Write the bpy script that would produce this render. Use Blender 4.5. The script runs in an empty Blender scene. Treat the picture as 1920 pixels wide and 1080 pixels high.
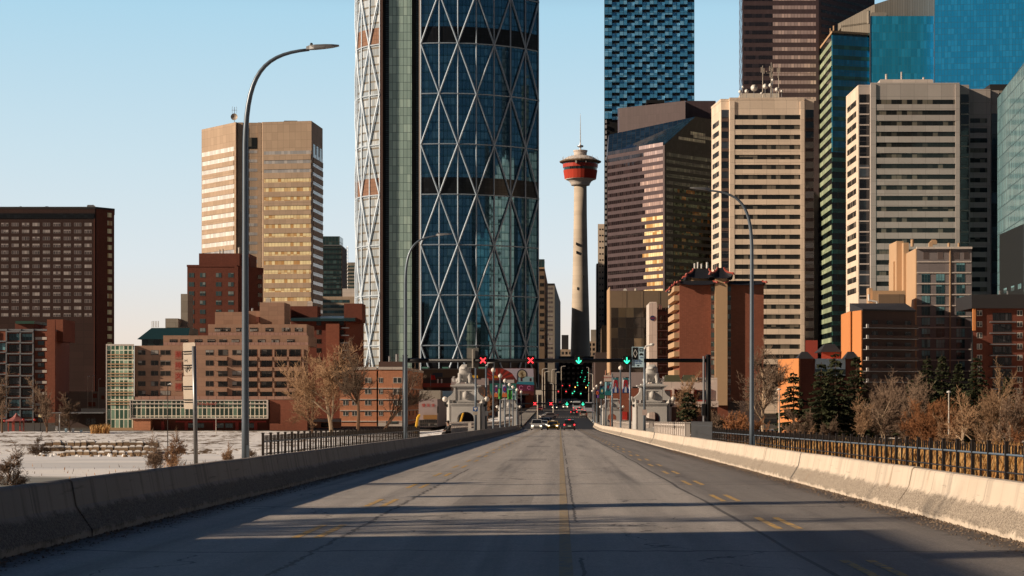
import bpy, bmesh, math, random
from math import sin, cos, pi, radians, sqrt, atan2
from mathutils import Vector, Matrix
random.seed(7)
SC = bpy.context.scene
COL = SC.collection
FPX, CX, HY = 3400.0, 1050.0, 750.0      # focal length in 1920-wide pixels, vanishing point, horizon

def X(px, d): return (px - CX) / FPX * d
def Z(py, d): return (HY - py) / FPX * d
def rgb(r, g, b, k=1.0):
    def f(c):
        c /= 255.0
        return c / 12.92 if c <= .04045 else ((c + .055) / 1.055) ** 2.4
    return (min(1, f(r) * k), min(1, f(g) * k), min(1, f(b) * k), 1.0)

def road_z(y):
    if y < 270: return -1.6 - y * .0112
    if y < 350:
        t = (y - 270) / 80.0
        return -4.624 - .0112 * 80 * (t - t * t * .5) * .75 + .0 * t
    z0 = -4.624 - .0112 * 80 * .5 * .75
    if y < 900: return z0 + (y - 350) * .0082 + 0.0
    return z0 + 550 * .0082 + (y - 900) * .006

# ------------------------------------------------------------------ nodes
def ns(mat):
    mat.use_nodes = True
    nt = mat.node_tree; nt.nodes.clear()
    return nt
def node(nt, typ, ins=None, **props):
    n = nt.nodes.new(typ)
    for k, v in props.items(): setattr(n, k, v)
    for k, v in (ins or {}).items():
        s = n.inputs[k]
        if isinstance(v, bpy.types.NodeSocket): nt.links.new(v, s)
        else: s.default_value = v
    return n
def mth(nt, op, a, b=None, c=None, clamp=False):
    n = nt.nodes.new('ShaderNodeMath'); n.operation = op; n.use_clamp = clamp
    for i, v in enumerate((a, b, c)):
        if v is None: continue
        if isinstance(v, bpy.types.NodeSocket): nt.links.new(v, n.inputs[i])
        else: n.inputs[i].default_value = v
    return n.outputs[0]
def mix(nt, f, a, b, blend='MIX'):
    n = nt.nodes.new('ShaderNodeMix'); n.data_type = 'RGBA'; n.blend_type = blend
    for s, v in ((n.inputs[0], f), (n.inputs[6], a), (n.inputs[7], b)):
        if isinstance(v, bpy.types.NodeSocket): nt.links.new(v, s)
        else: s.default_value = v
    return n.outputs[2]
def smooth(nt, v, lo, hi):
    n = nt.nodes.new('ShaderNodeMapRange'); n.interpolation_type = 'SMOOTHSTEP'
    nt.links.new(v, n.inputs[0]); n.inputs[1].default_value = lo; n.inputs[2].default_value = hi
    return n.outputs[0]
def noise(nt, vec, scale, detail=3, rough=.55):
    n = node(nt, 'ShaderNodeTexNoise', {'Scale': scale, 'Detail': detail, 'Roughness': rough})
    if vec is not None: nt.links.new(vec, n.inputs['Vector'])
    return n.outputs[0]
def sepxyz(nt, v):
    n = nt.nodes.new('ShaderNodeSeparateXYZ'); nt.links.new(v, n.inputs[0]); return n.outputs
def combine(nt, x, y, z=0.0):
    return node(nt, 'ShaderNodeCombineXYZ', {0: x, 1: y, 2: z}).outputs[0]
def finish(nt, base, rough=.8, metal=0.0, spec=.5, normal=None, emis=None, estr=0.0):
    b = nt.nodes.new('ShaderNodeBsdfPrincipled')
    for k, v in (('Base Color', base), ('Roughness', rough), ('Metallic', metal), ('Specular IOR Level', spec)):
        if isinstance(v, bpy.types.NodeSocket): nt.links.new(v, b.inputs[k])
        else: b.inputs[k].default_value = v
    if normal is not None: nt.links.new(normal, b.inputs['Normal'])
    if emis is not None:
        b.inputs['Emission Color'].default_value = emis; b.inputs['Emission Strength'].default_value = estr
    o = nt.nodes.new('ShaderNodeOutputMaterial'); nt.links.new(b.outputs[0], o.inputs[0])
    return b

def wall(name, col, var=.25, joint=None, jcol=.6, rough=.85, grad=None, metal=0.0, soot=.25):
    """masonry or panel wall: mottled, rain-streaked, optional joints every (w,h) metres"""
    m = bpy.data.materials.new(name); nt = ns(m)
    uv = node(nt, 'ShaderNodeTexCoord').outputs['UV']
    pos = node(nt, 'ShaderNodeNewGeometry').outputs['Position']
    n1 = noise(nt, pos, .12, 4); n2 = noise(nt, pos, 1.6, 3)
    st = node(nt, 'ShaderNodeVectorMath', {0: uv, 1: (1.2, .06, 1)}, operation='MULTIPLY').outputs[0]
    n3 = noise(nt, st, 1.0, 3)
    f = mth(nt, 'ADD', mth(nt, 'MULTIPLY', n1, .5), mth(nt, 'ADD', mth(nt, 'MULTIPLY', n2, .25), mth(nt, 'MULTIPLY', n3, .25)))
    k = mth(nt, 'MULTIPLY_ADD', mth(nt, 'SUBTRACT', f, .5), 2.4 * var, 1.0)
    c = mix(nt, 1.0, col, node(nt, 'ShaderNodeCombineColor', {0: k, 1: k, 2: k}).outputs[0], 'MULTIPLY')
    if joint:
        s = sepxyz(nt, uv)
        ju = mth(nt, 'LESS_THAN', mth(nt, 'FRACT', mth(nt, 'DIVIDE', s[0], joint[0])), joint[2] / joint[0])
        jv = mth(nt, 'LESS_THAN', mth(nt, 'FRACT', mth(nt, 'DIVIDE', s[1], joint[1])), joint[2] / joint[1])
        j = mth(nt, 'MAXIMUM', ju, jv)
        cell = combine(nt, mth(nt, 'FLOOR', mth(nt, 'DIVIDE', s[0], joint[0])), mth(nt, 'FLOOR', mth(nt, 'DIVIDE', s[1], joint[1])))
        wn = node(nt, 'ShaderNodeTexWhiteNoise', {'Vector': cell}).outputs[0]
        kk = mth(nt, 'MULTIPLY_ADD', wn, .16, .92)
        c = mix(nt, 1.0, c, node(nt, 'ShaderNodeCombineColor', {0: kk, 1: kk, 2: kk}).outputs[0], 'MULTIPLY')
        c = mix(nt, mth(nt, 'MULTIPLY', j, 1 - jcol), c, (0.01, .01, .01, 1))
    finish(nt, c, rough, metal, .3)
    return m

def glass(name, dark, light, pw=1.5, ph=3.6, flight=.25, mull=(.03, .03, .035, 1), mw=.1, rough=.09, metal=.0, spec=.8, wob=.02, span=0.0, spancol=None, vm=True, pv=.3):
    """curtain-wall glass: panes of differing tint and slightly different tilt, mullions between"""
    m = bpy.data.materials.new(name); nt = ns(m)
    uv = node(nt, 'ShaderNodeTexCoord').outputs['UV']; s = sepxyz(nt, uv)
    rnd = node(nt, 'ShaderNodeObjectInfo').outputs['Random']
    gu = mth(nt, 'DIVIDE', s[0], pw); gv = mth(nt, 'DIVIDE', s[1], ph)
    cell = combine(nt, mth(nt, 'FLOOR', gu), mth(nt, 'FLOOR', gv), mth(nt, 'MULTIPLY', rnd, 37.0))
    w = node(nt, 'ShaderNodeTexWhiteNoise', {'Vector': cell})
    pos = node(nt, 'ShaderNodeNewGeometry').outputs['Position']
    big = noise(nt, pos, .05, 3)
    lit = smooth(nt, mth(nt, 'ADD', w.outputs[0], mth(nt, 'MULTIPLY', big, .35)), 1.12 - flight, 1.3 - flight * .6)
    c = mix(nt, lit, dark, light)
    wv = mth(nt, 'MULTIPLY_ADD', w.outputs[0], pv, 1 - pv * .5)
    c = mix(nt, 1.0, c, node(nt, 'ShaderNodeCombineColor', {0: wv, 1: wv, 2: wv}).outputs[0], 'MULTIPLY')
    fv = mth(nt, 'FRACT', gv)
    if span > 0: c = mix(nt, mth(nt, 'LESS_THAN', fv, span), c, spancol)
    j = mth(nt, 'LESS_THAN', fv, mw / ph)
    if vm: j = mth(nt, 'MAXIMUM', j, mth(nt, 'LESS_THAN', mth(nt, 'FRACT', gu), mw / pw))
    c = mix(nt, j, c, mull)
    nrm = node(nt, 'ShaderNodeNewGeometry').outputs['Normal']
    off = node(nt, 'ShaderNodeVectorMath', {0: w.outputs[1], 1: (.5, .5, .5)}, operation='SUBTRACT').outputs[0]
    off = node(nt, 'ShaderNodeVectorMath', {0: off, 'Scale': wob}, operation='SCALE').outputs[0]
    n2 = noise(nt, pos, .35, 2); off2 = node(nt, 'ShaderNodeCombineXYZ', {0: mth(nt, 'MULTIPLY', mth(nt, 'SUBTRACT', n2, .5), wob * 1.5), 1: 0.0, 2: mth(nt, 'MULTIPLY', mth(nt, 'SUBTRACT', n2, .5), wob)}).outputs[0]
    nn = node(nt, 'ShaderNodeVectorMath', {0: nrm, 1: off}, operation='ADD').outputs[0]
    nn = node(nt, 'ShaderNodeVectorMath', {0: nn, 1: off2}, operation='ADD').outputs[0]
    nn = node(nt, 'ShaderNodeVectorMath', {0: nn}, operation='NORMALIZE').outputs[0]
    finish(nt, c, mth(nt, 'MULTIPLY_ADD', j, .5, rough), metal, spec, nn)
    return m

def winmat(name, dark, light, frame, fx=.07, fz=.09, nx=2, nz=1, flight=.3, rough=.12, metal=0.0):
    """one window: frame, muntins and panes from its own 0-1 UV; blinds differ per window"""
    m = bpy.data.materials.new(name); nt = ns(m)
    s = sepxyz(nt, node(nt, 'ShaderNodeTexCoord').outputs['UV'])
    rnd = node(nt, 'ShaderNodeObjectInfo').outputs['Random']
    fl = mth(nt, 'FLOOR', s[0]); u = mth(nt, 'FRACT', s[0]); v = mth(nt, 'FRACT', s[1])
    cell = combine(nt, mth(nt, 'FLOOR', mth(nt, 'MULTIPLY', s[0], nx)), mth(nt, 'FLOOR', s[1]), mth(nt, 'MULTIPLY', rnd, 91.0))
    w = node(nt, 'ShaderNodeTexWhiteNoise', {'Vector': cell}).outputs[0]
    w2 = node(nt, 'ShaderNodeTexWhiteNoise', {'Vector': combine(nt, fl, mth(nt, 'FLOOR', s[1]), mth(nt, 'MULTIPLY', rnd, 53.0))}).outputs[0]
    blind = mth(nt, 'GREATER_THAN', v, mth(nt, 'MULTIPLY', w2, 1.1))
    lit = mth(nt, 'MULTIPLY', blind, mth(nt, 'LESS_THAN', w, flight * 1.5))
    c = mix(nt, lit, dark, light)
    k = mth(nt, 'MULTIPLY_ADD', w, .7, .6)
    c = mix(nt, 1.0, c, node(nt, 'ShaderNodeCombineColor', {0: k, 1: k, 2: k}).outputs[0], 'MULTIPLY')
    fu = mth(nt, 'FRACT', mth(nt, 'MULTIPLY', u, nx)); fv = mth(nt, 'FRACT', mth(nt, 'MULTIPLY', v, nz))
    def edge(t, w): return mth(nt, 'MAXIMUM', mth(nt, 'LESS_THAN', t, w), mth(nt, 'GREATER_THAN', t, 1 - w))
    j = mth(nt, 'MAXIMUM', edge(fu, fx), edge(fv, fz))
    c = mix(nt, j, c, frame)
    finish(nt, c, mth(nt, 'MULTIPLY_ADD', j, .5, rough), metal, .7)
    return m

def plain(name, col, rough=.6, metal=0.0, spec=.5, emis=None, estr=0.0, var=.12):
    m = bpy.data.materials.new(name); nt = ns(m)
    pos = node(nt, 'ShaderNodeTexCoord').outputs['Object']
    n1 = noise(nt, pos, 2.5, 4)
    k = mth(nt, 'MULTIPLY_ADD', mth(nt, 'SUBTRACT', n1, .5), 2 * var, 1.0)
    c = mix(nt, 1.0, col, node(nt, 'ShaderNodeCombineColor', {0: k, 1: k, 2: k}).outputs[0], 'MULTIPLY')
    finish(nt, c, rough, metal, spec, emis=emis, estr=estr)
    return m

# ------------------------------------------------------------------ mesh builder
class MB:
    def __init__(s): s.v = []; s.f = []; s.uv = []; s.mi = []; s.m = 0
    def face(s, pts, uvs=None):
        b = len(s.v); s.v += [tuple(p) for p in pts]; s.f.append(tuple(range(b, b + len(pts))))
        s.uv += list(uvs) if uvs else [(0, 0)] * len(pts); s.mi.append(s.m)
    def box(s, x0, x1, y0, y1, z0, z1): s.obox((x0, y0), (x1 - x0, 0), (0, y1 - y0), z0, z1)
    def obox(s, p, a, b, z0, z1):
        """box on the parallelogram p, p+a, p+a+b, p+b (counter-clockwise)"""
        c = [(p[0], p[1]), (p[0] + a[0], p[1] + a[1]), (p[0] + a[0] + b[0], p[1] + a[1] + b[1]), (p[0] + b[0], p[1] + b[1])]
        s.prism(c, z0, z1)
    def prism(s, c, z0, z1, top=True, bottom=True, z1s=None):
        n = len(c); u = 0; zs = z1s or [z1] * n
        for i in range(n):
            p, q = c[i], c[(i + 1) % n]; L = math.hypot(q[0] - p[0], q[1] - p[1]); j = (i + 1) % n
            s.face([(p[0], p[1], z0), (q[0], q[1], z0), (q[0], q[1], zs[j]), (p[0], p[1], zs[i])], [(u, z0), (u + L, z0), (u + L, zs[j]), (u, zs[i])])
            u += L
        if top: s.face([(p[0], p[1], zs[i]) for i, p in enumerate(c)], [(p[0], p[1]) for p in c])
        if bottom: s.face([(p[0], p[1], z0) for p in reversed(c)], [(p[0], p[1]) for p in reversed(c)])
    def frustum(s, c0, c1, z0, z1):
        n = len(c0)
        for i in range(n):
            j = (i + 1) % n
            s.face([(*c0[i], z0), (*c0[j], z0), (*c1[j], z1), (*c1[i], z1)], [(0, 0), (1, 0), (1, 1), (0, 1)])
        s.face([(*p, z1) for p in c1]); s.face([(*p, z0) for p in reversed(c0)])
    def tube(s, pts, rad, n=6, cap=True):
        pts = [Vector(p) for p in pts]
        if not hasattr(rad, '__len__'): rad = [rad] * len(pts)
        b = len(s.v); K = len(pts); L = 0
        for i, p in enumerate(pts):
            t = (pts[min(i + 1, K - 1)] - pts[max(i - 1, 0)])
            if t.length < 1e-9: t = Vector((0, 0, 1))
            t.normalize()
            a = t.cross(Vector((0.0, 1.0, 0.0)) if abs(t.y) < .9 else Vector((1.0, 0, 0))).normalized(); c = t.cross(a)
            for k in range(n):
                an = 2 * pi * k / n
                s.v.append(tuple(p + (a * cos(an) + c * sin(an)) * rad[i]))
        for i in range(K - 1):
            for k in range(n):
                k2 = (k + 1) % n
                s.f.append((b + i * n + k, b + i * n + k2, b + (i + 1) * n + k2, b + (i + 1) * n + k)); s.mi.append(s.m)
                s.uv += [(k / n, i), ((k + 1) / n, i), ((k + 1) / n, i + 1), (k / n, i + 1)]
        if cap and n > 3:
            s.f.append(tuple(b + k for k in reversed(range(n)))); s.uv += [(0, 0)] * n; s.mi.append(s.m)
            s.f.append(tuple(b + (K - 1) * n + k for k in range(n))); s.uv += [(0, 0)] * n; s.mi.append(s.m)
    def lathe(s, cx, cy, prof, n=16, a0=0.0):
        b = len(s.v)
        for r, z in prof:
            for k in range(n):
                an = a0 + 2 * pi * k / n; s.v.append((cx + r * cos(an), cy + r * sin(an), z))
        for i in range(len(prof) - 1):
            for k in range(n):
                k2 = (k + 1) % n
                s.f.append((b + i * n + k, b + i * n + k2, b + (i + 1) * n + k2, b + (i + 1) * n + k)); s.mi.append(s.m)
                R = max(prof[i][0], .1)
                s.uv += [(2 * pi * k / n * R, prof[i][1]), (2 * pi * (k + 1) / n * R, prof[i][1]), (2 * pi * (k + 1) / n * R, prof[i + 1][1]), (2 * pi * k / n * R, prof[i + 1][1])]
        for rev, i in ((True, 0), (False, len(prof) - 1)):
            if prof[i][0] > 1e-4:
                idx = [b + i * n + k for k in range(n)]
                s.f.append(tuple(reversed(idx)) if rev else tuple(idx)); s.uv += [(0, 0)] * n; s.mi.append(s.m)
    def ball(s, c, r, n=12, sz=1.0):
        prof = [(max(1e-5, r * sin(pi * i / 8)), c[2] - r * sz * cos(pi * i / 8)) for i in range(9)]
        s.lathe(c[0], c[1], prof, n)
    def build(s, name, mats, parent=None, smoothf=False, kind=None, origin=None):
        me = bpy.data.meshes.new(name)
        o0 = Vector(parent['_o']) if parent is not None and '_o' in parent else (Vector(origin) if origin is not None else None)
        if o0 is None:
            o0 = Vector((0, 0, 0))
        vs = [(v[0] - o0.x, v[1] - o0.y, v[2] - o0.z) for v in s.v]
        me.from_pydata(vs, [], s.f)
        uvl = me.uv_layers.new(name='UVMap')
        flat = [c for uv in s.uv for c in uv]
        if len(flat) == 2 * len(me.loops): uvl.data.foreach_set('uv', flat)
        if not isinstance(mats, (list, tuple)): mats = [mats]
        for m in mats: me.materials.append(m)
        if len(mats) > 1: me.polygons.foreach_set('material_index', s.mi)
        if smoothf: me.polygons.foreach_set('use_smooth', [True] * len(me.polygons))
        me.update()
        o = bpy.data.objects.new(name, me); COL.objects.link(o)
        if parent is not None: o.parent = parent; o['_o'] = tuple(o0)
        elif origin is not None: o.location = o0
        if kind: o['kind'] = kind
        return o

def thing(name, label, cat, loc=(0, 0, 0), group=None):
    o = bpy.data.objects.new(name, None); COL.objects.link(o); o.empty_display_size = .5
    o.location = loc; o['_o'] = tuple(float(c) for c in loc); o['label'] = label; o['category'] = cat
    if group: o['group'] = group
    return o
def tag(o, label, cat, group=None, kind=None):
    o['label'] = label; o['category'] = cat
    if group: o['group'] = group
    if kind: o['kind'] = kind
    return o
def dup(root, loc, label, rotz=0.0, scale=None, group=None):
    r = root.copy(); COL.objects.link(r); r.location = loc; r.rotation_euler = (0, 0, rotz)
    if scale is not None: r.scale = scale if hasattr(scale, '__len__') else (scale,) * 3
    r['label'] = label
    if group: r['group'] = group
    def rec(src, dst):
        for ch in list(src.children):
            c = ch.copy(); COL.objects.link(c); c.parent = dst; rec(ch, c)
    rec(root, r)
    return r

class Face:
    def __init__(s, p, q):
        s.p, s.q = p, q; s.L = math.hypot(q[0] - p[0], q[1] - p[1])
        s.d = ((q[0] - p[0]) / s.L, (q[1] - p[1]) / s.L); s.n = (s.d[1], -s.d[0])
    def at(s, u, n=0): return (s.p[0] + s.d[0] * u + s.n[0] * n, s.p[1] + s.d[1] * u + s.n[1] * n)
    def u(s, px):
        k = (px - CX) / FPX; dx, dy = s.q[0] - s.p[0], s.q[1] - s.p[1]
        return (k * s.p[1] - s.p[0]) / (dx - k * dy) * s.L
def fbox(mb, F, u0, u1, v0, v1, n0, n1):
    a, b, c, d = F.at(u0, n1), F.at(u1, n1), F.at(u1, n0), F.at(u0, n0)
    mb.face([(*a, v0), (*b, v0), (*b, v1), (*a, v1)], [(u0, v0), (u1, v0), (u1, v1), (u0, v1)])
    mb.face([(*b, v0), (*c, v0), (*c, v1), (*b, v1)], [(u1, v0), (u1 + n1 - n0, v0), (u1 + n1 - n0, v1), (u1, v1)])
    mb.face([(*d, v0), (*a, v0), (*a, v1), (*d, v1)], [(u0 - n1 + n0, v0), (u0, v0), (u0, v1), (u0 - n1 + n0, v1)])
    mb.face([(*a, v1), (*b, v1), (*c, v1), (*d, v1)], [(u0, v1), (u1, v1), (u1, v1 + .1), (u0, v1 + .1)])
    mb.face([(*d, v0), (*c, v0), (*b, v0), (*a, v0)], [(u0, v0), (u1, v0), (u1, v0 + .1), (u0, v0 + .1)])

class Bld:
    """a building: its visible corners run left to right as (px, depth); it is closed behind"""
    def __init__(s, name, label, cat, chain, top, base, back, mat, group=None, ext=False, topz=None):
        s.c = [(X(px, d), d) for px, d in chain]; s.d0 = chain[0][1]
        s.z1 = topz if topz is not None else Z(top, s.d0); s.z0 = base
        s.mat = mat
        xm = sum(p[0] for p in s.c) / len(s.c); ym = min(p[1] for p in s.c)
        s.root = thing(name, label, cat, (xm, ym, base), group)
        s.F = [Face(s.c[i], s.c[i + 1]) for i in range(len(s.c) - 1)]
        yb = max(p[1] for p in s.c) + back
        # the back tapers so that flanks turned away from the street stay hidden, as in wedge-shaped plots
        xl = s.c[0][0] * (yb / s.c[0][1] if s.c[0][0] > 0 else 1) + (.3 if s.c[0][0] > 0 else 0); xr = s.c[-1][0] * (yb / s.c[-1][1] if s.c[-1][0] < 0 else 1)
        s.poly = list(s.c) + ([(s.c[-1][0] + 60, s.c[-1][1]), (s.c[-1][0] + 60, yb)] if ext else [(max(xr, xl + 2), yb)]) + [(xl, yb)]
        s.mb = MB(); s.mb.prism(s.poly, s.z0, s.z1); s.nwin = 0; s.cache = {}; s.over = {}
    def zz(s, py, i=0): return Z(py, s.F[i].p[1])
    def ribbons(s, i, y0, pitch, n, h, x0, x1, mat, name='window_band', n1=.08, spandrel=0, smat=None):
        F = s.F[i]; u0 = F.u(x0) if x0 is not None else .02; u1 = F.u(x1) if x1 is not None else F.L - .02
        for k in range(n):
            zt = s.zz(y0 + k * pitch, i); zb = s.zz(y0 + k * pitch + h, i)
            if zb < s.z0: break
            mb = MB(); fbox(mb, F, u0, u1, zb, zt, -.2, n1); mb.build(name, mat, s.root)
            if spandrel:
                zb2 = s.zz(y0 + (k + 1) * pitch, i)
                fbox(s.mb, F, u0, u1, zb2, zb, -.2, spandrel)
    def band(s, i, y0, y1, x0, x1, n0, n1, mb=None):
        F = s.F[i]; u0 = F.u(x0) if x0 is not None else 0; u1 = F.u(x1) if x1 is not None else F.L
        fbox(mb or s.mb, F, u0, u1, s.zz(y1, i), s.zz(y0, i), n0, n1)
    def part(s, name, mat, i, y0, y1, x0, x1, n0, n1, label=None):
        mb = MB(); s.band(i, y0, y1, x0, x1, n0, n1, mb); o = mb.build(name, mat, s.root)
        if label: o['label'] = label
        return o
    def grid(s, i, xs, ys, w, h, mat, name='window', n1=.06, skip=None):
        """windows centred at pixel columns xs and rows ys, w x h pixels"""
        F = s.F[i]; D = F.p[1]; wm, hm = w / FPX * D, h / FPX * D
        ang = atan2(F.d[1], F.d[0])
        for y in ys:
            for x in xs:
                if skip and skip(x, y): continue
                u = F.u(x); zc = s.zz(y, i)
                if zc - hm / 2 < s.z0: continue
                fw = wm / max(.25, abs(F.d[0]))
                key = (mat.name, round(fw, 2), round(hm, 2))
                if s.nwin < 100:
                    s.nwin += 1
                    if key not in s.cache:
                        me = bpy.data.meshes.new(name); a, b = fw / 2, hm / 2
                        V = [(-a, -n1, -b), (a, -n1, -b), (a, -n1, b), (-a, -n1, b), (-a, .1, -b), (a, .1, -b), (a, .1, b), (-a, .1, b)]
                        me.from_pydata(V, [], [(0, 1, 2, 3), (1, 5, 6, 2), (4, 0, 3, 7), (3, 2, 6, 7), (4, 5, 1, 0)])
                        uvl = me.uv_layers.new(name='UVMap')
                        q = [(0.001, 0.001), (.999, 0.001), (.999, .999), (0.001, .999)] + [(0.01, .01)] * 16
                        uvl.data.foreach_set('uv', [t for p in q for t in p]); me.materials.append(mat); s.cache[key] = me
                    o = bpy.data.objects.new(name, s.cache[key]); COL.objects.link(o); o.parent = s.root
                    p = F.at(u); r = s.root['_o']; o.location = (p[0] - r[0], p[1] - r[1], zc - r[2]); o.rotation_euler = (0, 0, ang)
                else:
                    mb = s.over.setdefault(mat.name, (MB(), mat, name))[0]
                    a, b = F.at(u - fw / 2, n1), F.at(u + fw / 2, n1); k = len(mb.f)
                    mb.face([(*a, zc - hm / 2), (*b, zc - hm / 2), (*b, zc + hm / 2), (*a, zc + hm / 2)], [(k + .001, .001), (k + .999, .001), (k + .999, .999), (k + .001, .999)])
    def roofcap(s, mat, h=.5, over=.3, name='parapet'):
        mb = MB()
        xm = sum(p[0] for p in s.poly) / len(s.poly); ym = sum(p[1] for p in s.poly) / len(s.poly)
        c = []
        for p in s.poly:
            dx, dy = p[0] - xm, p[1] - ym; L = math.hypot(dx, dy); c.append((p[0] + dx / L * over, p[1] + dy / L * over))
        mb.prism(c, s.z1 - .05, s.z1 + h); return mb.build(name, mat, s.root)
    def add(s, name, mat, px0, px1, d0, d1, y0, y1, label=None):
        """an axis-aligned box part given by pixel extents at its front depth"""
        mb = MB(); mb.box(X(px0, d0), X(px1, d0), d0, d1, Z(y1, d0), Z(y0, d0)); o = mb.build(name, mat, s.root)
        if label: o['label'] = label
        return o
    def done(s):
        s.mb.build('wall', s.mat, s.root)
        for mb, mat, name in s.over.values():
            mb.build(name, mat, s.root, kind='stuff')
        return s

# ------------------------------------------------------------------ camera, sun, sky
cam = bpy.data.cameras.new('camera'); cam.sensor_width = 36; cam.lens = FPX / 1920 * 36
cam.shift_x = -(CX - 960) / 1920; cam.shift_y = (HY - 540) / 1920
cam.clip_start = .5; cam.clip_end = 20000
co = bpy.data.objects.new('camera', cam); COL.objects.link(co); co.location = (0, 0, 0); co.rotation_euler = (pi / 2, 0, 0)
SC.camera = co
EL, AZ = radians(22), radians(17)
to_sun = Vector((-cos(AZ) * cos(EL), -sin(AZ) * cos(EL), sin(EL)))
sl = bpy.data.lights.new('sun', 'SUN'); sl.energy = 5.0; sl.angle = radians(.5); sl.color = (1.0, .79, .575)
so = bpy.data.objects.new('sun', sl); COL.objects.link(so); so.rotation_euler = to_sun.to_track_quat('Z', 'Y').to_euler()
w = bpy.data.worlds.new('World'); SC.world = w; w.use_nodes = True; nt = w.node_tree; nt.nodes.clear()
sky = nt.nodes.new('ShaderNodeTexSky'); sky.sky_type = 'NISHITA'; sky.sun_disc = False
sky.sun_elevation = EL; sky.sun_rotation = atan2(to_sun.x, to_sun.y); sky.air_density = 1.0; sky.dust_density = .6; sky.ozone_density = 2.0; sky.altitude = 1050
tc = nt.nodes.new('ShaderNodeTexCoord'); sz = nt.nodes.new('ShaderNodeSeparateXYZ'); nt.links.new(tc.outputs['Generated'], sz.inputs[0])
cr = nt.nodes.new('ShaderNodeValToRGB'); nt.links.new(sz.outputs[2], cr.inputs[0])
el = cr.color_ramp.elements
stops = [(0.0, (.86, .68, .55, 1)), (.035, (.88, .78, .70, 1)), (.075, (.77, .83, .86, 1)), (.13, (.64, .80, .88, 1)), (.21, (.45, .72, .88, 1)), (.27, (.08, .18, .33, 1)), (.42, (.024, .06, .15, 1)), (1.0, (.012, .032, .09, 1))]
el[0].position, el[0].color = stops[0]; el[1].position, el[1].color = stops[-1]
for p_, c_ in stops[1:-1]:
    e_ = el.new(p_); e_.color = c_
sc_ = nt.nodes.new('ShaderNodeVectorMath'); sc_.operation = 'SCALE'; nt.links.new(cr.outputs[0], sc_.inputs[0]); sc_.inputs['Scale'].default_value = 10.0
mx_ = nt.nodes.new('ShaderNodeMix'); mx_.data_type = 'RGBA'; mx_.inputs[0].default_value = .90
nt.links.new(sky.outputs[0], mx_.inputs[6]); nt.links.new(sc_.outputs[0], mx_.inputs[7])
bg = nt.nodes.new('ShaderNodeBackground'); bg.inputs[1].default_value = .1
# the sky is bright over the city, darker behind and to the right, away from the sun
dp = nt.nodes.new('ShaderNodeVectorMath'); dp.operation = 'DOT_PRODUCT'; nt.links.new(tc.outputs['Generated'], dp.inputs[0]); dp.inputs[1].default_value = (-.30, .954, 0)
mr = nt.nodes.new('ShaderNodeMapRange'); mr.interpolation_type = 'SMOOTHSTEP'; nt.links.new(dp.outputs['Value'], mr.inputs[0])
mr.inputs[1].default_value = -.25; mr.inputs[2].default_value = .82; mr.inputs[3].default_value = .18; mr.inputs[4].default_value = 1.0
s2 = nt.nodes.new('ShaderNodeVectorMath'); s2.operation = 'SCALE'; nt.links.new(mx_.outputs[2], s2.inputs[0]); nt.links.new(mr.outputs[0], s2.inputs['Scale'])
nt.links.new(s2.outputs[0], bg.inputs[0]); ow = nt.nodes.new('ShaderNodeOutputWorld'); nt.links.new(bg.outputs[0], ow.inputs[0])
SC.view_settings.view_transform = 'Standard'; SC.view_settings.look = 'None'; SC.view_settings.exposure = 0; SC.view_settings.gamma = 1
# ================================================================== materials shared
M = {}
M['concrete'] = wall('concrete', (.52, .47, .41, 1), .3, None)
M['steel_dark'] = plain('steel_dark', (.012, .013, .016, 1), .45, .3)
M['iron'] = plain('black_iron', (.028, .020, .016, 1), .5, .2)
M['galv'] = plain('galvanised', (.30, .31, .33, 1), .42, .65)
M['lampgrey'] = plain('lamp_grey', (.15, .19, .24, 1), .35, .35)
M['white'] = plain('white_paint', (.75, .75, .74, 1), .5)
M['offwhite'] = plain('off_white', (.6, .56, .5, 1), .6)
M['tan_sign'] = plain('sign_back', (.52, .45, .38, 1), .5, .2)
M['globe'] = plain('globe_glass', (.85, .80, .74, 1), .15, 0, .6)
M['black'] = plain('black_paint', (.01, .01, .011, 1), .5)
M['rubber'] = plain('rubber', (.02, .02, .02, 1), .85)
M['yellow'] = plain('yellow_paint', (.75, .42, .03, 1), .45)
M['red'] = plain('red_paint', (.45, .03, .02, 1), .5)
M['blue'] = plain('blue_paint', (.02, .1, .35, 1), .5)
M['signblue'] = plain('pale_blue_sign', (.55, .78, .92, 1), .5)
M['stone'] = wall('carved_stone', (.52, .51, .50, 1), .35)
M['lightred'] = plain('red_light', (.6, .02, .02, 1), .4, emis=(1, .04, .05, 1), estr=2.4)
M['lightgreen'] = plain('green_light', (.02, .6, .4, 1), .4, emis=(.05, 1, .55, 1), estr=1.5)
M['lightamber'] = plain('amber_light', (.6, .3, .02, 1), .4, emis=(1, .45, .08, 1), estr=5)
M['lightwhite'] = plain('head_light', (.8, .8, .7, 1), .3, emis=(1, .85, .6, 1), estr=3.5)

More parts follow.
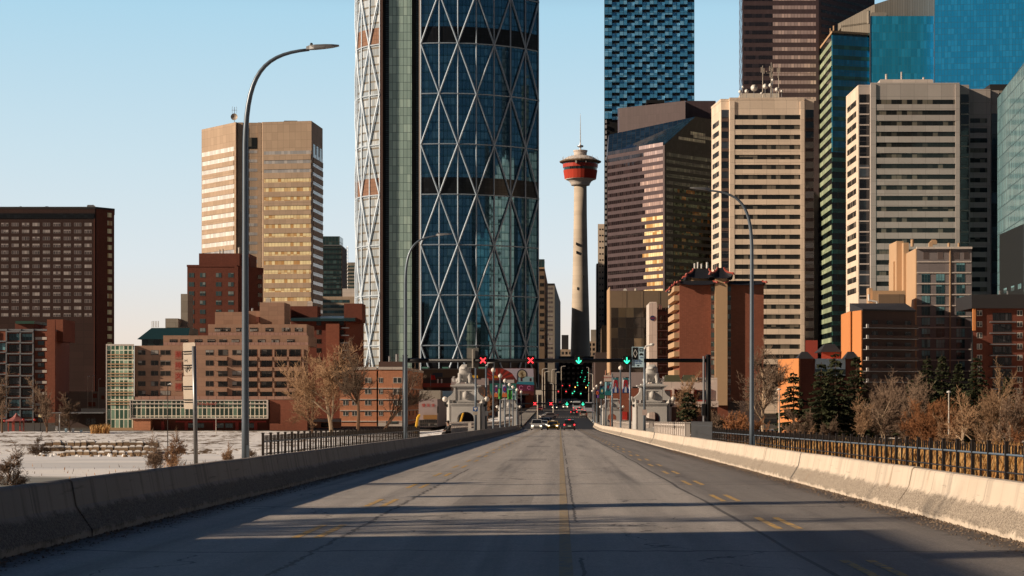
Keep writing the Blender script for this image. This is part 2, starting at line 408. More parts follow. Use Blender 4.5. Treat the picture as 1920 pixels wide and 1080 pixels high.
# ================================================================== ground
def hump(t, a, b): 
    t = max(0.0, min(1.0, (t - a) / (b - a))); return t * t * (3 - 2 * t)
def ground_z(x, y):
    rl = -.35 + road_z(max(0, y))
    if x < 0:
        near = -4.5 * (1 - hump(y, 40, 95)) - 11.6 * hump(y, 40, 95)
        # gravel spit with shrubs nearer the bridge
        sp = hump(x, -66, -56) * (1 - hump(y, 272, 300))
        near = near + sp * 1.6 * hump(y, 60, 110)
        z = near
        if y > 362:
            z = -11.6 + 1.7 * hump(y, 362, 374) + 1.8 * hump(y, 376, 440)
        if y > 455: z = -8.1 + .0 * y
        if y > 470: z = -8.1 + min(1.0, (y - 470) / 500) * 6.0
        w = 1 - hump(-x, 14, 34)
    else:
        z = -4.6 + (-6.4 + 4.6) * hump(y, 20, 90) - .0 * y
        z += .8 * sin(x * .07) * hump(y, 60, 140) * (1 - hump(y, 300, 360))
        if y > 330: z = -6.4 - 1.2 * hump(y, 330, 420) + min(1.0, max(0, (y - 450)) / 500) * 5.0
        w = 1 - hump(x, 14, 34)
    if y < 320:
        w = 0 if y > 30 else w * (1 - hump(y, 10, 30))
    else: w *= hump(y, 320, 352)
    return z * (1 - w) + rl * w

def make_ground():
    mb_v = []; f = []
    xs = [-6000, -3000, -1500, -800, -500, -350] + [-260 + 6 * i for i in range(30)] + [-80 + 4 * i for i in range(16)] + [-16 + 4 * i for i in range(9)] + [24 + 8 * i for i in range(30)] + [300, 420, 600, 900, 1600, 3000, 6000]
    xs = sorted(set(xs))
    ys = [-400, -150, -50, 0] + [10 + 10 * i for i in range(30)] + [312 + 6 * i for i in range(32)] + [510, 560, 640, 760, 900, 1100, 1400, 2000, 3500, 7000, 14000]
    for y in ys:
        for x in xs: mb_v.append((x, y, ground_z(x, y) + (random.uniform(-.12, .12) if 380 < y < 470 and x < -14 else 0)))
    nx = len(xs)
    for j in range(len(ys) - 1):
        for i in range(nx - 1):
            a = j * nx + i; f.append((a, a + 1, a + nx + 1, a + nx))
    me = bpy.data.meshes.new('ground'); me.from_pydata(mb_v, [], f); me.update()
    me.polygons.foreach_set('use_smooth', [True] * len(me.polygons))
    m = bpy.data.materials.new('ground_snow_and_soil'); nt = ns(m)
    pos = node(nt, 'ShaderNodeNewGeometry').outputs['Position']; p = sepxyz(nt, pos)
    n1 = noise(nt, pos, .11, 5, .6); n2 = noise(nt, pos, .6, 5, .65); n3 = noise(nt, pos, 3, 3)
    soil = mix(nt, n2, (.07, .045, .025, 1), (.20, .13, .07, 1))
    grass = mix(nt, n3, (.22, .13, .05, 1), (.35, .22, .10, 1))
    base = mix(nt, smooth(nt, n1, .4, .6), soil, grass)
    snow = mix(nt, n2, (.86, .88, .93, 1), (.99, .98, .97, 1))
    # snow lies on the river and its far bank, in patches elsewhere
    left = mth(nt, 'LESS_THAN', p[0], -12.0)
    ramp = smooth(nt, mth(nt, 'ADD', mth(nt, 'MULTIPLY', n2, .55), mth(nt, 'MULTIPLY', n1, .45)), .44, .49)
    rampr = smooth(nt, mth(nt, 'ADD', mth(nt, 'MULTIPLY', n2, .35), mth(nt, 'MULTIPLY', n1, .65)), .50, .54)
    near = mth(nt, 'LESS_THAN', p[1], 470.0)
    sf = mth(nt, 'MULTIPLY', near, mth(nt, 'ADD', mth(nt, 'MULTIPLY', left, ramp), mth(nt, 'MULTIPLY', mth(nt, 'SUBTRACT', 1.0, left), rampr)))
    c = mix(nt, sf, base, snow)
    city = smooth(nt, p[1], 468, 476)
    c = mix(nt, city, c, mix(nt, n2, (.06, .055, .05, 1), (.12, .11, .10, 1)))
    bump = node(nt, 'ShaderNodeBump', {'Strength': .6, 'Distance': .5, 'Height': n2}).outputs[0]
    finish(nt, c, .9, 0, .2, bump)
    me.materials.append(m); o = bpy.data.objects.new('ground', me); COL.objects.link(o); o['kind'] = 'structure'
make_ground()

def make_river():
    m = bpy.data.materials.new('river_ice_and_water'); nt = ns(m)
    pos = node(nt, 'ShaderNodeNewGeometry').outputs['Position']; p = sepxyz(nt, pos)
    sv = node(nt, 'ShaderNodeVectorMath', {0: pos, 1: (.25, 1, 1)}, operation='MULTIPLY').outputs[0]
    n1 = noise(nt, sv, .06, 5); n2 = noise(nt, sv, .5, 4)
    edge = smooth(nt, mth(nt, 'ADD', p[1], mth(nt, 'MULTIPLY', n1, 46.0)), 282, 290)
    drift = smooth(nt, n1, .40, .62)
    ice = mix(nt, drift, (.88, .89, .92, 1), (.99, .98, .97, 1))
    grey = smooth(nt, noise(nt, sv, .022, 4), .55, .6)
    ice = mix(nt, mth(nt, 'MULTIPLY', grey, .35), ice, (.42, .46, .52, 1))
    wat = mix(nt, n2, (.20, .20, .18, 1), (.36, .36, .34, 1))
    c = mix(nt, edge, wat, ice)
    r = mth(nt, 'MULTIPLY_ADD', edge, .2, .7)
    bump = node(nt, 'ShaderNodeBump', {'Strength': .5, 'Distance': .4, 'Height': n2}).outputs[0]
    finish(nt, c, r, 0, .08, bump)
    mb = MB(); mb.face([(-700, 60, -11.0), (60, 60, -11.0), (60, 368, -11.0), (-700, 368, -11.0)])
    mb.build('river', m, kind='structure')
make_river()

# ================================================================== road
def make_road():
    ys = [-40 + 4 * i for i in range(100)] + [360 + 12 * i for i in range(95)]
    def sheet(name, x0, x1, dz, mat, ya=-40, yb=1480, thick=0.0):
        mb = MB(); Y = [y for y in ys if ya <= y <= yb]
        for a, b in zip(Y, Y[1:]):
            za, zb = road_z(max(a, -40)) + dz, road_z(max(b, -40)) + dz
            mb.face([(x0, a, za), (x1, a, za), (x1, b, zb), (x0, b, zb)], [(x0, a), (x1, a), (x1, b), (x0, b)])
            if thick:
                mb.face([(x0, b, zb - thick), (x0, a, za - thick), (x0, a, za), (x0, b, zb)], [(b, 0), (a, 0), (a, thick), (b, thick)])
                mb.face([(x1, a, za - thick), (x1, b, zb - thick), (x1, b, zb), (x1, a, za)], [(a, 0), (b, 0), (b, thick), (a, thick)])
        return mb.build(name, mat, kind='structure')
    m = bpy.data.materials.new('asphalt'); nt = ns(m)
    pos = node(nt, 'ShaderNodeNewGeometry').outputs['Position']; p = sepxyz(nt, pos)
    lon = node(nt, 'ShaderNodeVectorMath', {0: pos, 1: (2.2, .05, 0)}, operation='MULTIPLY').outputs[0]
    lon2 = node(nt, 'ShaderNodeVectorMath', {0: pos, 1: (1, .12, 0)}, operation='MULTIPLY').outputs[0]
    n1 = noise(nt, lon, 1.0, 5, .6); n2 = noise(nt, lon2, .35, 4); fine = noise(nt, pos, 26, 3, .7); med = noise(nt, pos, 3.5, 4, .6)
    grit = noise(nt, pos, 90, 2, .7)
    c = mix(nt, n1, (.18, .165, .152, 1), (.60, .55, .50, 1))
    # wheel tracks
    xx = mth(nt, 'ADD', p[0], mth(nt, 'MULTIPLY', mth(nt, 'SUBTRACT', noise(nt, lon2, .2, 2), .5), .8))
    tr = mth(nt, 'ABSOLUTE', mth(nt, 'SINE', mth(nt, 'MULTIPLY', xx, pi / 1.65)))
    c = mix(nt, mth(nt, 'MULTIPLY', smooth(nt, tr, .35, .95), .28), c, (.64, .59, .53, 1))
    # newer darker overlay on the two outer right lanes
    xr = mth(nt, 'ADD', p[0], mth(nt, 'MULTIPLY', mth(nt, 'SUBTRACT', n2, .5), .9))
    c = mix(nt, mth(nt, 'MULTIPLY', smooth(nt, xr, 2.5, 3.2), .52), c, (.10, .088, .08, 1))
    # oil stain stripes between wheels
    oil = smooth(nt, noise(nt, lon, .55, 4, .5), .56, .72)
    c = mix(nt, mth(nt, 'MULTIPLY', oil, .45), c, (.05, .045, .042, 1))
    # dirt by the barriers
    e = mth(nt, 'MAXIMUM', smooth(nt, mth(nt, 'ADD', p[0], mth(nt, 'MULTIPLY', med, .5)), 5.35, 6.1), smooth(nt, mth(nt, 'SUBTRACT', mth(nt, 'MULTIPLY', med, .7), p[0]), 6.0, 6.7))
    c = mix(nt, mth(nt, 'MULTIPLY', e, .8), c, mix(nt, fine, (.015, .011, .008, 1), (.07, .05, .035, 1)))
    # shade over the far street, painted in as near-black asphalt
    c = mix(nt, smooth(nt, mth(nt, 'ADD', p[1], mth(nt, 'MULTIPLY', p[0], 0.5)), 296, 300), c, (.016, .016, .018, 1))
    k = mth(nt, 'MULTIPLY_ADD', fine, 1.5, .25); k = mth(nt, 'MULTIPLY', k, mth(nt, 'MULTIPLY_ADD', med, .5, .75)); k = mth(nt, 'MULTIPLY', k, mth(nt, 'MULTIPLY_ADD', grit, 1.6, .2))
    c = mix(nt, 1.0, c, node(nt, 'ShaderNodeCombineColor', {0: k, 1: k, 2: k}).outputs[0], 'MULTIPLY')
    # cracks: one beside the centre line, one long seam at the right, transverse joints
    wob = mth(nt, 'MULTIPLY', mth(nt, 'SUBTRACT', noise(nt, pos, 1.4, 6, .75), .5), .20)
    def line(coord, at, wd): return mth(nt, 'LESS_THAN', mth(nt, 'ABSOLUTE', mth(nt, 'SUBTRACT', mth(nt, 'ADD', coord, wob), at)), wd)
    cr = line(p[0], .25, .022)
    cr = mth(nt, 'MULTIPLY', cr, mth(nt, 'LESS_THAN', noise(nt, lon2, .5, 2), .56))
    wob2 = mth(nt, 'MULTIPLY', mth(nt, 'SUBTRACT', noise(nt, lon2, .6, 2), .5), .3)
    cr2 = mth(nt, 'LESS_THAN', mth(nt, 'ABSOLUTE', mth(nt, 'SUBTRACT', mth(nt, 'ADD', p[0], wob2), 2.86)), .035)
    cr3 = mth(nt, 'LESS_THAN', mth(nt, 'ABSOLUTE', mth(nt, 'SUBTRACT', mth(nt, 'ADD', p[0], mth(nt, 'MULTIPLY', wob, 2.0)), -3.0)), .03)
    cr3 = mth(nt, 'MULTIPLY', cr3, mth(nt, 'LESS_THAN', p[1], 60.0))
    wob3 = mth(nt, 'MULTIPLY', mth(nt, 'SUBTRACT', noise(nt, pos, .35, 4, .6), .5), 1.6)
    tv = mth(nt, 'FRACT', mth(nt, 'DIVIDE', mth(nt, 'ADD', mth(nt, 'ADD', p[1], wob3), 1.6), 11.5))
    cr4 = mth(nt, 'LESS_THAN', mth(nt, 'ABSOLUTE', mth(nt, 'SUBTRACT', tv, .07)), .0045)
    wv_ = node(nt, 'ShaderNodeVectorMath', {0: pos, 1: node(nt, 'ShaderNodeVectorMath', {0: node(nt, 'ShaderNodeTexNoise', {'Vector': pos, 'Scale': .9, 'Detail': 4.0}).outputs[1], 'Scale': 1.6}, operation='SCALE').outputs[0]}, operation='ADD').outputs[0]
    vor = node(nt, 'ShaderNodeTexVoronoi', {'Vector': wv_, 'Scale': .30}, feature='DISTANCE_TO_EDGE').outputs[0]
    cr5 = mth(nt, 'MULTIPLY', mth(nt, 'LESS_THAN', vor, .006), mth(nt, 'GREATER_THAN', noise(nt, pos, .13, 2), .50))
    cr4 = mth(nt, 'MAXIMUM', cr4, cr5)
    patch = mth(nt, 'MULTIPLY', mth(nt, 'LESS_THAN', mth(nt, 'ABSOLUTE', mth(nt, 'SUBTRACT', mth(nt, 'ADD', p[0], mth(nt, 'MULTIPLY', wob, .3)), -1.3)), .75), mth(nt, 'LESS_THAN', mth(nt, 'FRACT', mth(nt, 'DIVIDE', mth(nt, 'ADD', p[1], 3.0), 37.0)), .13))
    c = mix(nt, mth(nt, 'MULTIPLY', patch, .35), c, (.09, .08, .075, 1))
    cc = mth(nt, 'MAXIMUM', mth(nt, 'MAXIMUM', cr, cr2), mth(nt, 'MAXIMUM', cr3, cr4))
    c = mix(nt, mth(nt, 'MULTIPLY', cc, .7), c, (.03, .027, .025, 1))
    h = mth(nt, 'SUBTRACT', mth(nt, 'MULTIPLY', fine, .5), cc)
    bump = node(nt, 'ShaderNodeBump', {'Strength': .5, 'Distance': .02, 'Height': h}).outputs[0]
    finish(nt, c, mth(nt, 'MULTIPLY_ADD', med, .25, .55), 0, .35, bump)
    sheet('road', -6.7, 6.5, 0, m)
    mw = wall('sidewalk_concrete', (.30, .28, .25, 1), .35, (1.5, 1.5, .03))
    sheet('left_sidewalk', -9.4, -7.04, .16, mw, yb=330, thick=.9); sheet('right_sidewalk', 6.84, 9.9, .16, mw, yb=330, thick=.9)
    sheet('left_pavement', -10.2, -7.1, .14, mw, ya=344, thick=.5); sheet('right_pavement', 6.9, 10.2, .14, mw, ya=344, thick=.5)
    sheet('bridge_deck', -9.2, 9.6, -.35, M['concrete'], yb=344, thick=1.4)
    # painted markings
    def paint(col):
        m = bpy.data.materials.new('worn_paint'); nt = ns(m)
        pos = node(nt, 'ShaderNodeNewGeometry').outputs['Position']
        n = noise(nt, pos, 7, 5, .7); n2 = noise(nt, pos, 40, 2)
        c = mix(nt, smooth(nt, n, .45, .63), col, (.30, .27, .23, 1))
        c = mix(nt, mth(nt, 'MULTIPLY', n2, .3), c, (.1, .09, .08, 1))
        finish(nt, c, .7, 0, .3); return m
    py = paint((.80, .50, .14, 1)); pc = paint((.50, .38, .22, 1)); pw = paint((.5, .45, .38, 1))
    def strip(mb, x0, x1, y0, y1, dz=.004):
        n = max(1, int((y1 - y0) / 4))
        for i in range(n):
            a, b = y0 + (y1 - y0) * i / n, y0 + (y1 - y0) * (i + 1) / n
            mb.face([(x0, a, road_z(a) + dz), (x1, a, road_z(a) + dz), (x1, b, road_z(b) + dz), (x0, b, road_z(b) + dz)])
    mb = MB(); strip(mb, -.01, .14, -8, 330); mb.build('centre_line', pc, kind='structure')
    mb = MB()
    for x in (3.18, 3.48, -3.36, -3.66):
        y = 17.6 if x > 0 else 24.6
        while y < 300:
            strip(mb, x, x + .11, y, y + 3.1); y += 9.1
    mb.build('lane_line', py, kind='structure')
    mb = MB()
    for i in range(22): strip(mb, -6.2 + i * .58, -5.85 + i * .58, 436, 440, .006)
    strip(mb, -6.3, 6.3, 456, 458, .006); strip(mb, -6.3, 6.3, 560, 562, .006); strip(mb, -6.3, 6.3, 572, 575, .006); strip(mb, -6.3, 6.3, 700, 704, .006)
    mb.build('crosswalk_marking', pw, kind='structure')
make_road()

# ================================================================== concrete barriers
def barrier_mat(kd=1.0):
    m = bpy.data.materials.new('barrier_concrete'); nt = ns(m)
    pos = node(nt, 'ShaderNodeNewGeometry').outputs['Position']; uv = sepxyz(nt, node(nt, 'ShaderNodeTexCoord').outputs['UV'])
    lon = node(nt, 'ShaderNodeVectorMath', {0: pos, 1: (1, .5, 2.5)}, operation='MULTIPLY').outputs[0]
    n1 = noise(nt, pos, .7, 5, .6); n2 = noise(nt, pos, 9, 4, .7); n3 = noise(nt, pos, 45, 2)
    st = noise(nt, node(nt, 'ShaderNodeVectorMath', {0: pos, 1: (1, 3.2, .25)}, operation='MULTIPLY').outputs[0], 1.2, 4)
    c = mix(nt, n1, (.58, .49, .40, 1), (.80, .71, .60, 1))
    c = mix(nt, mth(nt, 'MULTIPLY', smooth(nt, st, .48, .72), .30 if kd == 1.0 else .55), c, (.20, .17, .145, 1))
    # v in uv = height above road: eroded aggregate in a wavering belt
    lim = mth(nt, 'ADD', uv[1], mth(nt, 'ADD', mth(nt, 'MULTIPLY', mth(nt, 'SUBTRACT', noise(nt, pos, 1.6, 6, .75), .5), .30), mth(nt, 'MULTIPLY', mth(nt, 'SUBTRACT', noise(nt, pos, 22, 3, .7), .5), .16)))
    ero = mth(nt, 'MULTIPLY', smooth(nt, lim, .06, .10), mth(nt, 'SUBTRACT', 1.0, smooth(nt, lim, .33, .40)))
    rough = mix(nt, smooth(nt, noise(nt, pos, 34, 3, .8), .36, .62), (.07, .055, .045, 1), (.50, .43, .35, 1))
    c = mix(nt, mth(nt, 'MULTIPLY', ero, .85), c, rough)
    scuff = smooth(nt, noise(nt, node(nt, 'ShaderNodeVectorMath', {0: pos, 1: (1, .35, 6)}, operation='MULTIPLY').outputs[0], 2.0, 5, .7), .60, .72)
    c = mix(nt, mth(nt, 'MULTIPLY', scuff, .4), c, (.12, .10, .085, 1))
    rust = smooth(nt, noise(nt, node(nt, 'ShaderNodeVectorMath', {0: pos, 1: (1, 1.6, .18)}, operation='MULTIPLY').outputs[0], 1.7, 3), .64, .74)
    c = mix(nt, mth(nt, 'MULTIPLY', rust, .35), c, (.30, .17, .08, 1))
    j = mth(nt, 'LESS_THAN', mth(nt, 'FRACT', mth(nt, 'DIVIDE', uv[0], 3.83)), .006)
    c = mix(nt, mth(nt, 'MULTIPLY', j, .6), c, (.12, .1, .08, 1))
    topd = smooth(nt, uv[1], .70, .80)
    c = mix(nt, mth(nt, 'MULTIPLY', topd, .25), c, (.25, .21, .17, 1))
    h = mth(nt, 'ADD', mth(nt, 'MULTIPLY', n2, .4), mth(nt, 'MULTIPLY', mth(nt, 'MULTIPLY', n3, ero), 1.6))
    bump = node(nt, 'ShaderNodeBump', {'Strength': .7, 'Distance': .02, 'Height': h}).outputs[0]
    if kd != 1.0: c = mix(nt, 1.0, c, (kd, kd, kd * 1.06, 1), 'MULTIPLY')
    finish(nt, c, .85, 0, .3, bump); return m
M['barrier'] = barrier_mat(); M['barrier_shaded'] = barrier_mat(.44)  # left copy is darkened and blued to paint its shaded side
M['joint'] = plain('joint_filler', (.02, .018, .016, 1), .9)
def barrier(side, y0, y1, H, label):
    xf = 5.9 if side > 0 else -6.45
    prof = [(0, -.05), (0, .09), (.17, .34), (.22, .42), (.28, H - .03), (.31, H), (.46, H), (.49, H - .03), (.50, -.05)]
    if side > 0: prof = [(x + .15, z) for x, z in prof]
    mb = MB(); g = .03; n = max(1, int((y1 - y0) / 3.83 + .5)); a0 = y0 + g
    for i in range(n):
        a = a0 + (y1 - y0 - 2 * g) * i / n; b = a0 + (y1 - y0 - 2 * g) * (i + 1) / n
        ja, jb = .010 * sin(a * 2.7 + side), .010 * sin(b * 2.7 + side)
        for (xa, za), (xb, zb) in zip(prof, prof[1:]):
            k1, k2 = (1 if za > .2 else 0), (1 if zb > .2 else 0)
            P = [(xf + side * xa + ja * k1, a, road_z(a) + za + ja * .6 * k1), (xf + side * xa + jb * k1, b, road_z(b) + za + jb * .6 * k1), (xf + side * xb + jb * k2, b, road_z(b) + zb + jb * .6 * k2), (xf + side * xb + ja * k2, a, road_z(a) + zb + ja * .6 * k2)]
            U = [(a, za), (b, za), (b, zb), (a, zb)]
            if side > 0: P.reverse(); U.reverse()
            mb.face(P, U)
    for y, rev in ((a0, side < 0), (y1 - g, side > 0)):
        P = [(xf + side * xa, y, road_z(y) + za) for xa, za in prof]; U = [p for p in prof]
        if rev: P.reverse(); U.reverse()
        mb.face(P, U)
    o = mb.build('concrete_barrier', M['barrier'] if side > 0 else M['barrier_shaded'], origin=(xf, y0, road_z(y0)))
    tag(o, label, 'barrier', 'concrete barriers along the road')
    f = MB(); f.box(xf + (.49 if side > 0 else -.45), xf + (.60 if side > 0 else -.34), y1 - .035, y1 + .035, road_z(y1) - .02, road_z(y1) + H - .06)
    j = f.build('joint', M['joint'], parent=None); j.parent = o; j.location = (-xf, -y0, -road_z(y0))
ORD = ['nearest', 'second', 'third', 'fourth', 'fifth', 'sixth', 'seventh', 'eighth', 'ninth', 'tenth', 'eleventh', 'twelfth', 'thirteenth', 'fourteenth', 'fifteenth', 'sixteenth']
ys = [9.6, 32.6, 55.6, 78.6, 101.6, 124.6, 147.6, 170.6, 193.6, 216.6, 240, 264, 288, 312, 334]
for i, (a, b) in enumerate(zip(ys, ys[1:])):
    barrier(1, a, b, .74 + .012 * min(i, 6), 'sunlit concrete barrier segment on the right of the road, %s from the front' % ORD[i])
barrier(1, -16, 9.6, .74, 'sunlit concrete barrier on the right running out of the frame')
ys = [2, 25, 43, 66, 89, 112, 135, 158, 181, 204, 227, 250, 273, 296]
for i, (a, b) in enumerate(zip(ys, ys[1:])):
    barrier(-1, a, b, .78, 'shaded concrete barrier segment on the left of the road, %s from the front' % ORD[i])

# grit swept against the barriers
def grit(seed, x0, x1, n, name, label):
    R = random.Random(seed); mb = MB()
    for k in range(n):
        y = 11 + 85 * R.random() ** 1.6; t = R.random() ** 2; x = x0 + (x1 - x0) * t; z = road_z(y); s = R.uniform(.008, .028) * (1.3 - t * .6); a = R.uniform(0, 6.3)
        P = [(x + s * cos(a + q), y + s * 1.3 * sin(a + q), z) for q in (0, 2.1, 4.2)]; T = (x + R.uniform(-.3, .3) * s, y, z + s * R.uniform(.5, 1.1))
        for i in range(3): mb.face([P[i], P[(i + 1) % 3], T])
    o = mb.build(name, plain('road_grit', (.16, .12, .09, 1), .95, var=.5), kind='stuff'); o['label'] = label; o['category'] = 'gravel'
grit(1, 6.03, 5.45, 4200, 'loose_gravel', 'loose grit and gravel along the foot of the right barrier'); grit(2, -6.42, -5.9, 3000, 'loose_gravel', 'loose grit and gravel along the foot of the left barrier')

# ================================================================== iron railings on the outer edge of the sidewalks
def make_bay(H=1.0, L=1.42):
    p = MB()
    t = .035
    for i, y in enumerate([.24, .47, .71, .95, 1.18]):
        full = i in (1, 3)
        r = .012
        for off in ((-.045, .045) if i == 2 else (0,)):
            z0 = .12 if (i == 2) else (.12 if full else H - .22)
            if i in (1, 3): z0 = H - .22
            p.box(-r, r, y + off - r, y + off + r, z0, H - .02)
    return p
def railing(x, y0, n, label, H=1.0, dxdy=0.0, mt=None):
    mt = mt or M['iron']
    L = 1.42
    root = thing('iron_railing', label, 'railing', (x, y0, road_z(y0) + .16))
    bay = make_bay(H).build('infill', M['iron'], root, origin=None); bay_me = None
    # bay mesh was built in world coordinates of the root: rebuild as local
    COL.objects.unlink(bay); bpy.data.objects.remove(bay)
    def local(mb, name):
        me = bpy.data.meshes.new(name); me.from_pydata(mb.v, [], mb.f); me.materials.append(mt); me.update(); return me
    bm_ = local(make_bay(H), 'infill')
    pm = MB(); pm.box(-.034, .034, -.034, .034, -.05, H + .04); pm.box(-.042, .042, -.042, .042, H + .04, H + .06); pm_ = local(pm, 'post')
    for i in range(n + 1):
        y = i * L; o = bpy.data.objects.new('post', pm_); COL.objects.link(o); o.parent = root
        o.location = (dxdy * y, y, road_z(y0 + y) - road_z(y0))
        if i < n:
            q = bpy.data.objects.new('infill', bm_); COL.objects.link(q); q.parent = root
            q.location = (dxdy * y, y, road_z(y0 + y) - road_z(y0))
    for hz, rr in ((H - .2, .026), (H * .45, .018), (.1, .018)):
        mb = MB(); Y = n * L
        st = max(1, n // 6)
        pts = [(x + dxdy * (Y * k / st), y0 + Y * k / st, road_z(y0 + Y * k / st) + .16 + hz) for k in range(st + 1)]
        mb.tube(pts, rr, 5); mb.build('rail', M['lampgrey'] if hz > H - .3 else M['iron'], root)
railing(8.55, 12.0, 63, 'long black iron railing behind the right barrier in front of golden reeds', .98)
railing(8.62, 103, 20, 'grey iron railing on the right angled out towards the white balustrade', 1.3, .032, M['galv'])
railing(-8.6, 52.5, 41, 'black iron railing behind the left barrier below the bare trees', 1.02)

# ================================================================== curved street lamps
def street_lamp(x, y, ztop, arm, side, label):
    z0 = road_z(y) + .16; root = thing('street_lamp', label, 'street lamp', (x, y, z0), 'tall curved street lamps')
    mb = MB(); mb.box(x - .2, x + .2, y - .2, y + .2, z0, z0 + .04); mb.build('base_plate', M['galv'], root)
    mb = MB(); mb.box(x + .04, x + .105, y - .09, y - .07, z0 + .5, z0 + .85); mb.tube([(x, y, z0 + .04), (x, y, z0 + .3)], [.15, .11], 10); mb.build('access_cover', M['lampgrey'], root)
    h = ztop - z0
    pts = [(x, y, z0 + .02)] + [(x + side * .0 * k, y, z0 + h * .78 * k / 6) for k in range(1, 7)]
    rad = [.092 - .004 * k for k in range(7)]
    p0 = Vector((x, y, z0 + h * .78)); p1 = Vector((x + side * .02, y, ztop - .55)); p2 = Vector((x + side * .42, y, ztop - .1)); p3 = Vector((x + side * (arm - .35), y, ztop))
    for k in range(1, 15):
        t = k / 14; q = p0 * (1 - t) ** 3 + p1 * 3 * t * (1 - t) ** 2 + p2 * 3 * t * t * (1 - t) + p3 * t ** 3
        pts.append(tuple(q)); rad.append(.068 - .032 * t)
    mb = MB(); mb.tube(pts, rad, 10); mb.build('pole', M['lampgrey'], root, smoothf=True)
    hm = MB(); a = x + side * (arm - .42)
    n = 9; prof = [(.0, .05, .05), (.08, .07, .07), (.2, .11, .07), (.45, .13, .055), (.62, .12, .04), (.78, .05, .02)]
    for (xa, wa, ha), (xb, wb, hb) in zip(prof, prof[1:]):
        za, zb = ztop + .02 + xa * .09, ztop + .02 + xb * .09
        A = [(a + side * xa, y - wa, za - ha * .4), (a + side * xa, y + wa, za - ha * .4), (a + side * xa, y + wa * .7, za + ha), (a + side * xa, y - wa * .7, za + ha)]
        B = [(a + side * xb, y - wb, zb - hb * .4), (a + side * xb, y + wb, zb - hb * .4), (a + side * xb, y + wb * .7, zb + hb), (a + side * xb, y - wb * .7, zb + hb)]
        for k in range(4):
            q = [A[k], A[(k + 1) % 4], B[(k + 1) % 4], B[k]]
            hm.face(q)
    hm.face([(a, y - .05, ztop), (a, y + .05, ztop), (a, y + .035, ztop + .07), (a, y - .035, ztop + .07)])
    h_ = hm.build('lamp_head', M['galv'], root)
    mb = MB(); mb.lathe(a + side * .12, y, [(.035, ztop + .08), (.035, ztop + .14), (.02, ztop + .16)], 8); mb.build('photocell', M['black'], h_)
street_lamp(-7.53, 43.4, Z(93, 43.4), 1.88, 1, 'tallest street lamp at the left, bending over the shaded barrier before the beige tower')
street_lamp(-7.5, 88, Z(442, 88), 1.9, 1, 'slim street lamp at the left in front of the glass skyscraper')
street_lamp(7.3, 69, Z(357, 69), 2.0, -1, 'street lamp at the right standing before the red brick tower')

# ================================================================== sign backs near the first lamp
r = thing('road_sign', 'tall tan back of a double traffic sign bolted to a pole on the left barrier', 'sign', (-7.35, 36.5, road_z(36.5) + .75))
mb = MB(); mb.tube([(X(367.5, 36.2), 36.2, road_z(36.2) + .7), (X(363.5, 36.2), 36.2, Z(649, 36.2))], .042, 8); mb.build('pole', M['galv'], r, smoothf=True)
def tilted_plate(root, name, cx, cy, z0, z1, w, th, ang, lean, mat, rc=.04):
    u = (cos(ang), sin(ang)); n = (u[1], -u[0]); mb = MB()
    cs = []
    for (sx, sz, a0) in ((1, -1, -90), (1, 1, 0), (-1, 1, 90), (-1, -1, 180)):
        for k in range(4):
            a = radians(a0 + 30 * k); cs.append((sx * (w / 2 - rc) + rc * cos(a), (z1 - rc if sz > 0 else z0 + rc) + rc * sin(a)))
    def P(s, z, k): 
        l = lean * (z - z0); return (cx + u[0] * s + n[0] * k + l, cy + u[1] * s + n[1] * k, z)
    mb.face([P(s, z, th) for s, z in cs], [(s, z) for s, z in cs]); mb.face([P(s, z, 0) for s, z in reversed(cs)])
    N = len(cs)
    for i in range(N):
        a, b = cs[i], cs[(i + 1) % N]; mb.face([P(*a, 0), P(*b, 0), P(*b, th), P(*a, th)])
    return mb.build(name, mat, root), P
graf = plain('marker_ink', (.02, .02, .025, 1), .6)
d = 36.5
for k, (ya, yb) in enumerate(((642, 704), (705, 767))):
    ang = radians(-52); pl, P = tilted_plate(r, 'sign_panel', X(355, d), d + .12, Z(yb, d), Z(ya, d), .54, .012, ang, -.035, M['tan_sign'])
    for yy in ((ya + 18, ya + 44) if k == 0 else (ya + 21, ya + 46)):
        z = Z(yy, d); mb = MB()
        a = P(-.25, z, .0); 
        mb.tube([P(-.24, z + .015, .03), P(.26, z + .015, .03)], .011, 5); mb.tube([P(-.24, z - .035, .03), P(.26, z - .035, .03)], .008, 5)
        mb.build('bracket', M['black'], r)
    if k == 0:
        mb = MB(); R = random.Random(3)
        zc = Z(693, d)
        def scr(pts): mb.tube([P(s, zc + z, .016) for s, z in pts], .006, 3)
        scr([(-.21, .02), (-.15, -.05), (-.11, .04)]); scr([(-.16, 0), (-.06, .02)]); scr([(-.1, .08), (-.1, -.06)])
        scr([(-.04, .05), (.0, .09), (.03, .04), (.0, -.02), (-.04, 0), (-.04, .05)]); scr([(-.02, -.03), (.04, .03)])
        zc = Z(676, d); scr([(-.2, .03), (-.2, -.03)]); scr([(-.2, 0), (-.1, .01)]); scr([(-.1, .035), (-.1, -.03)])
        mb.build('graffiti', graf, pl)

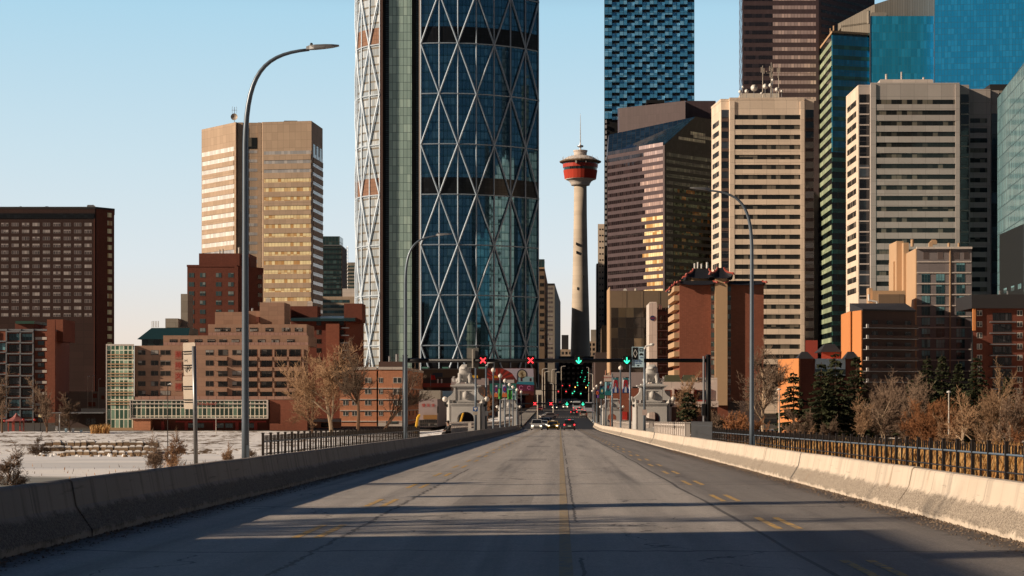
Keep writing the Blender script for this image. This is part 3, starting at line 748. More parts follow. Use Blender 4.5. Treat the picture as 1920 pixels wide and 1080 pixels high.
# ================================================================== signal gantry
D = 118.0; gz = Z(676, D)
g = thing('signal_gantry', 'black lane-signal gantry spanning the whole road before the stone lions', 'gantry', (0, D, road_z(D)))
xl, xr = X(759.5, D), X(1328, D)
mb = MB(); mb.tube([(xl, D, gz), (xr, D, gz)], .125, 10); mb.tube([(xl, D, gz - .0), (xl + 1.5, D, gz - .0)], .15, 10); mb.build('crossbeam', M['steel_dark'], g, smoothf=True)
for x in (xl, xr):
    mb = MB(); mb.tube([(x, D, road_z(D) + .1), (x, D, gz + .3)], [.2, .16], 10); mb.lathe(x, D, [(.19, gz + .3), (.19, gz + .34), (.05, gz + .4)], 10); mb.build('post', M['steel_dark'] if x < 0 else M['steel_dark'], g, smoothf=True)
mb = MB(); mb.box(xr - .42, xr - .2, D - .2, D + .2, Z(779, D), Z(757, D)); mb.build('control_box', M['black'], g)
mb = MB(); mb.tube([(xr - .3, D - .1, Z(800, D)), (xr - .3, D - .1, Z(668, D))], .075, 8); mb.tube([(xl + .13, D - .16, Z(805, D)), (xl + .13, D - .16, Z(668, D))], .05, 8); mb.build('conduit', M['galv'], g)
def lane_signal(px, kind, D=118.0, gz=gz, s=1.0, lab=''):
    x = X(px, D); q = thing('lane_signal', lab, 'lane signal', (x, D, gz - .3 * s), 'lit lane control signals')
    mb = MB(); mb.box(x - .3 * s, x + .3 * s, D - .3, D - .14, gz - .3 * s, gz + .3 * s)
    mb.box(x - .32 * s, x + .32 * s, D - .42, D - .3, gz + .3 * s, gz + .34 * s); mb.build('housing', M['black'], q)
    mb = MB(); y = D - .32; t = .045 * s
    def bar(a, b, w=t):
        v = Vector((b[0] - a[0], b[1] - a[1])).normalized() * 1; nx, nz = -v.y * w, v.x * w
        for q_ in (0,):
            P = [(x + a[0] - nx, y, gz + a[1] - nz), (x + b[0] - nx, y, gz + b[1] - nz), (x + b[0] + nx, y, gz + b[1] + nz), (x + a[0] + nx, y, gz + a[1] + nz)]
            mb.face(P); mb.face([(p[0], y + .03, p[2]) for p in reversed(P)])
            for k in range(4):
                A, B = P[k], P[(k + 1) % 4]; mb.face([A, (A[0], y + .03, A[2]), (B[0], y + .03, B[2]), B])
    u = .19 * s
    if kind == 'x': bar((-u, -u), (u, u)); bar((-u, u), (u, -u))
    else: bar((0, u * 1.2), (0, -u * .95)); bar((-u, 0.0), (0, -u * 1.1)); bar((u, 0.0), (0, -u * 1.1))
    mb.build('lit_symbol', M['lightred'] if kind == 'x' else M['lightgreen'], q)
for px, k, l in ((906, 'x', 'red lit cross signal under the gantry, left one of the pair'), (995, 'x', 'red lit cross signal under the gantry, nearer the centre of the road'),
                 (1085, 'a', 'green lit down arrow signal on the gantry above the red-tailed car'), (1175, 'a', 'green lit down arrow signal on the gantry beside the diamond sign')):
    lane_signal(px, k, lab=l, s=.9)
r = thing('road_sign', 'grey back of a square sign standing on the left half of the gantry', 'sign', (X(886, D), D, gz))
mb = MB(); mb.box(X(875, D), X(897, D), D + .16, D + .19, Z(690, D), Z(652, D)); mb.build('sign_panel', plain('sign_grey', (.17, .17, .16, 1), .6), r)
mb = MB(); mb.box(X(885, D), X(887.3, D), D - .16, D + .1, Z(690, D), Z(655, D)); mb.build('bracket', M['offwhite'], r)
# diamond lane sign
r = thing('diamond_lane_sign', 'pale blue lane sign with a white diamond on black, on the gantry', 'sign', (X(1196, D), D, Z(688, D)))
y = D - .2
def plate(root, name, x0, x1, y0, y1, mat, dy=0.0, th=.02):
    mb = MB(); mb.box(X(x0, D), X(x1, D), y - dy - th, y - dy, Z(y1, D), Z(y0, D)); return mb.build(name, mat, root)
pn = plate(r, 'sign_panel', 1184.5, 1206.8, 650.5, 688.5, M['signblue'])
bk = plate(r, 'black_field', 1185.6, 1196, 651.5, 674.5, M['black'], .025, .01)
mb = MB(); cx, cz = X(1190.8, D), Z(662.8, D)
o_, i_ = [(0, .29), (.145, 0), (0, -.29), (-.145, 0)], [(0, .22), (.108, 0), (0, -.22), (-.108, 0)]
for k in range(4):
    a, b = o_[k], o_[(k + 1) % 4]; c_, d_ = i_[(k + 1) % 4], i_[k]
    mb.face([(cx + p[0], y - .045, cz + p[1]) for p in (d_, c_, b, a)])
mb.build('diamond', M['white'], r)
mb = MB(); px = lambda q: X(q, D); pz = lambda q: Z(q, D)
ink = y - .034
def inkbox(x0, x1, y0, y1): mb.box(px(x0), px(x1), ink, ink + .01, pz(y1), pz(y0))
inkbox(1198.5, 1205.2, 653, 655); inkbox(1198.5, 1199.4, 655, 658.4); inkbox(1204.3, 1205.2, 655, 658.4); inkbox(1199, 1204.6, 657.2, 658.6); inkbox(1199.5, 1200.6, 658.6, 659.3); inkbox(1203, 1204.2, 658.6, 659.3)
inkbox(1198.4, 1205.3, 664, 666); inkbox(1199.6, 1203.8, 662.2, 664); inkbox(1198.9, 1200.2, 666, 666.6); inkbox(1203.4, 1204.8, 666, 666.6)
mb.face([(px(1192.8), ink, pz(684.4)), (px(1195.6), ink, pz(687)), (px(1199), ink, pz(684.4))])
mb.build('pictogram', M['black'], r)
def text(body, x, yy, z, size, mat, parent, name='lettering', rotx=pi / 2, rotz=0, ext=.004, label=None):
    cu = bpy.data.curves.new(name, 'FONT'); cu.body = body; cu.size = size; cu.align_x = 'CENTER'; cu.align_y = 'CENTER'; cu.extrude = ext
    o = bpy.data.objects.new(name, cu); COL.objects.link(o); cu.materials.append(mat)
    bpy.context.view_layer.update()
    dg = bpy.context.evaluated_depsgraph_get(); me = bpy.data.meshes.new_from_object(o.evaluated_get(dg))
    bpy.data.objects.remove(o); me.name = name
    o = bpy.data.objects.new(name, me); COL.objects.link(o)
    if not me.materials: me.materials.append(mat)
    if parent is not None:
        o.parent = parent; q = parent['_o']; o.location = (x - q[0], yy - q[1], z - q[2])
    else: o.location = (x, yy, z)
    o.rotation_euler = (rotx, 0, rotz); return o
text('07:00-09:00', X(1195.7, D), ink, Z(677.4, D), .115, M['blue'], r); text('MON-FRI', X(1195.7, D), ink, Z(681, D), .105, M['blue'], r)
text('HOV', X(1202, D), ink, Z(670.5, D), .10, M['blue'], r)
# ================================================================== building materials
BR = {}
BR['hotel'] = wall('dark_brick', (.050, .026, .024, 1), .25, (6.6, 3.06, .25), .7)
BR['brick'] = wall('red_brick', (.27, .095, .06, 1), .3, (.6, .35, .03), .75)
BR['brickdk'] = wall('dark_red_brick', (.17, .055, .038, 1), .3, (.6, .35, .03), .75)
BR['orange'] = wall('orange_brick', (.62, .28, .165, 1), .25, (.6, .35, .03), .8)
BR['peach'] = wall('peach_brick', (.38, .235, .17, 1), .22, (2.4, 1.2, .06), .75)
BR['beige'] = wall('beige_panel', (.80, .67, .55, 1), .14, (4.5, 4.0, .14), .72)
BR['beige2'] = wall('shaded_beige_panel', (.47, .425, .405, 1), .14, (4.5, 4.0, .14), .72)  # greyed beige puts the shade of the front into its colour
BR['octa'] = wall('tan_stone', (.50, .375, .28, 1), .14, (3.0, 3.9, .14), .72)
BR['purple'] = wall('plum_granite', (.095, .066, .074, 1), .15, (1.6, 3.9, .1), .7, .45)
BR['taupe'] = wall('taupe_panel', (.23, .165, .115, 1), .12, (6, 6, .12), .7)
BR['tan'] = wall('tan_stucco', (.55, .37, .23, 1), .12)
BR['pinkgrey'] = wall('pink_grey_panel', (.24, .215, .225, 1), .12, (3.6, 3.3, .08), .8)
BR['white'] = wall('white_stucco', (.66, .60, .56, 1), .15, (4, 5.0, .12), .7)
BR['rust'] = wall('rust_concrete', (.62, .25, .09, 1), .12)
BR['plumdk'] = wall('dark_brown_wall', (.10, .07, .065, 1), .2)
BR['greyc'] = wall('grey_concrete', (.34, .31, .27, 1), .2, (3, 3.4, .1), .7)
BR['towerc'] = wall('slipformed_concrete', (.58, .50, .41, 1), .16, (40, 3.2, .10), .85)
BR['pink'] = wall('pale_pink_wall', (.38, .31, .31, 1), .15)
BR['roofdk'] = plain('dark_roof', (.025, .025, .03, 1), .7)
BR['roofteal'] = plain('teal_metal_roof', (.02, .06, .075, 1), .4, .3)
BR['tile'] = plain('dark_roof_tile', (.018, .02, .028, 1), .5)
BR['redtrim'] = plain('red_trim', (.38, .07, .05, 1), .5)
G = {}
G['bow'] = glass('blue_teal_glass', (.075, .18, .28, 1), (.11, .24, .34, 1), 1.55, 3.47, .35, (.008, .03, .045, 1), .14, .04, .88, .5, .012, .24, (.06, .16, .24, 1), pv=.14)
G['bowl'] = glass('pale_sunlit_glass', (.50, .56, .60, 1), (.70, .74, .76, 1), 1.3, 3.47, .4, (.16, .15, .14, 1), .16, .12, .3, .8, .02, .22, (.30, .26, .2, 1))  # pale tint paints the sun and sky reflected in the left face
G['bowdark'] = glass('plant_floor_louvre', (.006, .008, .012, 1), (.012, .016, .022, 1), 1.55, 1.2, .3, (.004, .004, .006, 1), .1, .3, .2, .5, .01)
G['bowstrip'] = glass('green_grey_glass', (.44, .62, .58, 1), (.52, .70, .64, 1), 1.5, 3.47, .35, (.05, .09, .10, 1), .16, .08, .1, .8, .014)
G['louvre'] = glass('louvre_strip', (.018, .035, .05, 1), (.025, .05, .065, 1), 3, .9, .3, (.006, .01, .014, 1), .25, .3, .3)
G['telus'] = glass('sky_blue_glass', (.10, .40, .70, 1), (.26, .62, .92, 1), 2.0, 3.3, .4, (.01, .02, .03, 1), .16, .08, .4, .9, .02)
G['teal'] = glass('teal_grey_glass', (.04, .09, .10, 1), (.10, .18, .19, 1), 1.8, 3.3, .3, (.05, .06, .06, 1), .3, .1, .3)
G['ribbon'] = glass('dark_ribbon_glass', (.018, .019, .018, 1), (.17, .15, .12, 1), 1.7, 9, .36, (.012, .012, .012, 1), .1, .1, .05, .5)
G['matte'] = glass('matte_window_glass', (.022, .021, .02, 1), (.14, .12, .10, 1), 1.7, 9, .3, (.02, .02, .02, 1), .1, .55, 0, .1)  # ribbon glass made rough and weakly reflecting
G['ribdk'] = glass('blue_black_glass', (.012, .014, .02, 1), (.05, .06, .08, 1), 3.4, 3.9, .25, (.06, .05, .05, 1), .12, .08, .2, .9)
G['ribpurple'] = glass('plum_mirror_glass', (.03, .02, .024, 1), (.06, .04, .045, 1), 1.6, 9, .3, (.02, .015, .015, 1), .1, .07, .3, .9, .02)
G['ribpink'] = glass('rose_reflection_tint', (.58, .43, .41, 1), (.74, .55, .50, 1), 1.6, 9, .3, (.22, .14, .13, 1), .22, .12, .15, .9, .02)  # rose tint paints the sunrise sky reflected in the bands
G['gold'] = glass('gold_reflection_tint', (.72, .40, .15, 1), (1.0, .86, .52, 1), 1.6, 9, .9, (.42, .26, .12, 1), .14, .10, .05, .9, .03)  # gold base colour painted in for sunrise reflections
G['bright'] = glass('sun_glint_glass', (.85, .82, .78, 1), (.9, .88, .85, 1), 1.6, 9, .3, (.45, .40, .34, 1), .12, .2, .1, .6)  # whitish base stands for sun glinting in the ribbons
G['silver'] = glass('silver_glass', (.42, .42, .44, 1), (.52, .50, .50, 1), 1.6, 9, .3, (.30, .27, .24, 1), .12, .2, .1, .6)
G['greenA'] = glass('pale_green_spandrel', (.42, .52, .36, 1), (.50, .60, .42, 1), 3, 9, .3, (.12, .16, .1, 1), .12, .3, 0, .5)
G['greenD'] = glass('dark_green_spandrel', (.05, .20, .17, 1), (.06, .25, .21, 1), 3, 9, .3, (.01, .03, .03, 1), .12, .15, .2, .8)
G['blk'] = glass('black_glass', (.004, .009, .010, 1), (.015, .04, .045, 1), 1.6, 9, .3, (.002, .004, .004, 1), .12, .08, .1, .9)
G['bluebox'] = glass('deep_cyan_glass', (.015, .30, .54, 1), (.025, .34, .60, 1), 1.5, 3.9, .3, (.02, .22, .34, 1), .13, .08, .1, .8, .006)
G['bigblue'] = glass('bright_blue_glass', (.015, .31, .70, 1), (.025, .36, .78, 1), 1.5, 2.8, .4, (.012, .2, .42, 1), .2, .08, .1, .8, .008, pv=.1)
G['palet'] = glass('pale_teal_glass', (.26, .50, .58, 1), (.32, .58, .65, 1), 1.6, 3.9, .4, (.05, .10, .12, 1), .3, .1, .3, .8, .006)
G['amber'] = glass('amber_reflection_tint', (.035, .014, .006, 1), (.50, .16, .04, 1), 1.6, 9, .2, (.02, .01, .006, 1), .12, .1, .1, .8, .03)  # amber panes are warm reflections put into the base colour
G['brownlow'] = glass('bronze_glass', (.035, .024, .018, 1), (.20, .14, .08, 1), 2.6, 3.4, .22, (.015, .012, .01, 1), .14, .08, .35, .8, .03)
G['gwall'] = glass('green_glass_wall', (.06, .14, .10, 1), (.30, .46, .36, 1), 1.13, 2.6, .42, (.92, .90, .74, 1), .24, .12, 0, .6)
G['skywalk'] = glass('walkway_glass', (.035, .065, .05, 1), (.15, .24, .18, 1), 1.15, 2.15, .35, (.92, .84, .70, 1), .22, .12, 0, .6)
WN = {}
WN['hotel'] = winmat('hotel_window', (.12, .10, .105, 1), (.42, .38, .38, 1), (.26, .215, .21, 1), .10, .06, 3, 1, .6)
WN['teal'] = winmat('teal_window', (.05, .09, .10, 1), (.30, .36, .36, 1), (.10, .06, .05, 1), .05, .08, 2, 1, .3)
WN['dark'] = winmat('dark_window', (.015, .013, .012, 1), (.16, .15, .14, 1), (.05, .035, .028, 1), .05, .08, 2, 1, .16)
WN['mixed'] = winmat('curtained_window', (.02, .018, .017, 1), (.38, .36, .34, 1), (.12, .085, .07, 1), .05, .08, 2, 1, .42)
WN['whitef'] = winmat('white_framed_window', (.05, .06, .065, 1), (.35, .38, .38, 1), (.62, .58, .54, 1), .10, .09, 2, 1, .25)
WN['tealtall'] = winmat('teal_tall_window', (.015, .05, .065, 1), (.18, .38, .44, 1), (.05, .10, .11, 1), .07, .03, 3, 2, .6)
WN['small'] = winmat('small_window', (.12, .07, .06, 1), (.5, .5, .48, 1), (.2, .1, .08, 1), .06, .08, 1, 1, .4)
WN['balc'] = winmat('balcony_door', (.012, .012, .014, 1), (.10, .10, .11, 1), (.03, .025, .025, 1), .04, .05, 3, 1, .35)

def vents(b, items, mat=None):
    """small roof machinery: (px0, px1, ytop, ybottom, depth)"""
    for x0, x1, y0, y1, d in items:
        mb = MB(); a, c, z0, z1 = X(x0, d), X(x1, d), Z(y1, d), Z(y0, d)
        if x1 - x0 > 6:
            mb.box(a, c, d, d + (c - a) * .8, z0, z1); mb.box(a + .2, c - .2, d + .2, d + .6, z1, z1 + .25); mb.build('roof_unit', mat or M['offwhite'], b.root)
        else:
            r = (c - a) / 2; mb.lathe((a + c) / 2, d + r, [(r, z0), (r, z1 * .98 + z0 * .02), (r * 1.3, z1), (r * .5, z1 + .1)], 8); mb.build('vent_pipe', mat or M['galv'], b.root)

# ------------------------------------------------------------------ far left hotel
b = Bld('hotel_tower', 'broad dark brown hotel tower with rows of pale windows at the left edge', 'hotel', [(-40, 800), (178, 800), (180, 800.5), (214, 808)], 391, -8, 20, BR['hotel'])
b.grid(0, [-30 + 0 * 1 + 19.53 * k + 19.5 for k in range(10)], [421 + 13.05 * k for k in range(14)], 13.5, 6.5, WN['hotel'])
b.part('plant_louvre', G['bowdark'], 0, 400, 410, -38, 177, -.1, .15)
b.part('corner_pier', BR['brickdk'], 0, 410, 740, 177, 177.9, -.1, .5)
mb = MB(); fbox(mb, b.F[2], 0, b.F[2].L, -8, b.z1, -.1, .12); mb.build('side_wall', BR['brickdk'], b.root)
F = b.F[2]
for k in range(17):
    mb = MB(); z = Z(402 + 15.2 * k, 805); fbox(mb, F, F.L * .62, F.L * .86, z - 1.2, z + .8, 0, .25); mb.build('side_window', G['gold'], b.root)  # gold panes paint the warm light on this edge strip
b.roofcap(BR['roofdk'], .8, .3); b.done()
vents(b, [(163, 176, 385, 391, 810), (36, 40, 387, 391, 810), (84, 90, 387, 391, 810)], M['galv'])

# ------------------------------------------------------------------ left riverside flats
b = Bld('riverside_apartments', 'riverside brick apartment block with white gridded balconies in front of the brown hotel', 'apartment block', [(-30, 560), (88, 560), (104, 562), (130, 600)], 620, -8.2, 14, BR['brick'])
cols = [-16, 3, 28, 53]
for x0, x1, yb in ((-14, 12, 640), (15, 39, 622), (40, 63, 622)):
    n = 8
    for k in range(9):
        y = yb + 20.6 * k
        if y > 790: break
        b.grid(0, [(x0 + x1) / 2], [y + 10], x1 - x0 - 3.5, 13, WN['balc'] if 0 < k < 6 else WN['tealtall'])
        b.part('balcony_slab', M['galv'], 0, y - 1.2, y + 1.2, x0 - 1, x1 + 1, 0, 1.2)
for x in (-14.5, 13.5, 39.5, 63.5): b.part('balcony_column', M['galv'], 0, 617, 800, x - 1.2, x + 1.2, 0, 1.0)
for k in range(9): 
    b.grid(0, [77], [643 + 20.6 * k], 12, 8, WN['teal']); b.part('lintel', BR['white'], 0, 632 + 20.6 * k, 637 + 20.6 * k, 66, 88, 0, .25)
b.part('brick_pier', BR['brick'], 0, 600, 800, 89, 104, -.3, .5)
b.add('stair_tower', BR['brick'], 88, 118, 566, 580, 599, 640); b.add('penthouse', BR['brickdk'], 28, 65, 568, 582, 606, 632)
b.add('penthouse', BR['brickdk'], 80, 103, 567, 580, 611, 630)
b.add('green_roof', plain('green_roof', (.02, .07, .05, 1), .5), 29, 64, 566, 584, 602, 607); b.roofcap(M['galv'], .5, .2); b.done()

# ------------------------------------------------------------------ low buildings and small park between
b = Bld('low_mural_building', 'low pale wall building with rust squares behind the bare trees', 'building', [(130, 590), (200, 590)], 734, -8, 12, BR['greyc'])
for x, y, w_, h_ in ((178, 742, 8, 8), (172, 758, 14, 8), (193, 745, 6, 7)): b.part('painted_square', BR['brick'], 0, y - h_ / 2, y + h_ / 2, x - w_ / 2, x + w_ / 2, 0, .1)
b.add('stair_box', BR['greyc'], 184, 198, 592, 600, 726, 736); b.done()
b = Bld('dark_pavilion', 'low dark brown building with a thin white canopy beside the glass stair tower', 'building', [(104, 505), (198, 505)], 776, -8.15, 14, BR['plumdk'])
b.grid(0, [121, 165, 175], [790], 9, 13, WN['mixed']); mb = MB(); mb.box(X(96, 500), X(199, 500), 497, 507, Z(775, 500), Z(773, 500)); mb.build('canopy', M['galv'], b.root)
b.part('service_box', BR['roofdk'], 0, 766, 776, 150, 198, -3, -1); b.done()

# ------------------------------------------------------------------ peach terraced building with glass stair tower
b = Bld('glass_stair_tower', 'pale framed green glass stair tower at the corner of the peach terraced building', 'tower', [(199, 478), (251, 478)], 648, -8.2, 10, G['gwall'])
for k in range(6): b.part('floor_band', BR['tan'], 0, 664 + 17.6 * k, 666 + 17.6 * k, None, None, 0, .25)
for k in range(6): b.part('floor_band', BR['tan'], 0, 669.5 + 17.6 * k, 671 + 17.6 * k, None, None, 0, .25)
b.part('corner_frame', BR['white'], 0, 647, 808, 199, 201, 0, .3); b.part('plinth', BR['tan'], 0, 802, 812, None, None, 0, .4); b.roofcap(BR['white'], .4, .1); b.done()

b = Bld('terraced_apartments', 'peach brick terraced apartments with four red character panels and balconies', 'apartment block', [(252, 480), (578, 480)], 648, -8.2, 22, BR['peach'])
def upper(name, x0, x1, y0, y1, d0, d1, wins=(), mat=BR['peach']):
    b.add(name, mat, x0, x1, d0, d1, y0, y1)
    for xs, y, w_, h_ in wins:
        for x in xs:
            mb = MB(); mb.box(X(x - w_ / 2, d0), X(x + w_ / 2, d0), d0 - .07, d0 + .1, Z(y + h_ / 2, d0), Z(y - h_ / 2, d0))
            mb.build('window', WN['mixed'], b.root)
upper('upper_storey', 306, 578, 629, 648.2, 483, 500, [((325, 345, 372, 396, 418, 441, 465, 490, 516, 545), 639.5, 14, 7)])
upper('upper_storey', 390, 575, 608, 629.2, 486, 501, [((410, 424, 450, 476, 505, 536, 560), 618, 15, 7)])
b.add('lift_tower', BR['peach'], 487, 533, 489, 500, 567, 609); b.add('stair_head', BR['peach'], 462, 490, 492, 500, 583, 609)
b.add('stair_head', BR['peach'], 403, 460, 491, 500, 585, 609); b.add('dormer', BR['brickdk'], 480, 486, 488, 492, 594, 604)
for y, x0, x1, dd in ((647, 306, 578, 481.5), (628.5, 390, 575, 484.5)):
    mb = MB(); mb.box(X(x0, dd), X(x1, dd), dd, dd + .12, Z(y, dd), Z(y - 5, dd)); mb.build('terrace_railing', wall('pink_railing', (.42, .26, .22, 1), .1, (1.1, 9, .12), .5), b.root)
# sloping metal roof at the left
mb = MB(); d = 484; a, c = X(257, d), X(352, d); z0, z1 = Z(636, d), Z(614, d)
mb.frustum([(a, d), (c, d), (c, d + 14), (a, d + 14)], [(a + 3.2, d + 3), (c, d + 3), (c, d + 14), (a + 3.2, d + 14)], z0, z1); mb.build('metal_roof', BR['roofteal'], b.root)
mb = MB(); mb.box(a + 1, c, d + 1, d + 13, Z(648.2, d), z0); mb.build('clerestory', G['blk'], b.root)
rows = [661, 680.5, 700, 719.5, 737]
b.grid(0, [266, 290], rows, 14, 9.5, WN['mixed']); b.grid(0, [310], rows, 19, 9.5, WN['mixed'])
b.grid(0, [393], rows, 15, 10.5, WN['mixed']); b.grid(0, [418], rows, 18, 11.5, WN['dark'])
b.grid(0, [444], rows, 17, 10, WN['mixed']); b.grid(0, [472, 500, 528, 554], rows, 20, 12.5, WN['dark'])
for k in range(5):
    y = 669 + 19.5 * k
    for x0, x1 in ((403, 427), (462, 484), (489, 512), (516, 540), (543, 566)):
        b.part('balcony', BR['peach'], 0, y, y + 7, x0, x1, 0, 1.3)
for x in (461, 487, 514, 541, 569): b.part('pilaster', BR['peach'], 0, 655, 745, x - 1.6, x + 1.6, 0, 1.0)
ink = plain('vermilion', (.42, .05, .035, 1), .6); pan = wall('red_tinted_panel', (.36, .15, .11, 1), .1)
for k, ch in enumerate('華埠文樓'):
    y0 = 658 + 20 * k
    pnl = b.part('character_panel', pan, 0, y0, y0 + 15, 328, 341, 0, .12)
    F = b.F[0]; p = F.at(F.u(334.5), .16)
    text(ch, p[0], p[1], Z(y0 + 7.5, 480), 1.7, ink, b.root, 'red_character')
# glazed walkway and podium
b.part('walkway', G['skywalk'], 0, 752, 783, 248, 505, 0, 2.6)
for y in (750.5, 757, 784): b.part('walkway_beam', BR['white'], 0, y - 1, y + 1, 247, 506, 0, 2.9)
b.part('end_frame', BR['white'], 0, 750, 785, 248, 250, 0, 2.95); b.part('end_frame', BR['white'], 0, 750, 785, 503, 506, 0, 2.95)
b.part('parapet_rail', wall('pink_parapet', (.42, .25, .2, 1), .1, (2.2, 9, .15), .5), 0, 743, 749.5, 252, 578, 0, 1.9)
b.part('brick_base', BR['orange'], 0, 785, 812, 254, 286, 0, 2.4); b.part('brick_base', BR['brick'], 0, 750, 812, 508, 578, 0, 2.0)
b.part('shop_recess', BR['brickdk'], 0, 787, 812, 287, 505, 0, .3)
b.grid(0, [360, 376, 413, 430, 470], [798], 14, 9, WN['teal'], n1=.4)
b.part('shop_fascia', M['red'], 0, 789, 792, 330, 500, .3, .5)
for x in (306, 350, 404, 445, 480): b.part('red_pier', ink, 0, 790, 812, x - 3, x + 3, .3, .6)
F = b.F[0]; p = F.at(F.u(389), 3.0); text('RESTAURANT', p[0], p[1], Z(757.5, 480), 1.0, ink, b.root, ext=.03)
p = F.at(F.u(419), 3.0); text('Garden', p[0], p[1], Z(758, 480), .8, plain('dull_green', (.08, .16, .12, 1), .6), b.root, ext=.03)
b.done(); vents(b, [(462, 466, 576, 585, 492), (471, 475, 578, 585, 492), (498, 507, 560, 567, 493)])
# rooftop boxes beyond
b = Bld('grey_rooftop_block', 'small grey block with aerials just left of the dark red apartment tower', 'building', [(310, 560), (351, 560)], 612, -8, 10, BR['greyc'])
b.grid(0, [319, 333], [604], 6, 6, WN['dark']); b.add('plant_box', BR['greyc'], 310, 334, 558, 566, 597, 614); b.add('plant_box', BR['greyc'], 339, 352, 562, 570, 551, 614)
for x in (285, 288, 291, 294, 297): 
    mb = MB(); mb.tube([(X(x, 556), 556, Z(614, 556)), (X(x, 556), 556, Z(602 + (x % 3) * 2, 556))], .1, 5); mb.build('aerial', M['offwhite'], b.root)
b.done()

# ------------------------------------------------------------------ dark red apartment tower
b = Bld('red_apartment_tower', 'dark red brick apartment tower left of centre in front of the beige octagonal tower', 'apartment block', [(351, 590), (444, 590), (446, 594), (493, 604)], 500, -8, 16, BR['brickdk'])
b.grid(0, [359, 380, 410, 433], [516 + 17.2 * k for k in range(7)], 10.5, 9, WN['teal'])
b.part('brick_pier', BR['brickdk'], 0, 500, 640, 440, 447, -.2, .6); b.grid(2, [487], [516 + 17.2 * k for k in range(4)], 6, 8, WN['dark'])
b.add('penthouse', BR['brickdk'], 373, 449, 594, 610, 475, 501); b.add('penthouse', BR['brickdk'], 449, 468, 598, 612, 476, 501)
b.roofcap(BR['brickdk'], .6, .2); b.done(); vents(b, [(410, 413, 468, 475, 598), (416, 419, 467, 475, 598), (446, 450, 464, 475, 598)], M['offwhite'])

# ------------------------------------------------------------------ beige octagonal tower
b = Bld('octagonal_office_tower', 'tall beige office tower with bright ribbon windows and chamfered corners, left of the glass skyscraper', 'office tower', [(378, 925), (442, 900), (446, 902), (490, 902), (492, 900), (584, 896), (605, 922)], 230, -8, 40, BR['octa'], topz=Z(230, 902))
b.ribbons(0, 287, 17.1, 11, 8, 379, 439, G['bright'], spandrel=.3); b.ribbons(0, 475, 17.1, 9, 8, 379, 439, G['silver'])
b.ribbons(2, 282, 17.1, 18, 5.5, 458, 483, G['silver']); b.ribbons(4, 284, 17.1, 3, 6.5, 495, 583, G['silver'], spandrel=.3)
b.ribbons(4, 335.3, 17.1, 15, 7.5, 495, 583, G['gold'], spandrel=.3); b.ribbons(5, 286, 17.1, 18, 7, 587, 605, G['octal'] if 'octal' in G else G['silver'], spandrel=.3)
for x in (587, 593, 599): b.part('top_slot', G['blk'], 5, 268, 300, x, x + 3.5, -.1, .15)
b.part('top_louvre', G['ribbon'], 2, 258, 279, 456, 483, -.1, .15)
b.part('pier', BR['octa'], 2, 230, 590, 446, 456, 0, .9); b.part('pier', BR['octa'], 2, 230, 590, 484, 490, 0, .9)
b.done(); vents(b, [(532, 558, 227, 234, 925), (558, 566, 230, 236, 925)], M['galv'])
r = thing('satellite_dish', 'round satellite dish with thin mast on the beige octagonal tower roof', 'satellite dish', (X(439, 905), 906, Z(231, 905)))
mb = MB(); mb.tube([(X(439, 905), 906, Z(231, 905)), (X(439, 905), 906, Z(200, 905))], .12, 6)
for x in (435, 443): mb.tube([(X(x, 905), 906, Z(212, 905)), (X(x, 905), 906, Z(199, 905))], .07, 4)
mb.tube([(X(434, 905), 906, Z(206, 905)), (X(444, 905), 906, Z(206, 905))], .07, 4); mb.build('mast', M['galv'], r)
mb = MB(); n = 14; c = (X(439, 905), 905, Z(219, 905)); R_ = 1.75
for k in range(n):
    a0, a1 = 2 * pi * k / n, 2 * pi * (k + 1) / n
    for (ra, ya), (rb, yb) in (((0.01, .5), (.8, .35)), ((.8, .35), (R_, 0))):
        mb.face([(c[0] + ra * cos(a0), c[1] + ya, c[2] + ra * sin(a0)), (c[0] + rb * cos(a0), c[1] + yb, c[2] + rb * sin(a0)), (c[0] + rb * cos(a1), c[1] + yb, c[2] + rb * sin(a1)), (c[0] + ra * cos(a1), c[1] + ya, c[2] + ra * sin(a1))])
mb.build('dish', M['tan_sign'], r, smoothf=True)

# ------------------------------------------------------------------ behind: teal towers
b = Bld('teal_glass_tower', 'grey teal glass tower with stepped top, just right of the beige octagonal tower', 'office tower', [(600, 1020), (640, 1020), (649, 1050)], 461, -6, 25, G['teal'])
b.ribbons(0, 466, 9.4, 10, 3.2, 606, 640, G['louvre']); b.add('upper_box', G['teal'], 604, 637, 1024, 1040, 443, 462); b.part('side_column', BR['plumdk'], 1, 461, 600, None, None, 0, .4)
b.roofcap(M['galv'], .6); b.done()
b = Bld('grey_far_tower', 'small grey tower beside the glass skyscraper, behind a crane-like mast', 'office tower', [(650, 1100), (672, 1100)], 492, -6, 20, BR['greyc'])
b.ribbons(0, 498, 6.5, 8, 3, 651, 671, G['teal']); b.done()
r = thing('roof_mast', 'thin lattice mast between the grey far tower and the teal glass tower', 'mast', (X(651, 1090), 1090, Z(500, 1090)))
mb = MB()
for x in (650, 652.4): mb.tube([(X(x, 1090), 1090, Z(545, 1090)), (X(x, 1090), 1090, Z(463, 1090))], .12, 4)
for k in range(14): mb.tube([(X(650, 1090), 1090, Z(545 - 6 * k, 1090)), (X(652.4, 1090), 1090, Z(539 - 6 * k, 1090))], .08, 3)
mb.build('lattice', M['galv'], r)
b = Bld('cream_low_block', 'cream low-rise with dark glazing strips below the teal glass tower', 'building', [(605, 840), (668, 840)], 556, -6, 20, BR['octa'])
b.ribbons(0, 562, 10, 4, 5.5, 606, 655, G['teal']); b.add('white_block', BR['white'], 642, 667, 846, 856, 541, 558); b.done()

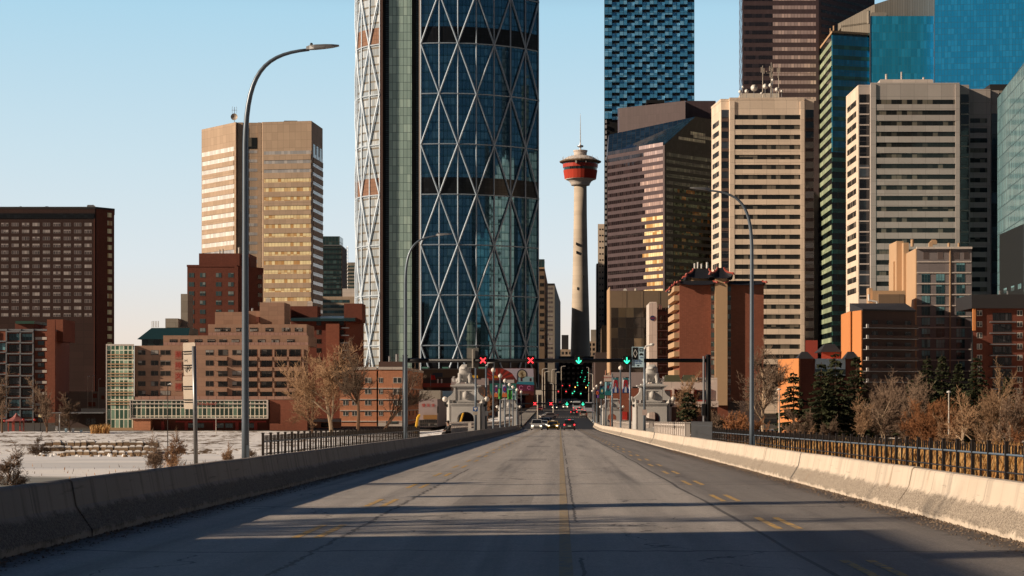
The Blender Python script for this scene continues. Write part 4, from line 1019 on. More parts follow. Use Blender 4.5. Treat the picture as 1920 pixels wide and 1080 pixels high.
# ------------------------------------------------------------------ brick block with dark roof left of the skyscraper
b = Bld('brick_hall', 'dark brick building with a long dark teal roof left of the glass skyscraper foot', 'building', [(545, 560), (648, 560), (650, 562), (682, 575)], 601, -8, 18, BR['brickdk'])
mb = MB(); d = 558; mb.prism([(X(545, d), d), (X(665, d), d), (X(665, d), d + 12), (X(545, d), d + 12)], Z(602, d), Z(591, d), z1s=[Z(597, d), Z(597, d), Z(589, d), Z(589, d)]); mb.build('roof', BR['roofteal'], b.root)
b.add('stack_tower', BR['brickdk'], 645, 679, 562, 572, 569, 604); b.add('roof_house', BR['brickdk'], 541, 595, 564, 572, 574, 600); b.add('roof_house', BR['brickdk'], 528, 545, 560, 566, 580, 602)
b.grid(0, [598, 640], [606 + 17 * k for k in range(5)], 9, 9, WN['dark']); 
for k in range(6): b.part('balcony_slab', M['galv'], 0, 614 + 14 * k, 616 + 14 * k, 640, 655, 0, 1.1)
b.part('projecting_bay', BR['brick'], 0, 607, 700, 612, 637, 0, 1.4); b.done()
vents(b, [(576, 586, 566, 574, 566)], BR['white'])

# ------------------------------------------------------------------ four-storey orange brick
b = Bld('orange_brick_flats', 'four-storey orange brick flats with pale bands behind the tall bare trees', 'apartment block', [(637, 520), (706, 520), (707.5, 524), (709, 520), (755, 520), (793, 590)], 693, -8, 10, BR['orange'])
for i, x0, x1 in ((0, None, None), (3, None, None), (4, None, None)):
    for k, y in enumerate((688, 727, 748, 769, 789)): b.part('pale_band', BR['white'], i, y, y + (5 if k == 0 else 1.8), x0, x1, 0, .25)
b.grid(0, [648, 665], [713, 734, 755, 775], 10, 10, WN['whitef']); b.grid(0, [690], [713, 734, 755, 775], 12, 10, WN['whitef'])
b.grid(3, [714], [713, 734, 755, 775], 8, 10, WN['whitef']); b.grid(3, [745], [713, 734, 755, 775], 16, 11, WN['whitef'])
F = b.F[4]
for k in range(4):
    for t in (.12, .3, .48, .66, .84):
        mb = MB(); z = Z(713 + 20.6 * k, 520); fbox(mb, F, F.L * t - .9, F.L * t + .9, z - .8, z + .8, -.05, .06); o = mb.build('window', WN['dark'], b.root)
b.part('ground_band', BR['white'], 3, 792, 800, None, None, 0, .4); b.grid(3, [735], [792], 22, 5, WN['teal'], n1=.5)
b.add('roof_house', BR['plumdk'], 710, 755, 528, 536, 678, 690); b.done(); vents(b, [(741, 747, 664, 679, 530), (728, 732, 668, 679, 530)], M['galv'])
b = Bld('orange_shopfront', 'low orange brick shop front with white lintel under the bare trees', 'shop', [(556, 500), (640, 500)], 785, -8.2, 10, BR['orange'])
b.grid(0, [577, 612], [797], 20, 9, WN['dark']); b.part('fascia', BR['white'], 0, 786, 791, 575, 640, 0, .4); b.done()

# ------------------------------------------------------------------ the curved glass skyscraper
BD = 750.0
sk = thing('curved_skyscraper', 'huge curved blue glass skyscraper with white diagonal lattice filling the centre left', 'skyscraper', (X(850, BD), BD, -5))
def P2(px, d): return (X(px, d), d)
pts = [P2(789.5, BD)]; th = -6.0; Wd = 7.85
for k in range(7):
    a = radians(th + 8.6 * k); pts.append((pts[-1][0] + Wd * cos(a), pts[-1][1] + Wd * sin(a)))
scale = (X(1008.5, pts[-1][1]) - pts[0][0]) / (pts[-1][0] - pts[0][0])
pts = [(pts[0][0] + (p[0] - pts[0][0]) * scale, pts[0][1] + (p[1] - pts[0][1]) * scale) for p in pts]
lp = [P2(713, BD + 1.5)]; Wl = 5.2
for a in (45, 55.5, 69, 80):
    a = radians(a); lp.append((lp[-1][0] - Wl * cos(a), lp[-1][1] + Wl * sin(a)))
sc2 = (X(669, lp[-1][1]) - lp[0][0]) / (lp[-1][0] - lp[0][0])
lp = [(lp[0][0] + (p[0] - lp[0][0]) * sc2, lp[0][1] + (p[1] - lp[0][1]) * .95) for p in lp]
lp = lp[::-1]
ztop = 236.0; zb0 = -5.0
yb = [648 - 94.4 * k for k in range(0, 12)]
zb_ = [Z(742.4, BD)] + [Z(y, BD) for y in yb]
def subarc(P, n=4):
    """smooth the arc with intermediate points lying on a circle through neighbours"""
    out = []
    for i in range(len(P) - 1):
        p0 = P[max(0, i - 1)]; p1 = P[i]; p2 = P[i + 1]; p3 = P[min(len(P) - 1, i + 2)]
        for k in range(n):
            t = k / n
            out.append(tuple(.5 * ((2 * p1[j]) + (-p0[j] + p2[j]) * t + (2 * p0[j] - 5 * p1[j] + 4 * p2[j] - p3[j]) * t * t + (-p0[j] + 3 * p1[j] - 3 * p2[j] + p3[j]) * t ** 3) for j in (0, 1)))
    out.append(P[-1]); return out
def curtain(P, mat, name, z0, z1, off=0.0, u0=0):
    mb = MB(); u = u0; n = len(P); N = []
    for i in range(n):
        a, c = P[max(0, i - 1)], P[min(n - 1, i + 1)]; L = math.hypot(c[0] - a[0], c[1] - a[1]); N.append(((c[1] - a[1]) / L, -(c[0] - a[0]) / L))
    Q = [(p[0] + N[i][0] * off, p[1] + N[i][1] * off) for i, p in enumerate(P)]
    for i in range(n - 1):
        L = math.hypot(Q[i + 1][0] - Q[i][0], Q[i + 1][1] - Q[i][1])
        mb.face([(*Q[i], z0), (*Q[i + 1], z0), (*Q[i + 1], z1), (*Q[i], z1)], [(u, z0), (u + L, z0), (u + L, z1), (u, z1)]); u += L
    return mb.build(name, mat, sk, smoothf=True)
fr, fl = subarc(pts), subarc(lp)
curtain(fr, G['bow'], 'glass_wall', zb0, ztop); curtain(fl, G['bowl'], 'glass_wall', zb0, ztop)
for P, mat in ((fr, G['bowdark']), (fl, wall('brown_floor', (.30, .17, .12, 1), .15, (1.3, 1.7, .2), .6))):
    for base in (82.0, 364.5): 
        curtain(P, mat, 'plant_floor', Z(base, BD), Z(base - 32, BD), .12)
    curtain(P, G['bowdark'], 'base_floor', zb0, Z(672 if P is fr else 690, BD), .12)
wt = plain('white_steel_shaded', (.33, .42, .53, 1), .45, .1)  # blue-grey copy paints the shade on the front lattice
wl = plain('white_steel_sunlit', (.66, .78, .92, 1), .45, .1)  # brighter copy of the same steel paints sun on the left face
cols_f = pts; cols_l = lp
def outn(P, i):
    a, c = P[max(0, i - 1)], P[min(len(P) - 1, i + 1)]; L = math.hypot(c[0] - a[0], c[1] - a[1]); return ((c[1] - a[1]) / L, -(c[0] - a[0]) / L)
def node3(P, i, z, off=.45):
    n = outn(P, i); return Vector((P[i][0] + n[0] * off, P[i][1] + n[1] * off, z))
for P in (cols_f, cols_l):
    for i in range(len(P)):
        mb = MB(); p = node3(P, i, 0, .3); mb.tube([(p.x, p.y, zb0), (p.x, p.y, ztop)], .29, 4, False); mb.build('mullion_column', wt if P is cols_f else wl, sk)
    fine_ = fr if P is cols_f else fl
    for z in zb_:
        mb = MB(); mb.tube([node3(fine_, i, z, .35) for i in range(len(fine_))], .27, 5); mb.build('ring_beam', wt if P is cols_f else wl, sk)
nf = len(cols_f)
for bi in range(len(zb_) - 1):
    za, zb2 = zb_[bi], zb_[bi + 1]
    par = bi % 2
    # nodes sit on even columns at band y=82; going down each band the parity flips
    band_idx = (bi - 1)           # band index of the lower ring: yb[band_idx]
    for P, extra in ((cols_f, 0), (cols_l, 1)):
        for i in range(len(P) - 1):
            # band y=82 is yb[6]: nodes on even columns (front)
            low_even = ((band_idx - 6) % 2 == 0)
            if extra: low_even = not low_even
            lo, hi = (i, i + 1) if ((i % 2 == 0) == low_even) else (i + 1, i)
            mb = MB(); A, B = node3(P, lo, za), node3(P, hi, zb2); 
            mid = (A + B) / 2; n_ = outn(P, i)
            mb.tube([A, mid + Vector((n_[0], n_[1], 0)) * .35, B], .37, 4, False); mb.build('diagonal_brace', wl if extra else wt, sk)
# recessed strip between the two curved faces, with a lift shaft of glass
def strip(x0, x1, dep, mat, name, z1=ztop):
    mb = MB(); F = Face(P2(x0, BD + dep), P2(x1, BD + dep)); fbox(mb, F, 0, F.L, zb0, z1, -.6, 0); return mb.build(name, mat, sk)
strip(713, 717.5, 1.0, plain('bronze_fin', (.16, .10, .085, 1), .4, .3), 'corner_fin'); strip(717.5, 722, 4.5, M['black'], 'black_gap'); strip(722, 729, 4, G['louvre'], 'louvre_strip')  # flat black strips set back between the faces
strip(729, 772, 3, G['bowstrip'], 'atrium_glass'); strip(772, 779, 5, M['black'], 'black_gap'); strip(779, 788.5, 4, G['louvre'], 'louvre_strip'); strip(785.5, 790, .2, plain('pale_fin', (.55, .47, .42, 1), .4), 'corner_fin')
mb = MB(); core = [pts[0], pts[-1], (pts[-1][0] - 4, pts[-1][1] + 22), (lp[0][0] + 6, pts[-1][1] + 22), (lp[0][0], lp[0][1] + 2)]
mb.prism([(lp[0][0] + .5, lp[0][1] + 1.5), (lp[-1][0], lp[-1][1] + 5.6), (pts[0][0], pts[0][1] + 5.6), (pts[-1][0] - .8, pts[-1][1] + 1.0), (pts[-1][0] - 8, pts[-1][1] + 25), (lp[0][0] + 8, pts[-1][1] + 28)], zb0, ztop - .5)
mb.build('rear_facade', G['bow'], sk)

# ------------------------------------------------------------------ buildings behind the skyscraper to the right
b = Bld('brown_stone_tower', 'narrow brown tower edge peeking out right of the glass skyscraper', 'office tower', [(1000, 860), (1021, 860), (1027, 980)], 504, -4, 10, BR['taupe'])
b.add('top_storey', G['teal'], 1000, 1021, 862, 880, 486, 505); b.grid(0, [1016], [520 + 14 * k for k in range(10)], 8, 7, WN['dark']); b.roofcap(BR['tan'], .6, .8); b.done()
b = Bld('striped_grey_tower', 'slim grey tower with stacked windows left of the red pod tower', 'office tower', [(1020, 1050), (1040, 1050), (1051, 1250)], 534, -4, 10, BR['greyc'])
b.grid(0, [1031], [541 + 8.6 * k for k in range(17)], 11, 4.4, WN['hotel']); b.roofcap(BR['roofdk'], .8, .3); b.done()
b = Bld('low_stone_hall', 'distant low stone block at the foot of the red pod tower, left side', 'building', [(1046, 1330), (1078, 1330)], 655, -2, 20, BR['octa'])
b.grid(0, [1055, 1062, 1069], [662 + 9 * k for k in range(8)], 4, 5, WN['dark']); b.add('dark_box', BR['roofdk'], 1053, 1066, 1335, 1345, 628, 656); b.done()
b = Bld('low_stone_annex', 'distant low stone block at the foot of the red pod tower, right side', 'building', [(1096, 1340), (1130, 1340)], 640, -2, 20, BR['octa'])
b.grid(0, [1106, 1113, 1120], [646 + 9 * k for k in range(10)], 4, 5, WN['dark']); b.add('upper_box', BR['greyc'], 1108, 1130, 1345, 1355, 618, 641); b.done()
b = Bld('dark_rail_hotel', 'dark low block closing the far end of the street below the red pod tower', 'building', [(1004, 1190), (1136, 1190)], 668, -4, 30, BR['plumdk'])
b.grid(0, [1012 + 9 * k for k in range(14)], [680 + 10 * k for k in range(6)], 4.5, 5, WN['dark']); b.part('entrance_canopy', BR['greyc'], 0, 668, 672, None, None, 0, 1.0); b.done()

# ------------------------------------------------------------------ red pod observation tower
TD = 1250.0; cx = X(1088.5, TD); R = lambda px: px / FPX * TD; z = lambda y: Z(y, TD)
t = thing('observation_tower', 'slender concrete observation tower with a round red pod and spire', 'tower', (cx, TD + 10, -3))
mb = MB(); mb.lathe(cx, TD + 10, [(R(19.2), -3), (R(18.6), z(668)), (R(17), z(600)), (R(15), z(530)), (R(13.6), z(470)), (R(12.4), z(400)), (R(12), z(344))], 20); mb.build('shaft', BR['towerc'], t, smoothf=True)
mb = MB()
for x, y in ((1081, 456), (1081.5, 472), (1094, 518), (1083, 540)): 
    mb.box(X(x - 1, TD) , X(x + 1, TD), TD + 9 - R(13.2), TD + 10 - R(12), z(y + 2.5), z(y - 2.5))
mb.build('shaft_window', G['blk'], t)
mb = MB(); mb.lathe(cx, TD + 10, [(R(12), z(345)), (R(17.5), z(344.5)), (R(18), z(342)), (R(21), z(337)), (R(26), z(334)), (R(29.5), z(333))], 28); mb.build('pod_underside', BR['white'], t, smoothf=True)
mb = MB(); mb.lathe(cx, TD + 10, [(R(29.5), z(333)), (R(30), z(331.5)), (R(32.2), z(316.5))], 28); mb.build('pod_lower_wall', wall('red_cladding', (.52, .055, .03, 1), .15, (1.2, 30, .1), .7), t)
mb = MB(); mb.lathe(cx, TD + 10, [(R(31.6), z(316.6)), (R(32.0), z(311.0))], 28); mb.build('restaurant_window', G['blk'], t)
mb = MB(); mb.lathe(cx, TD + 10, [(R(32.8), z(311.3)), (R(33.5), z(304.8))], 28); mb.build('pod_upper_wall', plain('red_cladding_upper', (.52, .05, .03, 1), .5), t)
mb = MB(); mb.lathe(cx, TD + 10, [(R(33.2), z(305)), (R(33.0), z(301))], 28); mb.build('deck_window', G['blk'], t)
mb = MB(); mb.lathe(cx, TD + 10, [(R(33.4), z(303.4)), (R(39), z(301)), (R(39.6), z(299.3)), (R(35), z(297.5))], 32); mb.build('roof_rim', BR['taupe'], t)
mb = MB(); mb.lathe(cx, TD + 10, [(R(34.5), z(298)), (R(30), z(294.5)), (R(24), z(291)), (R(18), z(289)), (R(12), z(288))], 28); mb.build('roof', BR['white'], t)
mb = MB(); mb.lathe(cx, TD + 10, [(R(11.6), z(288.5)), (R(12.2), z(286)), (R(12.4), z(282)), (R(13.6), z(280)), (R(13.6), z(278.5)), (R(10), z(278))], 20); mb.build('plant_drum', BR['white'], t)
mb = MB(); mb.lathe(cx, TD + 10, [(R(1.8), z(278.5)), (R(1.5), z(273)), (R(5), z(272)), (R(6), z(270.5)), (R(5.6), z(269)), (R(1.5), z(268)), (R(1), z(264)), (R(.75), z(240)), (R(.35), z(212)), (R(.12), z(208))], 10); mb.build('spire', M['galv'], t)
mb = MB()
for k in range(26):
    a = 2 * pi * k / 26 + .1; r_ = R(33.8); mb.tube([(cx + r_ * cos(a), TD + 10 + r_ * sin(a), z(299)), (cx + r_ * cos(a), TD + 10 + r_ * sin(a), z(294 - (k * 7 % 5)))], .12, 4)
mb.build('roof_light', M['galv'], t)
mb = MB(); mb.box(cx - R(10), cx - R(7), TD + 10 - R(36.5), TD + 10 - R(33), z(306.5), z(299.5)); mb.box(cx + R(9), cx + R(11), TD + 10 - R(36.5), TD + 10 - R(33), z(305), z(300)); mb.build('window_gondola', BR['white'], t)
# ------------------------------------------------------------------ right side towers
b = Bld('slim_beige_tower', 'slim beige tower slice between the red pod tower and the plum building', 'office tower', [(1121, 1000), (1140, 1000)], 420, -4, 14, BR['beige'])
b.grid(0, [1125, 1130, 1135], [430 + 11.5 * k for k in range(20)], 2.8, 3, WN['dark']); b.add('dark_edge', BR['roofdk'], 1118.5, 1121, 1004, 1020, 494, 690); b.done()

b = Bld('pixel_glass_tower', 'tall blue tower with staggered boxy glass panels behind the plum building', 'skyscraper', [(1133, 960), (1302, 960)], -60, -4, 40, M['black'])
F = b.F[0]; px_m = FPX / 960; rowh = 9.75
for k in range(27):
    y = -38 + rowh * k
    mb = MB(); off = (k * 14.15) % 28.3
    x = 1133 - 28.3 + off
    while x < 1302:
        x0, x1 = max(x, 1133.6), min(x + 14.15, 1301.5)
        if x1 - x0 > 1: fbox(mb, F, F.u(x0), F.u(x1), Z(y + 7.6, 960), Z(y + .6, 960), -.2, 1.3)
        x0, x1 = max(x + 14.15, 1133.6), min(x + 28.3, 1301.5)
        if x1 - x0 > 1: fbox(mb, F, F.u(x0), F.u(x1), Z(y + 9.4, 960), Z(y + 3.4, 960), -.2, .5)
        x += 28.3
    mb.build('glass_box_row', G['telus'], b.root)
for k in range(24):
    y = 225 + 10 * k; mb = MB(); x0 = 1133.8 if k % 2 else 1134.6; fbox(mb, F, F.u(x0), F.u(1137.5), Z(y + 6, 960), Z(y, 960), -.2, .5 + .8 * (k % 2)); mb.build('glass_box_row', G['silver'], b.root)
b.done()

G['mauve'] = glass('mauve_glass', (.20, .15, .165, 1), (.28, .21, .22, 1), 1.6, 9, .3, (.09, .065, .07, 1), .2, .12, .1, .6)
# plum building with sloped glass crown: front corner at px 1245
b = Bld('plum_office_tower', 'plum brown office block with a sloping glass crown beside the blue tower', 'office tower', [(1139, 905), (1245, 870), (1334, 895)], 272, -6, 30, BR['purple'], topz=Z(272, 870))
for k in range(21):
    y = 285 + 13.2 * k
    e_ = 1198 + 9 * abs(sin(k * 1.9)) + .3 * k
    b.ribbons(0, y, 13.2, 1, 6.6, 1140, e_, G['ribpurple'])
    b.ribbons(0, y, 13.2, 1, 6.6, e_ + .5, 1243, G['gold'] if k > 9 else G['ribpink'])  # pink and gold lengths paint the reflected part of each band
    b.ribbons(1, y, 13.2, 1, 6.6, 1248, 1262 if k > 4 else 1300, G['mauve'])
    b.ribbons(1, y, 13.2, 1, 6.6, 1263 if k > 4 else 1300.5, 1333, G['amber'] if k > 4 else G['mauve'])
b.part('corner_pier', BR['purple'], 1, 272, 600, 1245, 1248, -.5, .35)
# sloping crown
F0, F1 = b.F; A, B_, C_ = b.c
zt = b.z1; zh = Z(215, 880)
back0, back1 = (A[0], A[1] + 30), (C_[0] + 0, C_[1] + 30)
mid = ((B_[0] * .35 + C_[0] * .65), (B_[1] * .35 + C_[1] * .65))
mb = MB(); A2 = (A[0] + 1, A[1] + 14); M2 = mid
mb.face([(*A, zt), (*B_, zt), (*M2, zh), (A2[0], A2[1], Z(245, 905))], [(0, 0), (30, 0), (30, 20), (0, 16)])
mb.build('glass_slope', glass('slate_blue_glass', (.012, .03, .055, 1), (.02, .045, .08, 1), 1.6, 1.9, .3, (.006, .012, .02, 1), .12, .1, .35), b.root)
mb = MB(); mb.face([(*B_, zt - .1), (*C_, zt - .1), (*C_, zh), (*M2, zh)], [(0, zt), (25, zt), (25, zh), (14, zh)]); mb.face([(*C_, zt - .1), (*back1, zt - .1), (*back1, zh), (*C_, zh)], [(0, 0), (30, 0), (30, 20), (0, 20)])
mb.face([(*M2, zh), (*C_, zh), (*back1, zh), (A2[0], A2[1] + 16, Z(245, 905))]); mb.face([(*A, zt), (A2[0], A2[1], Z(245, 905)), (A2[0], A2[1] + 16, Z(245, 905)), (*back0, zt)])
mb.face([(*back1, zt), (*back0, zt), (A2[0], A2[1] + 16, Z(245, 905)), (*back1, zh)]); mb.build('crown_wall', BR['purple'], b.root)
for k, (x0, x1) in enumerate(((1294, 1322), (1272, 1322), (1300, 1333))):
    mb = MB(); yy = 247 + 13 * k if k < 2 else 252; fbox(mb, F1, F1.u(x0), F1.u(x1), Z(yy + 6, 885), Z(yy, 885), -.1, .12); mb.build('window_band', G['ribpink'], b.root)
pent = MB(); d = 905
pent.prism([(X(1161, 925), 925), (X(1285, 908), 908), (X(1285, 908) + .1, 935), (X(1161, 925), 950)], Z(248, 925), Z(203, 925), z1s=[Z(203, 925), Z(189, 908), Z(189, 935), Z(203, 950)]); pent.build('penthouse', BR['purple'], b.root)
mb = MB(); mb.box(X(1286, 925), X(1342, 925), 925, 950, Z(235, 925), Z(189, 925)); mb.build('penthouse', BR['purple'], b.root)
b.done(); vents(b, [(1212, 1246, 188, 193, 930), (1175, 1178, 199, 204, 925)], M['black'])

# low bronze building
b = Bld('bronze_glass_block', 'low brown block with bronze reflecting glass at the foot of the plum building', 'office building', [(1139, 620), (1144, 600), (1262, 600)], 545, -6, 25, BR['taupe'], topz=Z(545, 600))
b.part('glass_wall', G['brownlow'], 1, 577, 700, 1146, 1262, 0, .15); b.part('fascia_edge', BR['tan'], 0, 545, 700, None, None, 0, .2)
for x in (1175, 1206, 1238): b.part('fascia_joint', BR['roofdk'], 1, 546, 577, x, x + .5, 0, .05)
b.done(); vents(b, [(1190, 1194, 541, 546, 605)], M['offwhite'])
r = thing('satellite_dish', 'small white satellite dish on the low bronze glass block roof', 'satellite dish', (X(1173, 600), 606, Z(545, 600)))
mb = MB(); mb.tube([(X(1173, 600), 606, Z(546, 600)), (X(1173, 600), 606, Z(542, 600))], .1, 6); mb.build('mast', M['galv'], r)
mb = MB(); mb.lathe(0, 0, [(.02, .1), (.3, .05), (.62, -.2)], 12)
mb.v = [(X(1173, 600) + v[0], 605.8 + v[2], Z(542.5, 600) + v[1]) for v in mb.v]; mb.build('dish', M['white'], r)

# white slim tower and dark glass flats
b = Bld('white_slim_tower', 'narrow pale concrete slab with a round dark emblem left of the red brick tower', 'building', [(1212, 575), (1217, 560), (1232, 560)], 573, -6, 14, BR['white'])
b.add('top_piece', BR['white'], 1219, 1231, 562, 570, 566, 574)
mb = MB(); c = (X(1223.5, 560), 559.85, Z(596.5, 560)); n = 20
mb.face([(c[0] + .8 * cos(2 * pi * k / n), c[1], c[2] + .8 * sin(2 * pi * k / n)) for k in range(n)]); e = mb.build('emblem', plain('navy_emblem', (.03, .04, .12, 1), .5), b.root)
mb = MB(); mb.face([(c[0] - .65, c[1] - .03, c[2] - .1), (c[0] + .65, c[1] - .03, c[2] - .04), (c[0] + .65, c[1] - .03, c[2] + .12), (c[0] - .65, c[1] - .03, c[2] + .08)]); mb.build('emblem_band', M['red'], e)
b.done(); vents(b, [(1235, 1238, 571, 583, 563), (1239, 1241, 573, 583, 563)], M['white'])
b = Bld('dark_glass_flats', 'dark flats with thin white floor lines between the pale slab and the red brick tower', 'apartment block', [(1233, 563), (1263, 563)], 584, -6, 12, BR['plumdk'])
for k in range(7): b.part('floor_line', M['galv'], 0, 604 + 16 * k - .6, 604 + 16 * k + .6, None, None, 0, .8)
b.grid(0, [1240, 1248, 1256], [596 + 16 * k for k in range(7)], 6, 10, WN['balc']); b.roofcap(BR['roofdk'], .6, .3); b.done(); vents(b, [(1253, 1256, 573, 584, 566), (1247, 1249, 579, 584, 566)], M['white'])

# red brick tower with upturned tiled roofs
b = Bld('red_brick_tower', 'red brick apartment tower with curved dark tiled roofs at the right of the gantry', 'apartment block', [(1262, 545), (1274, 520), (1432, 520)], 530, -6.5, 18, BR['brick'], topz=Z(530, 520))
b.part('centre_pier', BR['tan'], 1, 523, 760, 1340, 1363, 0, 1.6)
b.grid(1, [1336.5, 1367.5], [541.5 + 17.3 * k for k in range(13)], 6, 10, WN['teal']); b.grid(1, [1336.5, 1367.5], [550 + 17.3 * k for k in range(12)], 6, 5, WN['small'])
b.part('window_strip', BR['plumdk'], 1, 533, 757, 1333, 1340, 0, .02); b.part('window_strip', BR['plumdk'], 1, 533, 757, 1363, 1370, 0, .02)
F = b.F[0]
for k in range(13):
    zz_ = Z(542 + 17 * k, 535); mb = MB(); fbox(mb, F, .3, F.L - .3, zz_ - 1.5, zz_, 0, 1.5); mb.build('balcony', BR['tan'], b.root)
def pagoda(x0, x1, y0, y1, d0, d1, up=1.0, inset=2.2):
    a, c, z0, z1 = X(x0, d0), X(x1, d0), Z(y1, d0), Z(y0, d0); mb = MB(); n = 8
    def ring(t):
        i = inset * (1 - (1 - t) ** 1.8); zz = z0 + (z1 - z0) * (t ** 1.0); cu = up * (1 - t) ** 2
        pts = []
        cs = [(a + i, d0 + i), (c - i, d0 + i), (c - i, d1 - i), (a + i, d1 - i)]
        for k in range(4):
            p, q = cs[k], cs[(k + 1) % 4]
            for m_ in range(n):
                s = m_ / n; e = abs(2 * s - 1) ** 4; pts.append((p[0] + (q[0] - p[0]) * s, p[1] + (q[1] - p[1]) * s, zz + cu * e))
        return pts
    rs = [ring(t / 5) for t in range(6)]
    for A, B in zip(rs, rs[1:]):
        for k in range(len(A)):
            j = (k + 1) % len(A); mb.face([A[k], A[j], B[j], B[k]])
    mb.face(rs[-1]); mb.face(list(reversed(rs[0]))); o = mb.build('tiled_roof', BR['tile'], b.root)
    for k in (0, n, 2 * n, 3 * n):
        tr = MB(); tr.tube([Vector(rs[0][k]) - Vector((0, 0, .3))] + [Vector(r_[k]) + Vector((0, 0, .12)) for r_ in rs], [.5] + [.28] * 6, 5)
        tr.build('ridge', BR['redtrim'], o)
pagoda(1270, 1345, 526, 534, 518, 538, .8, 1.0); pagoda(1360, 1437, 526, 534, 518, 538, .8, 1.0)
pagoda(1287, 1345, 503, 522, 522, 536, 1.2, 2.2); pagoda(1331, 1375, 501, 522, 517, 530, 1.4, 2.4)
b.add('roof_house', BR['tan'], 1297, 1365, 524, 534, 520, 531); pagoda(1256, 1284, 528, 546, 530, 545, 1.0, 1.6)
b.part('ground_floor', BR['plumdk'], 1, 752, 800, 1365, 1432, 0, .5); b.done(); vents(b, [(1301, 1304, 494, 503, 526), (1307, 1310, 492, 503, 526), (1314, 1317, 495, 503, 526), (1324, 1328, 492, 503, 526)], M['white'])

# beige tower one
b = Bld('beige_ribbon_tower', 'beige office tower with dark ribbon windows and a roof full of dishes', 'office tower', [(1334, 694), (1352, 676), (1367, 676), (1368.5, 673), (1508, 673), (1509.5, 676), (1526, 676)], 190, -5, 30, BR['beige'], topz=Z(187, 673))
n = 24; p = 18.7
b.ribbons(0, 236, p, n, 9, 1336.5, 1348, G['matte'], spandrel=.0)
for i, x0, x1 in ((2, 1352.5, 1366.5), (6, 1510, 1525.5)):
    b.part('dark_bay', G['ribdk'], i if i == 2 else 5, 206, 660, x0, x1, 0, .0) if False else None
b.part('dark_bay', G['ribdk'], 1, 206, 670, 1352.6, 1367, -.1, .1); b.part('dark_bay', G['ribdk'], 5, 206, 670, 1510, 1525.7, -.1, .1)
for k in range(26): b.part('bay_spandrel', BR['plumdk'], 1, 222 + p * k, 228 + p * k, 1352.8, 1366.8, .1, .3); b.part('bay_spandrel', BR['plumdk'], 5, 222 + p * k, 228 + p * k, 1510.2, 1525.5, .1, .3)
b.ribbons(3, 215.5, p, 26, 8.6, 1377, 1500.5, G['ribbon'], spandrel=.35)
b.part('pier', BR['beige'], 3, 190, 670, 1368.5, 1377, 0, .45); b.part('pier', BR['beige'], 3, 190, 670, 1500.5, 1508, 0, .45)
b.roofcap(BR['beige'], .8, .15); b.done(); vents(b, [(1388, 1462, 176, 190, 690)], M['offwhite'])
# dishes
def dish(px, py, r, d, lab):
    q = thing('satellite_dish', lab, 'satellite dish', (X(px, d), d + .5, Z(188, d)), 'white dishes on the beige tower roof')
    c = (X(px, d), d, Z(py, d)); mb = MB(); n = 14
    mb.lathe(0, 0, [(.02, .45 * r), (.55 * r, .3 * r), (r, 0.0)], n); mb.v = [(c[0] + v[0], c[1] + v[2], c[2] + v[1]) for v in mb.v]; mb.build('dish', M['white'], q, smoothf=True)
    mb = MB(); mb.tube([(c[0], d + .5, Z(190, d)), (c[0], d + .5, c[2])], .1, 5); mb.build('mast', M['galv'], q)
for i, (x, y, r_) in enumerate(((1388, 172, .7), (1393, 163, .5), (1400, 171, .8), (1414, 165, 1.3), (1435, 162, 1.0), (1445, 160, .8), (1449, 150, .55), (1457, 168, .85), (1466, 171, .5), (1428, 175, .5))):
    dish(x, y, r_, 684, 'white dish on the beige tower roof, %s from the left' % ORD[i].replace('nearest', 'first'))
def antenna(px, y0, y1, d, lab, arms):
    q = thing('antenna_mast', lab, 'antenna', (X(px, d), d, Z(y1, d)), 'antenna masts on the beige tower roof'); mb = MB(); x = X(px, d)
    mb.tube([(x, d, Z(y1, d)), (x, d, Z(y0, d))], [.16, .08], 6); mb.build('pole', M['offwhite'], q)
    mb = MB()
    for a in arms:
        xa = X(px + a[0], d); mb.tube([(x, d, Z(a[1] + 4, d)), (xa, d, Z(a[1] + 4, d))], .07, 4); mb.box(xa - .16, xa + .16, d - .12, d + .12, Z(a[1] + a[2], d), Z(a[1], d))
    mb.build('panel_array', M['tan_sign'], q)
antenna(1446, 117, 188, 686, 'tallest yellowish antenna mast amid the roof dishes', [(-3, 124, 9), (3, 126, 8), (-2, 136, 9), (2.5, 138, 8), (-9, 133, 2)])
antenna(1430, 123, 188, 688, 'antenna mast left of the tallest one on the roof', [(-2.5, 126, 10), (2.5, 128, 10), (0, 138, 7)])
antenna(1460, 120, 188, 688, 'antenna mast right of the tallest one on the roof', [(-2.5, 128, 9), (2, 127, 9), (-1, 140, 6)])

# tall plum tower behind
b = Bld('tall_plum_tower', 'very tall plum tower with pinkish window bands behind the two beige towers', 'skyscraper', [(1386, 960), (1392, 900), (1535, 900), (1640, 930)], -60, -5, 30, BR['purple'])
b.ribbons(0, -50, 18.1, 14, 9, 1387, 1391.5, G['telus']); b.ribbons(1, -52, 15.6, 16, 7, 1395, 1448, G['ribpurple']); b.ribbons(1, -52, 15.6, 16, 7, 1449, 1530, G['ribpink'])
b.ribbons(2, -52, 13.7, 10, 5.5, 1540, 1638, G['ribpurple']); b.done()

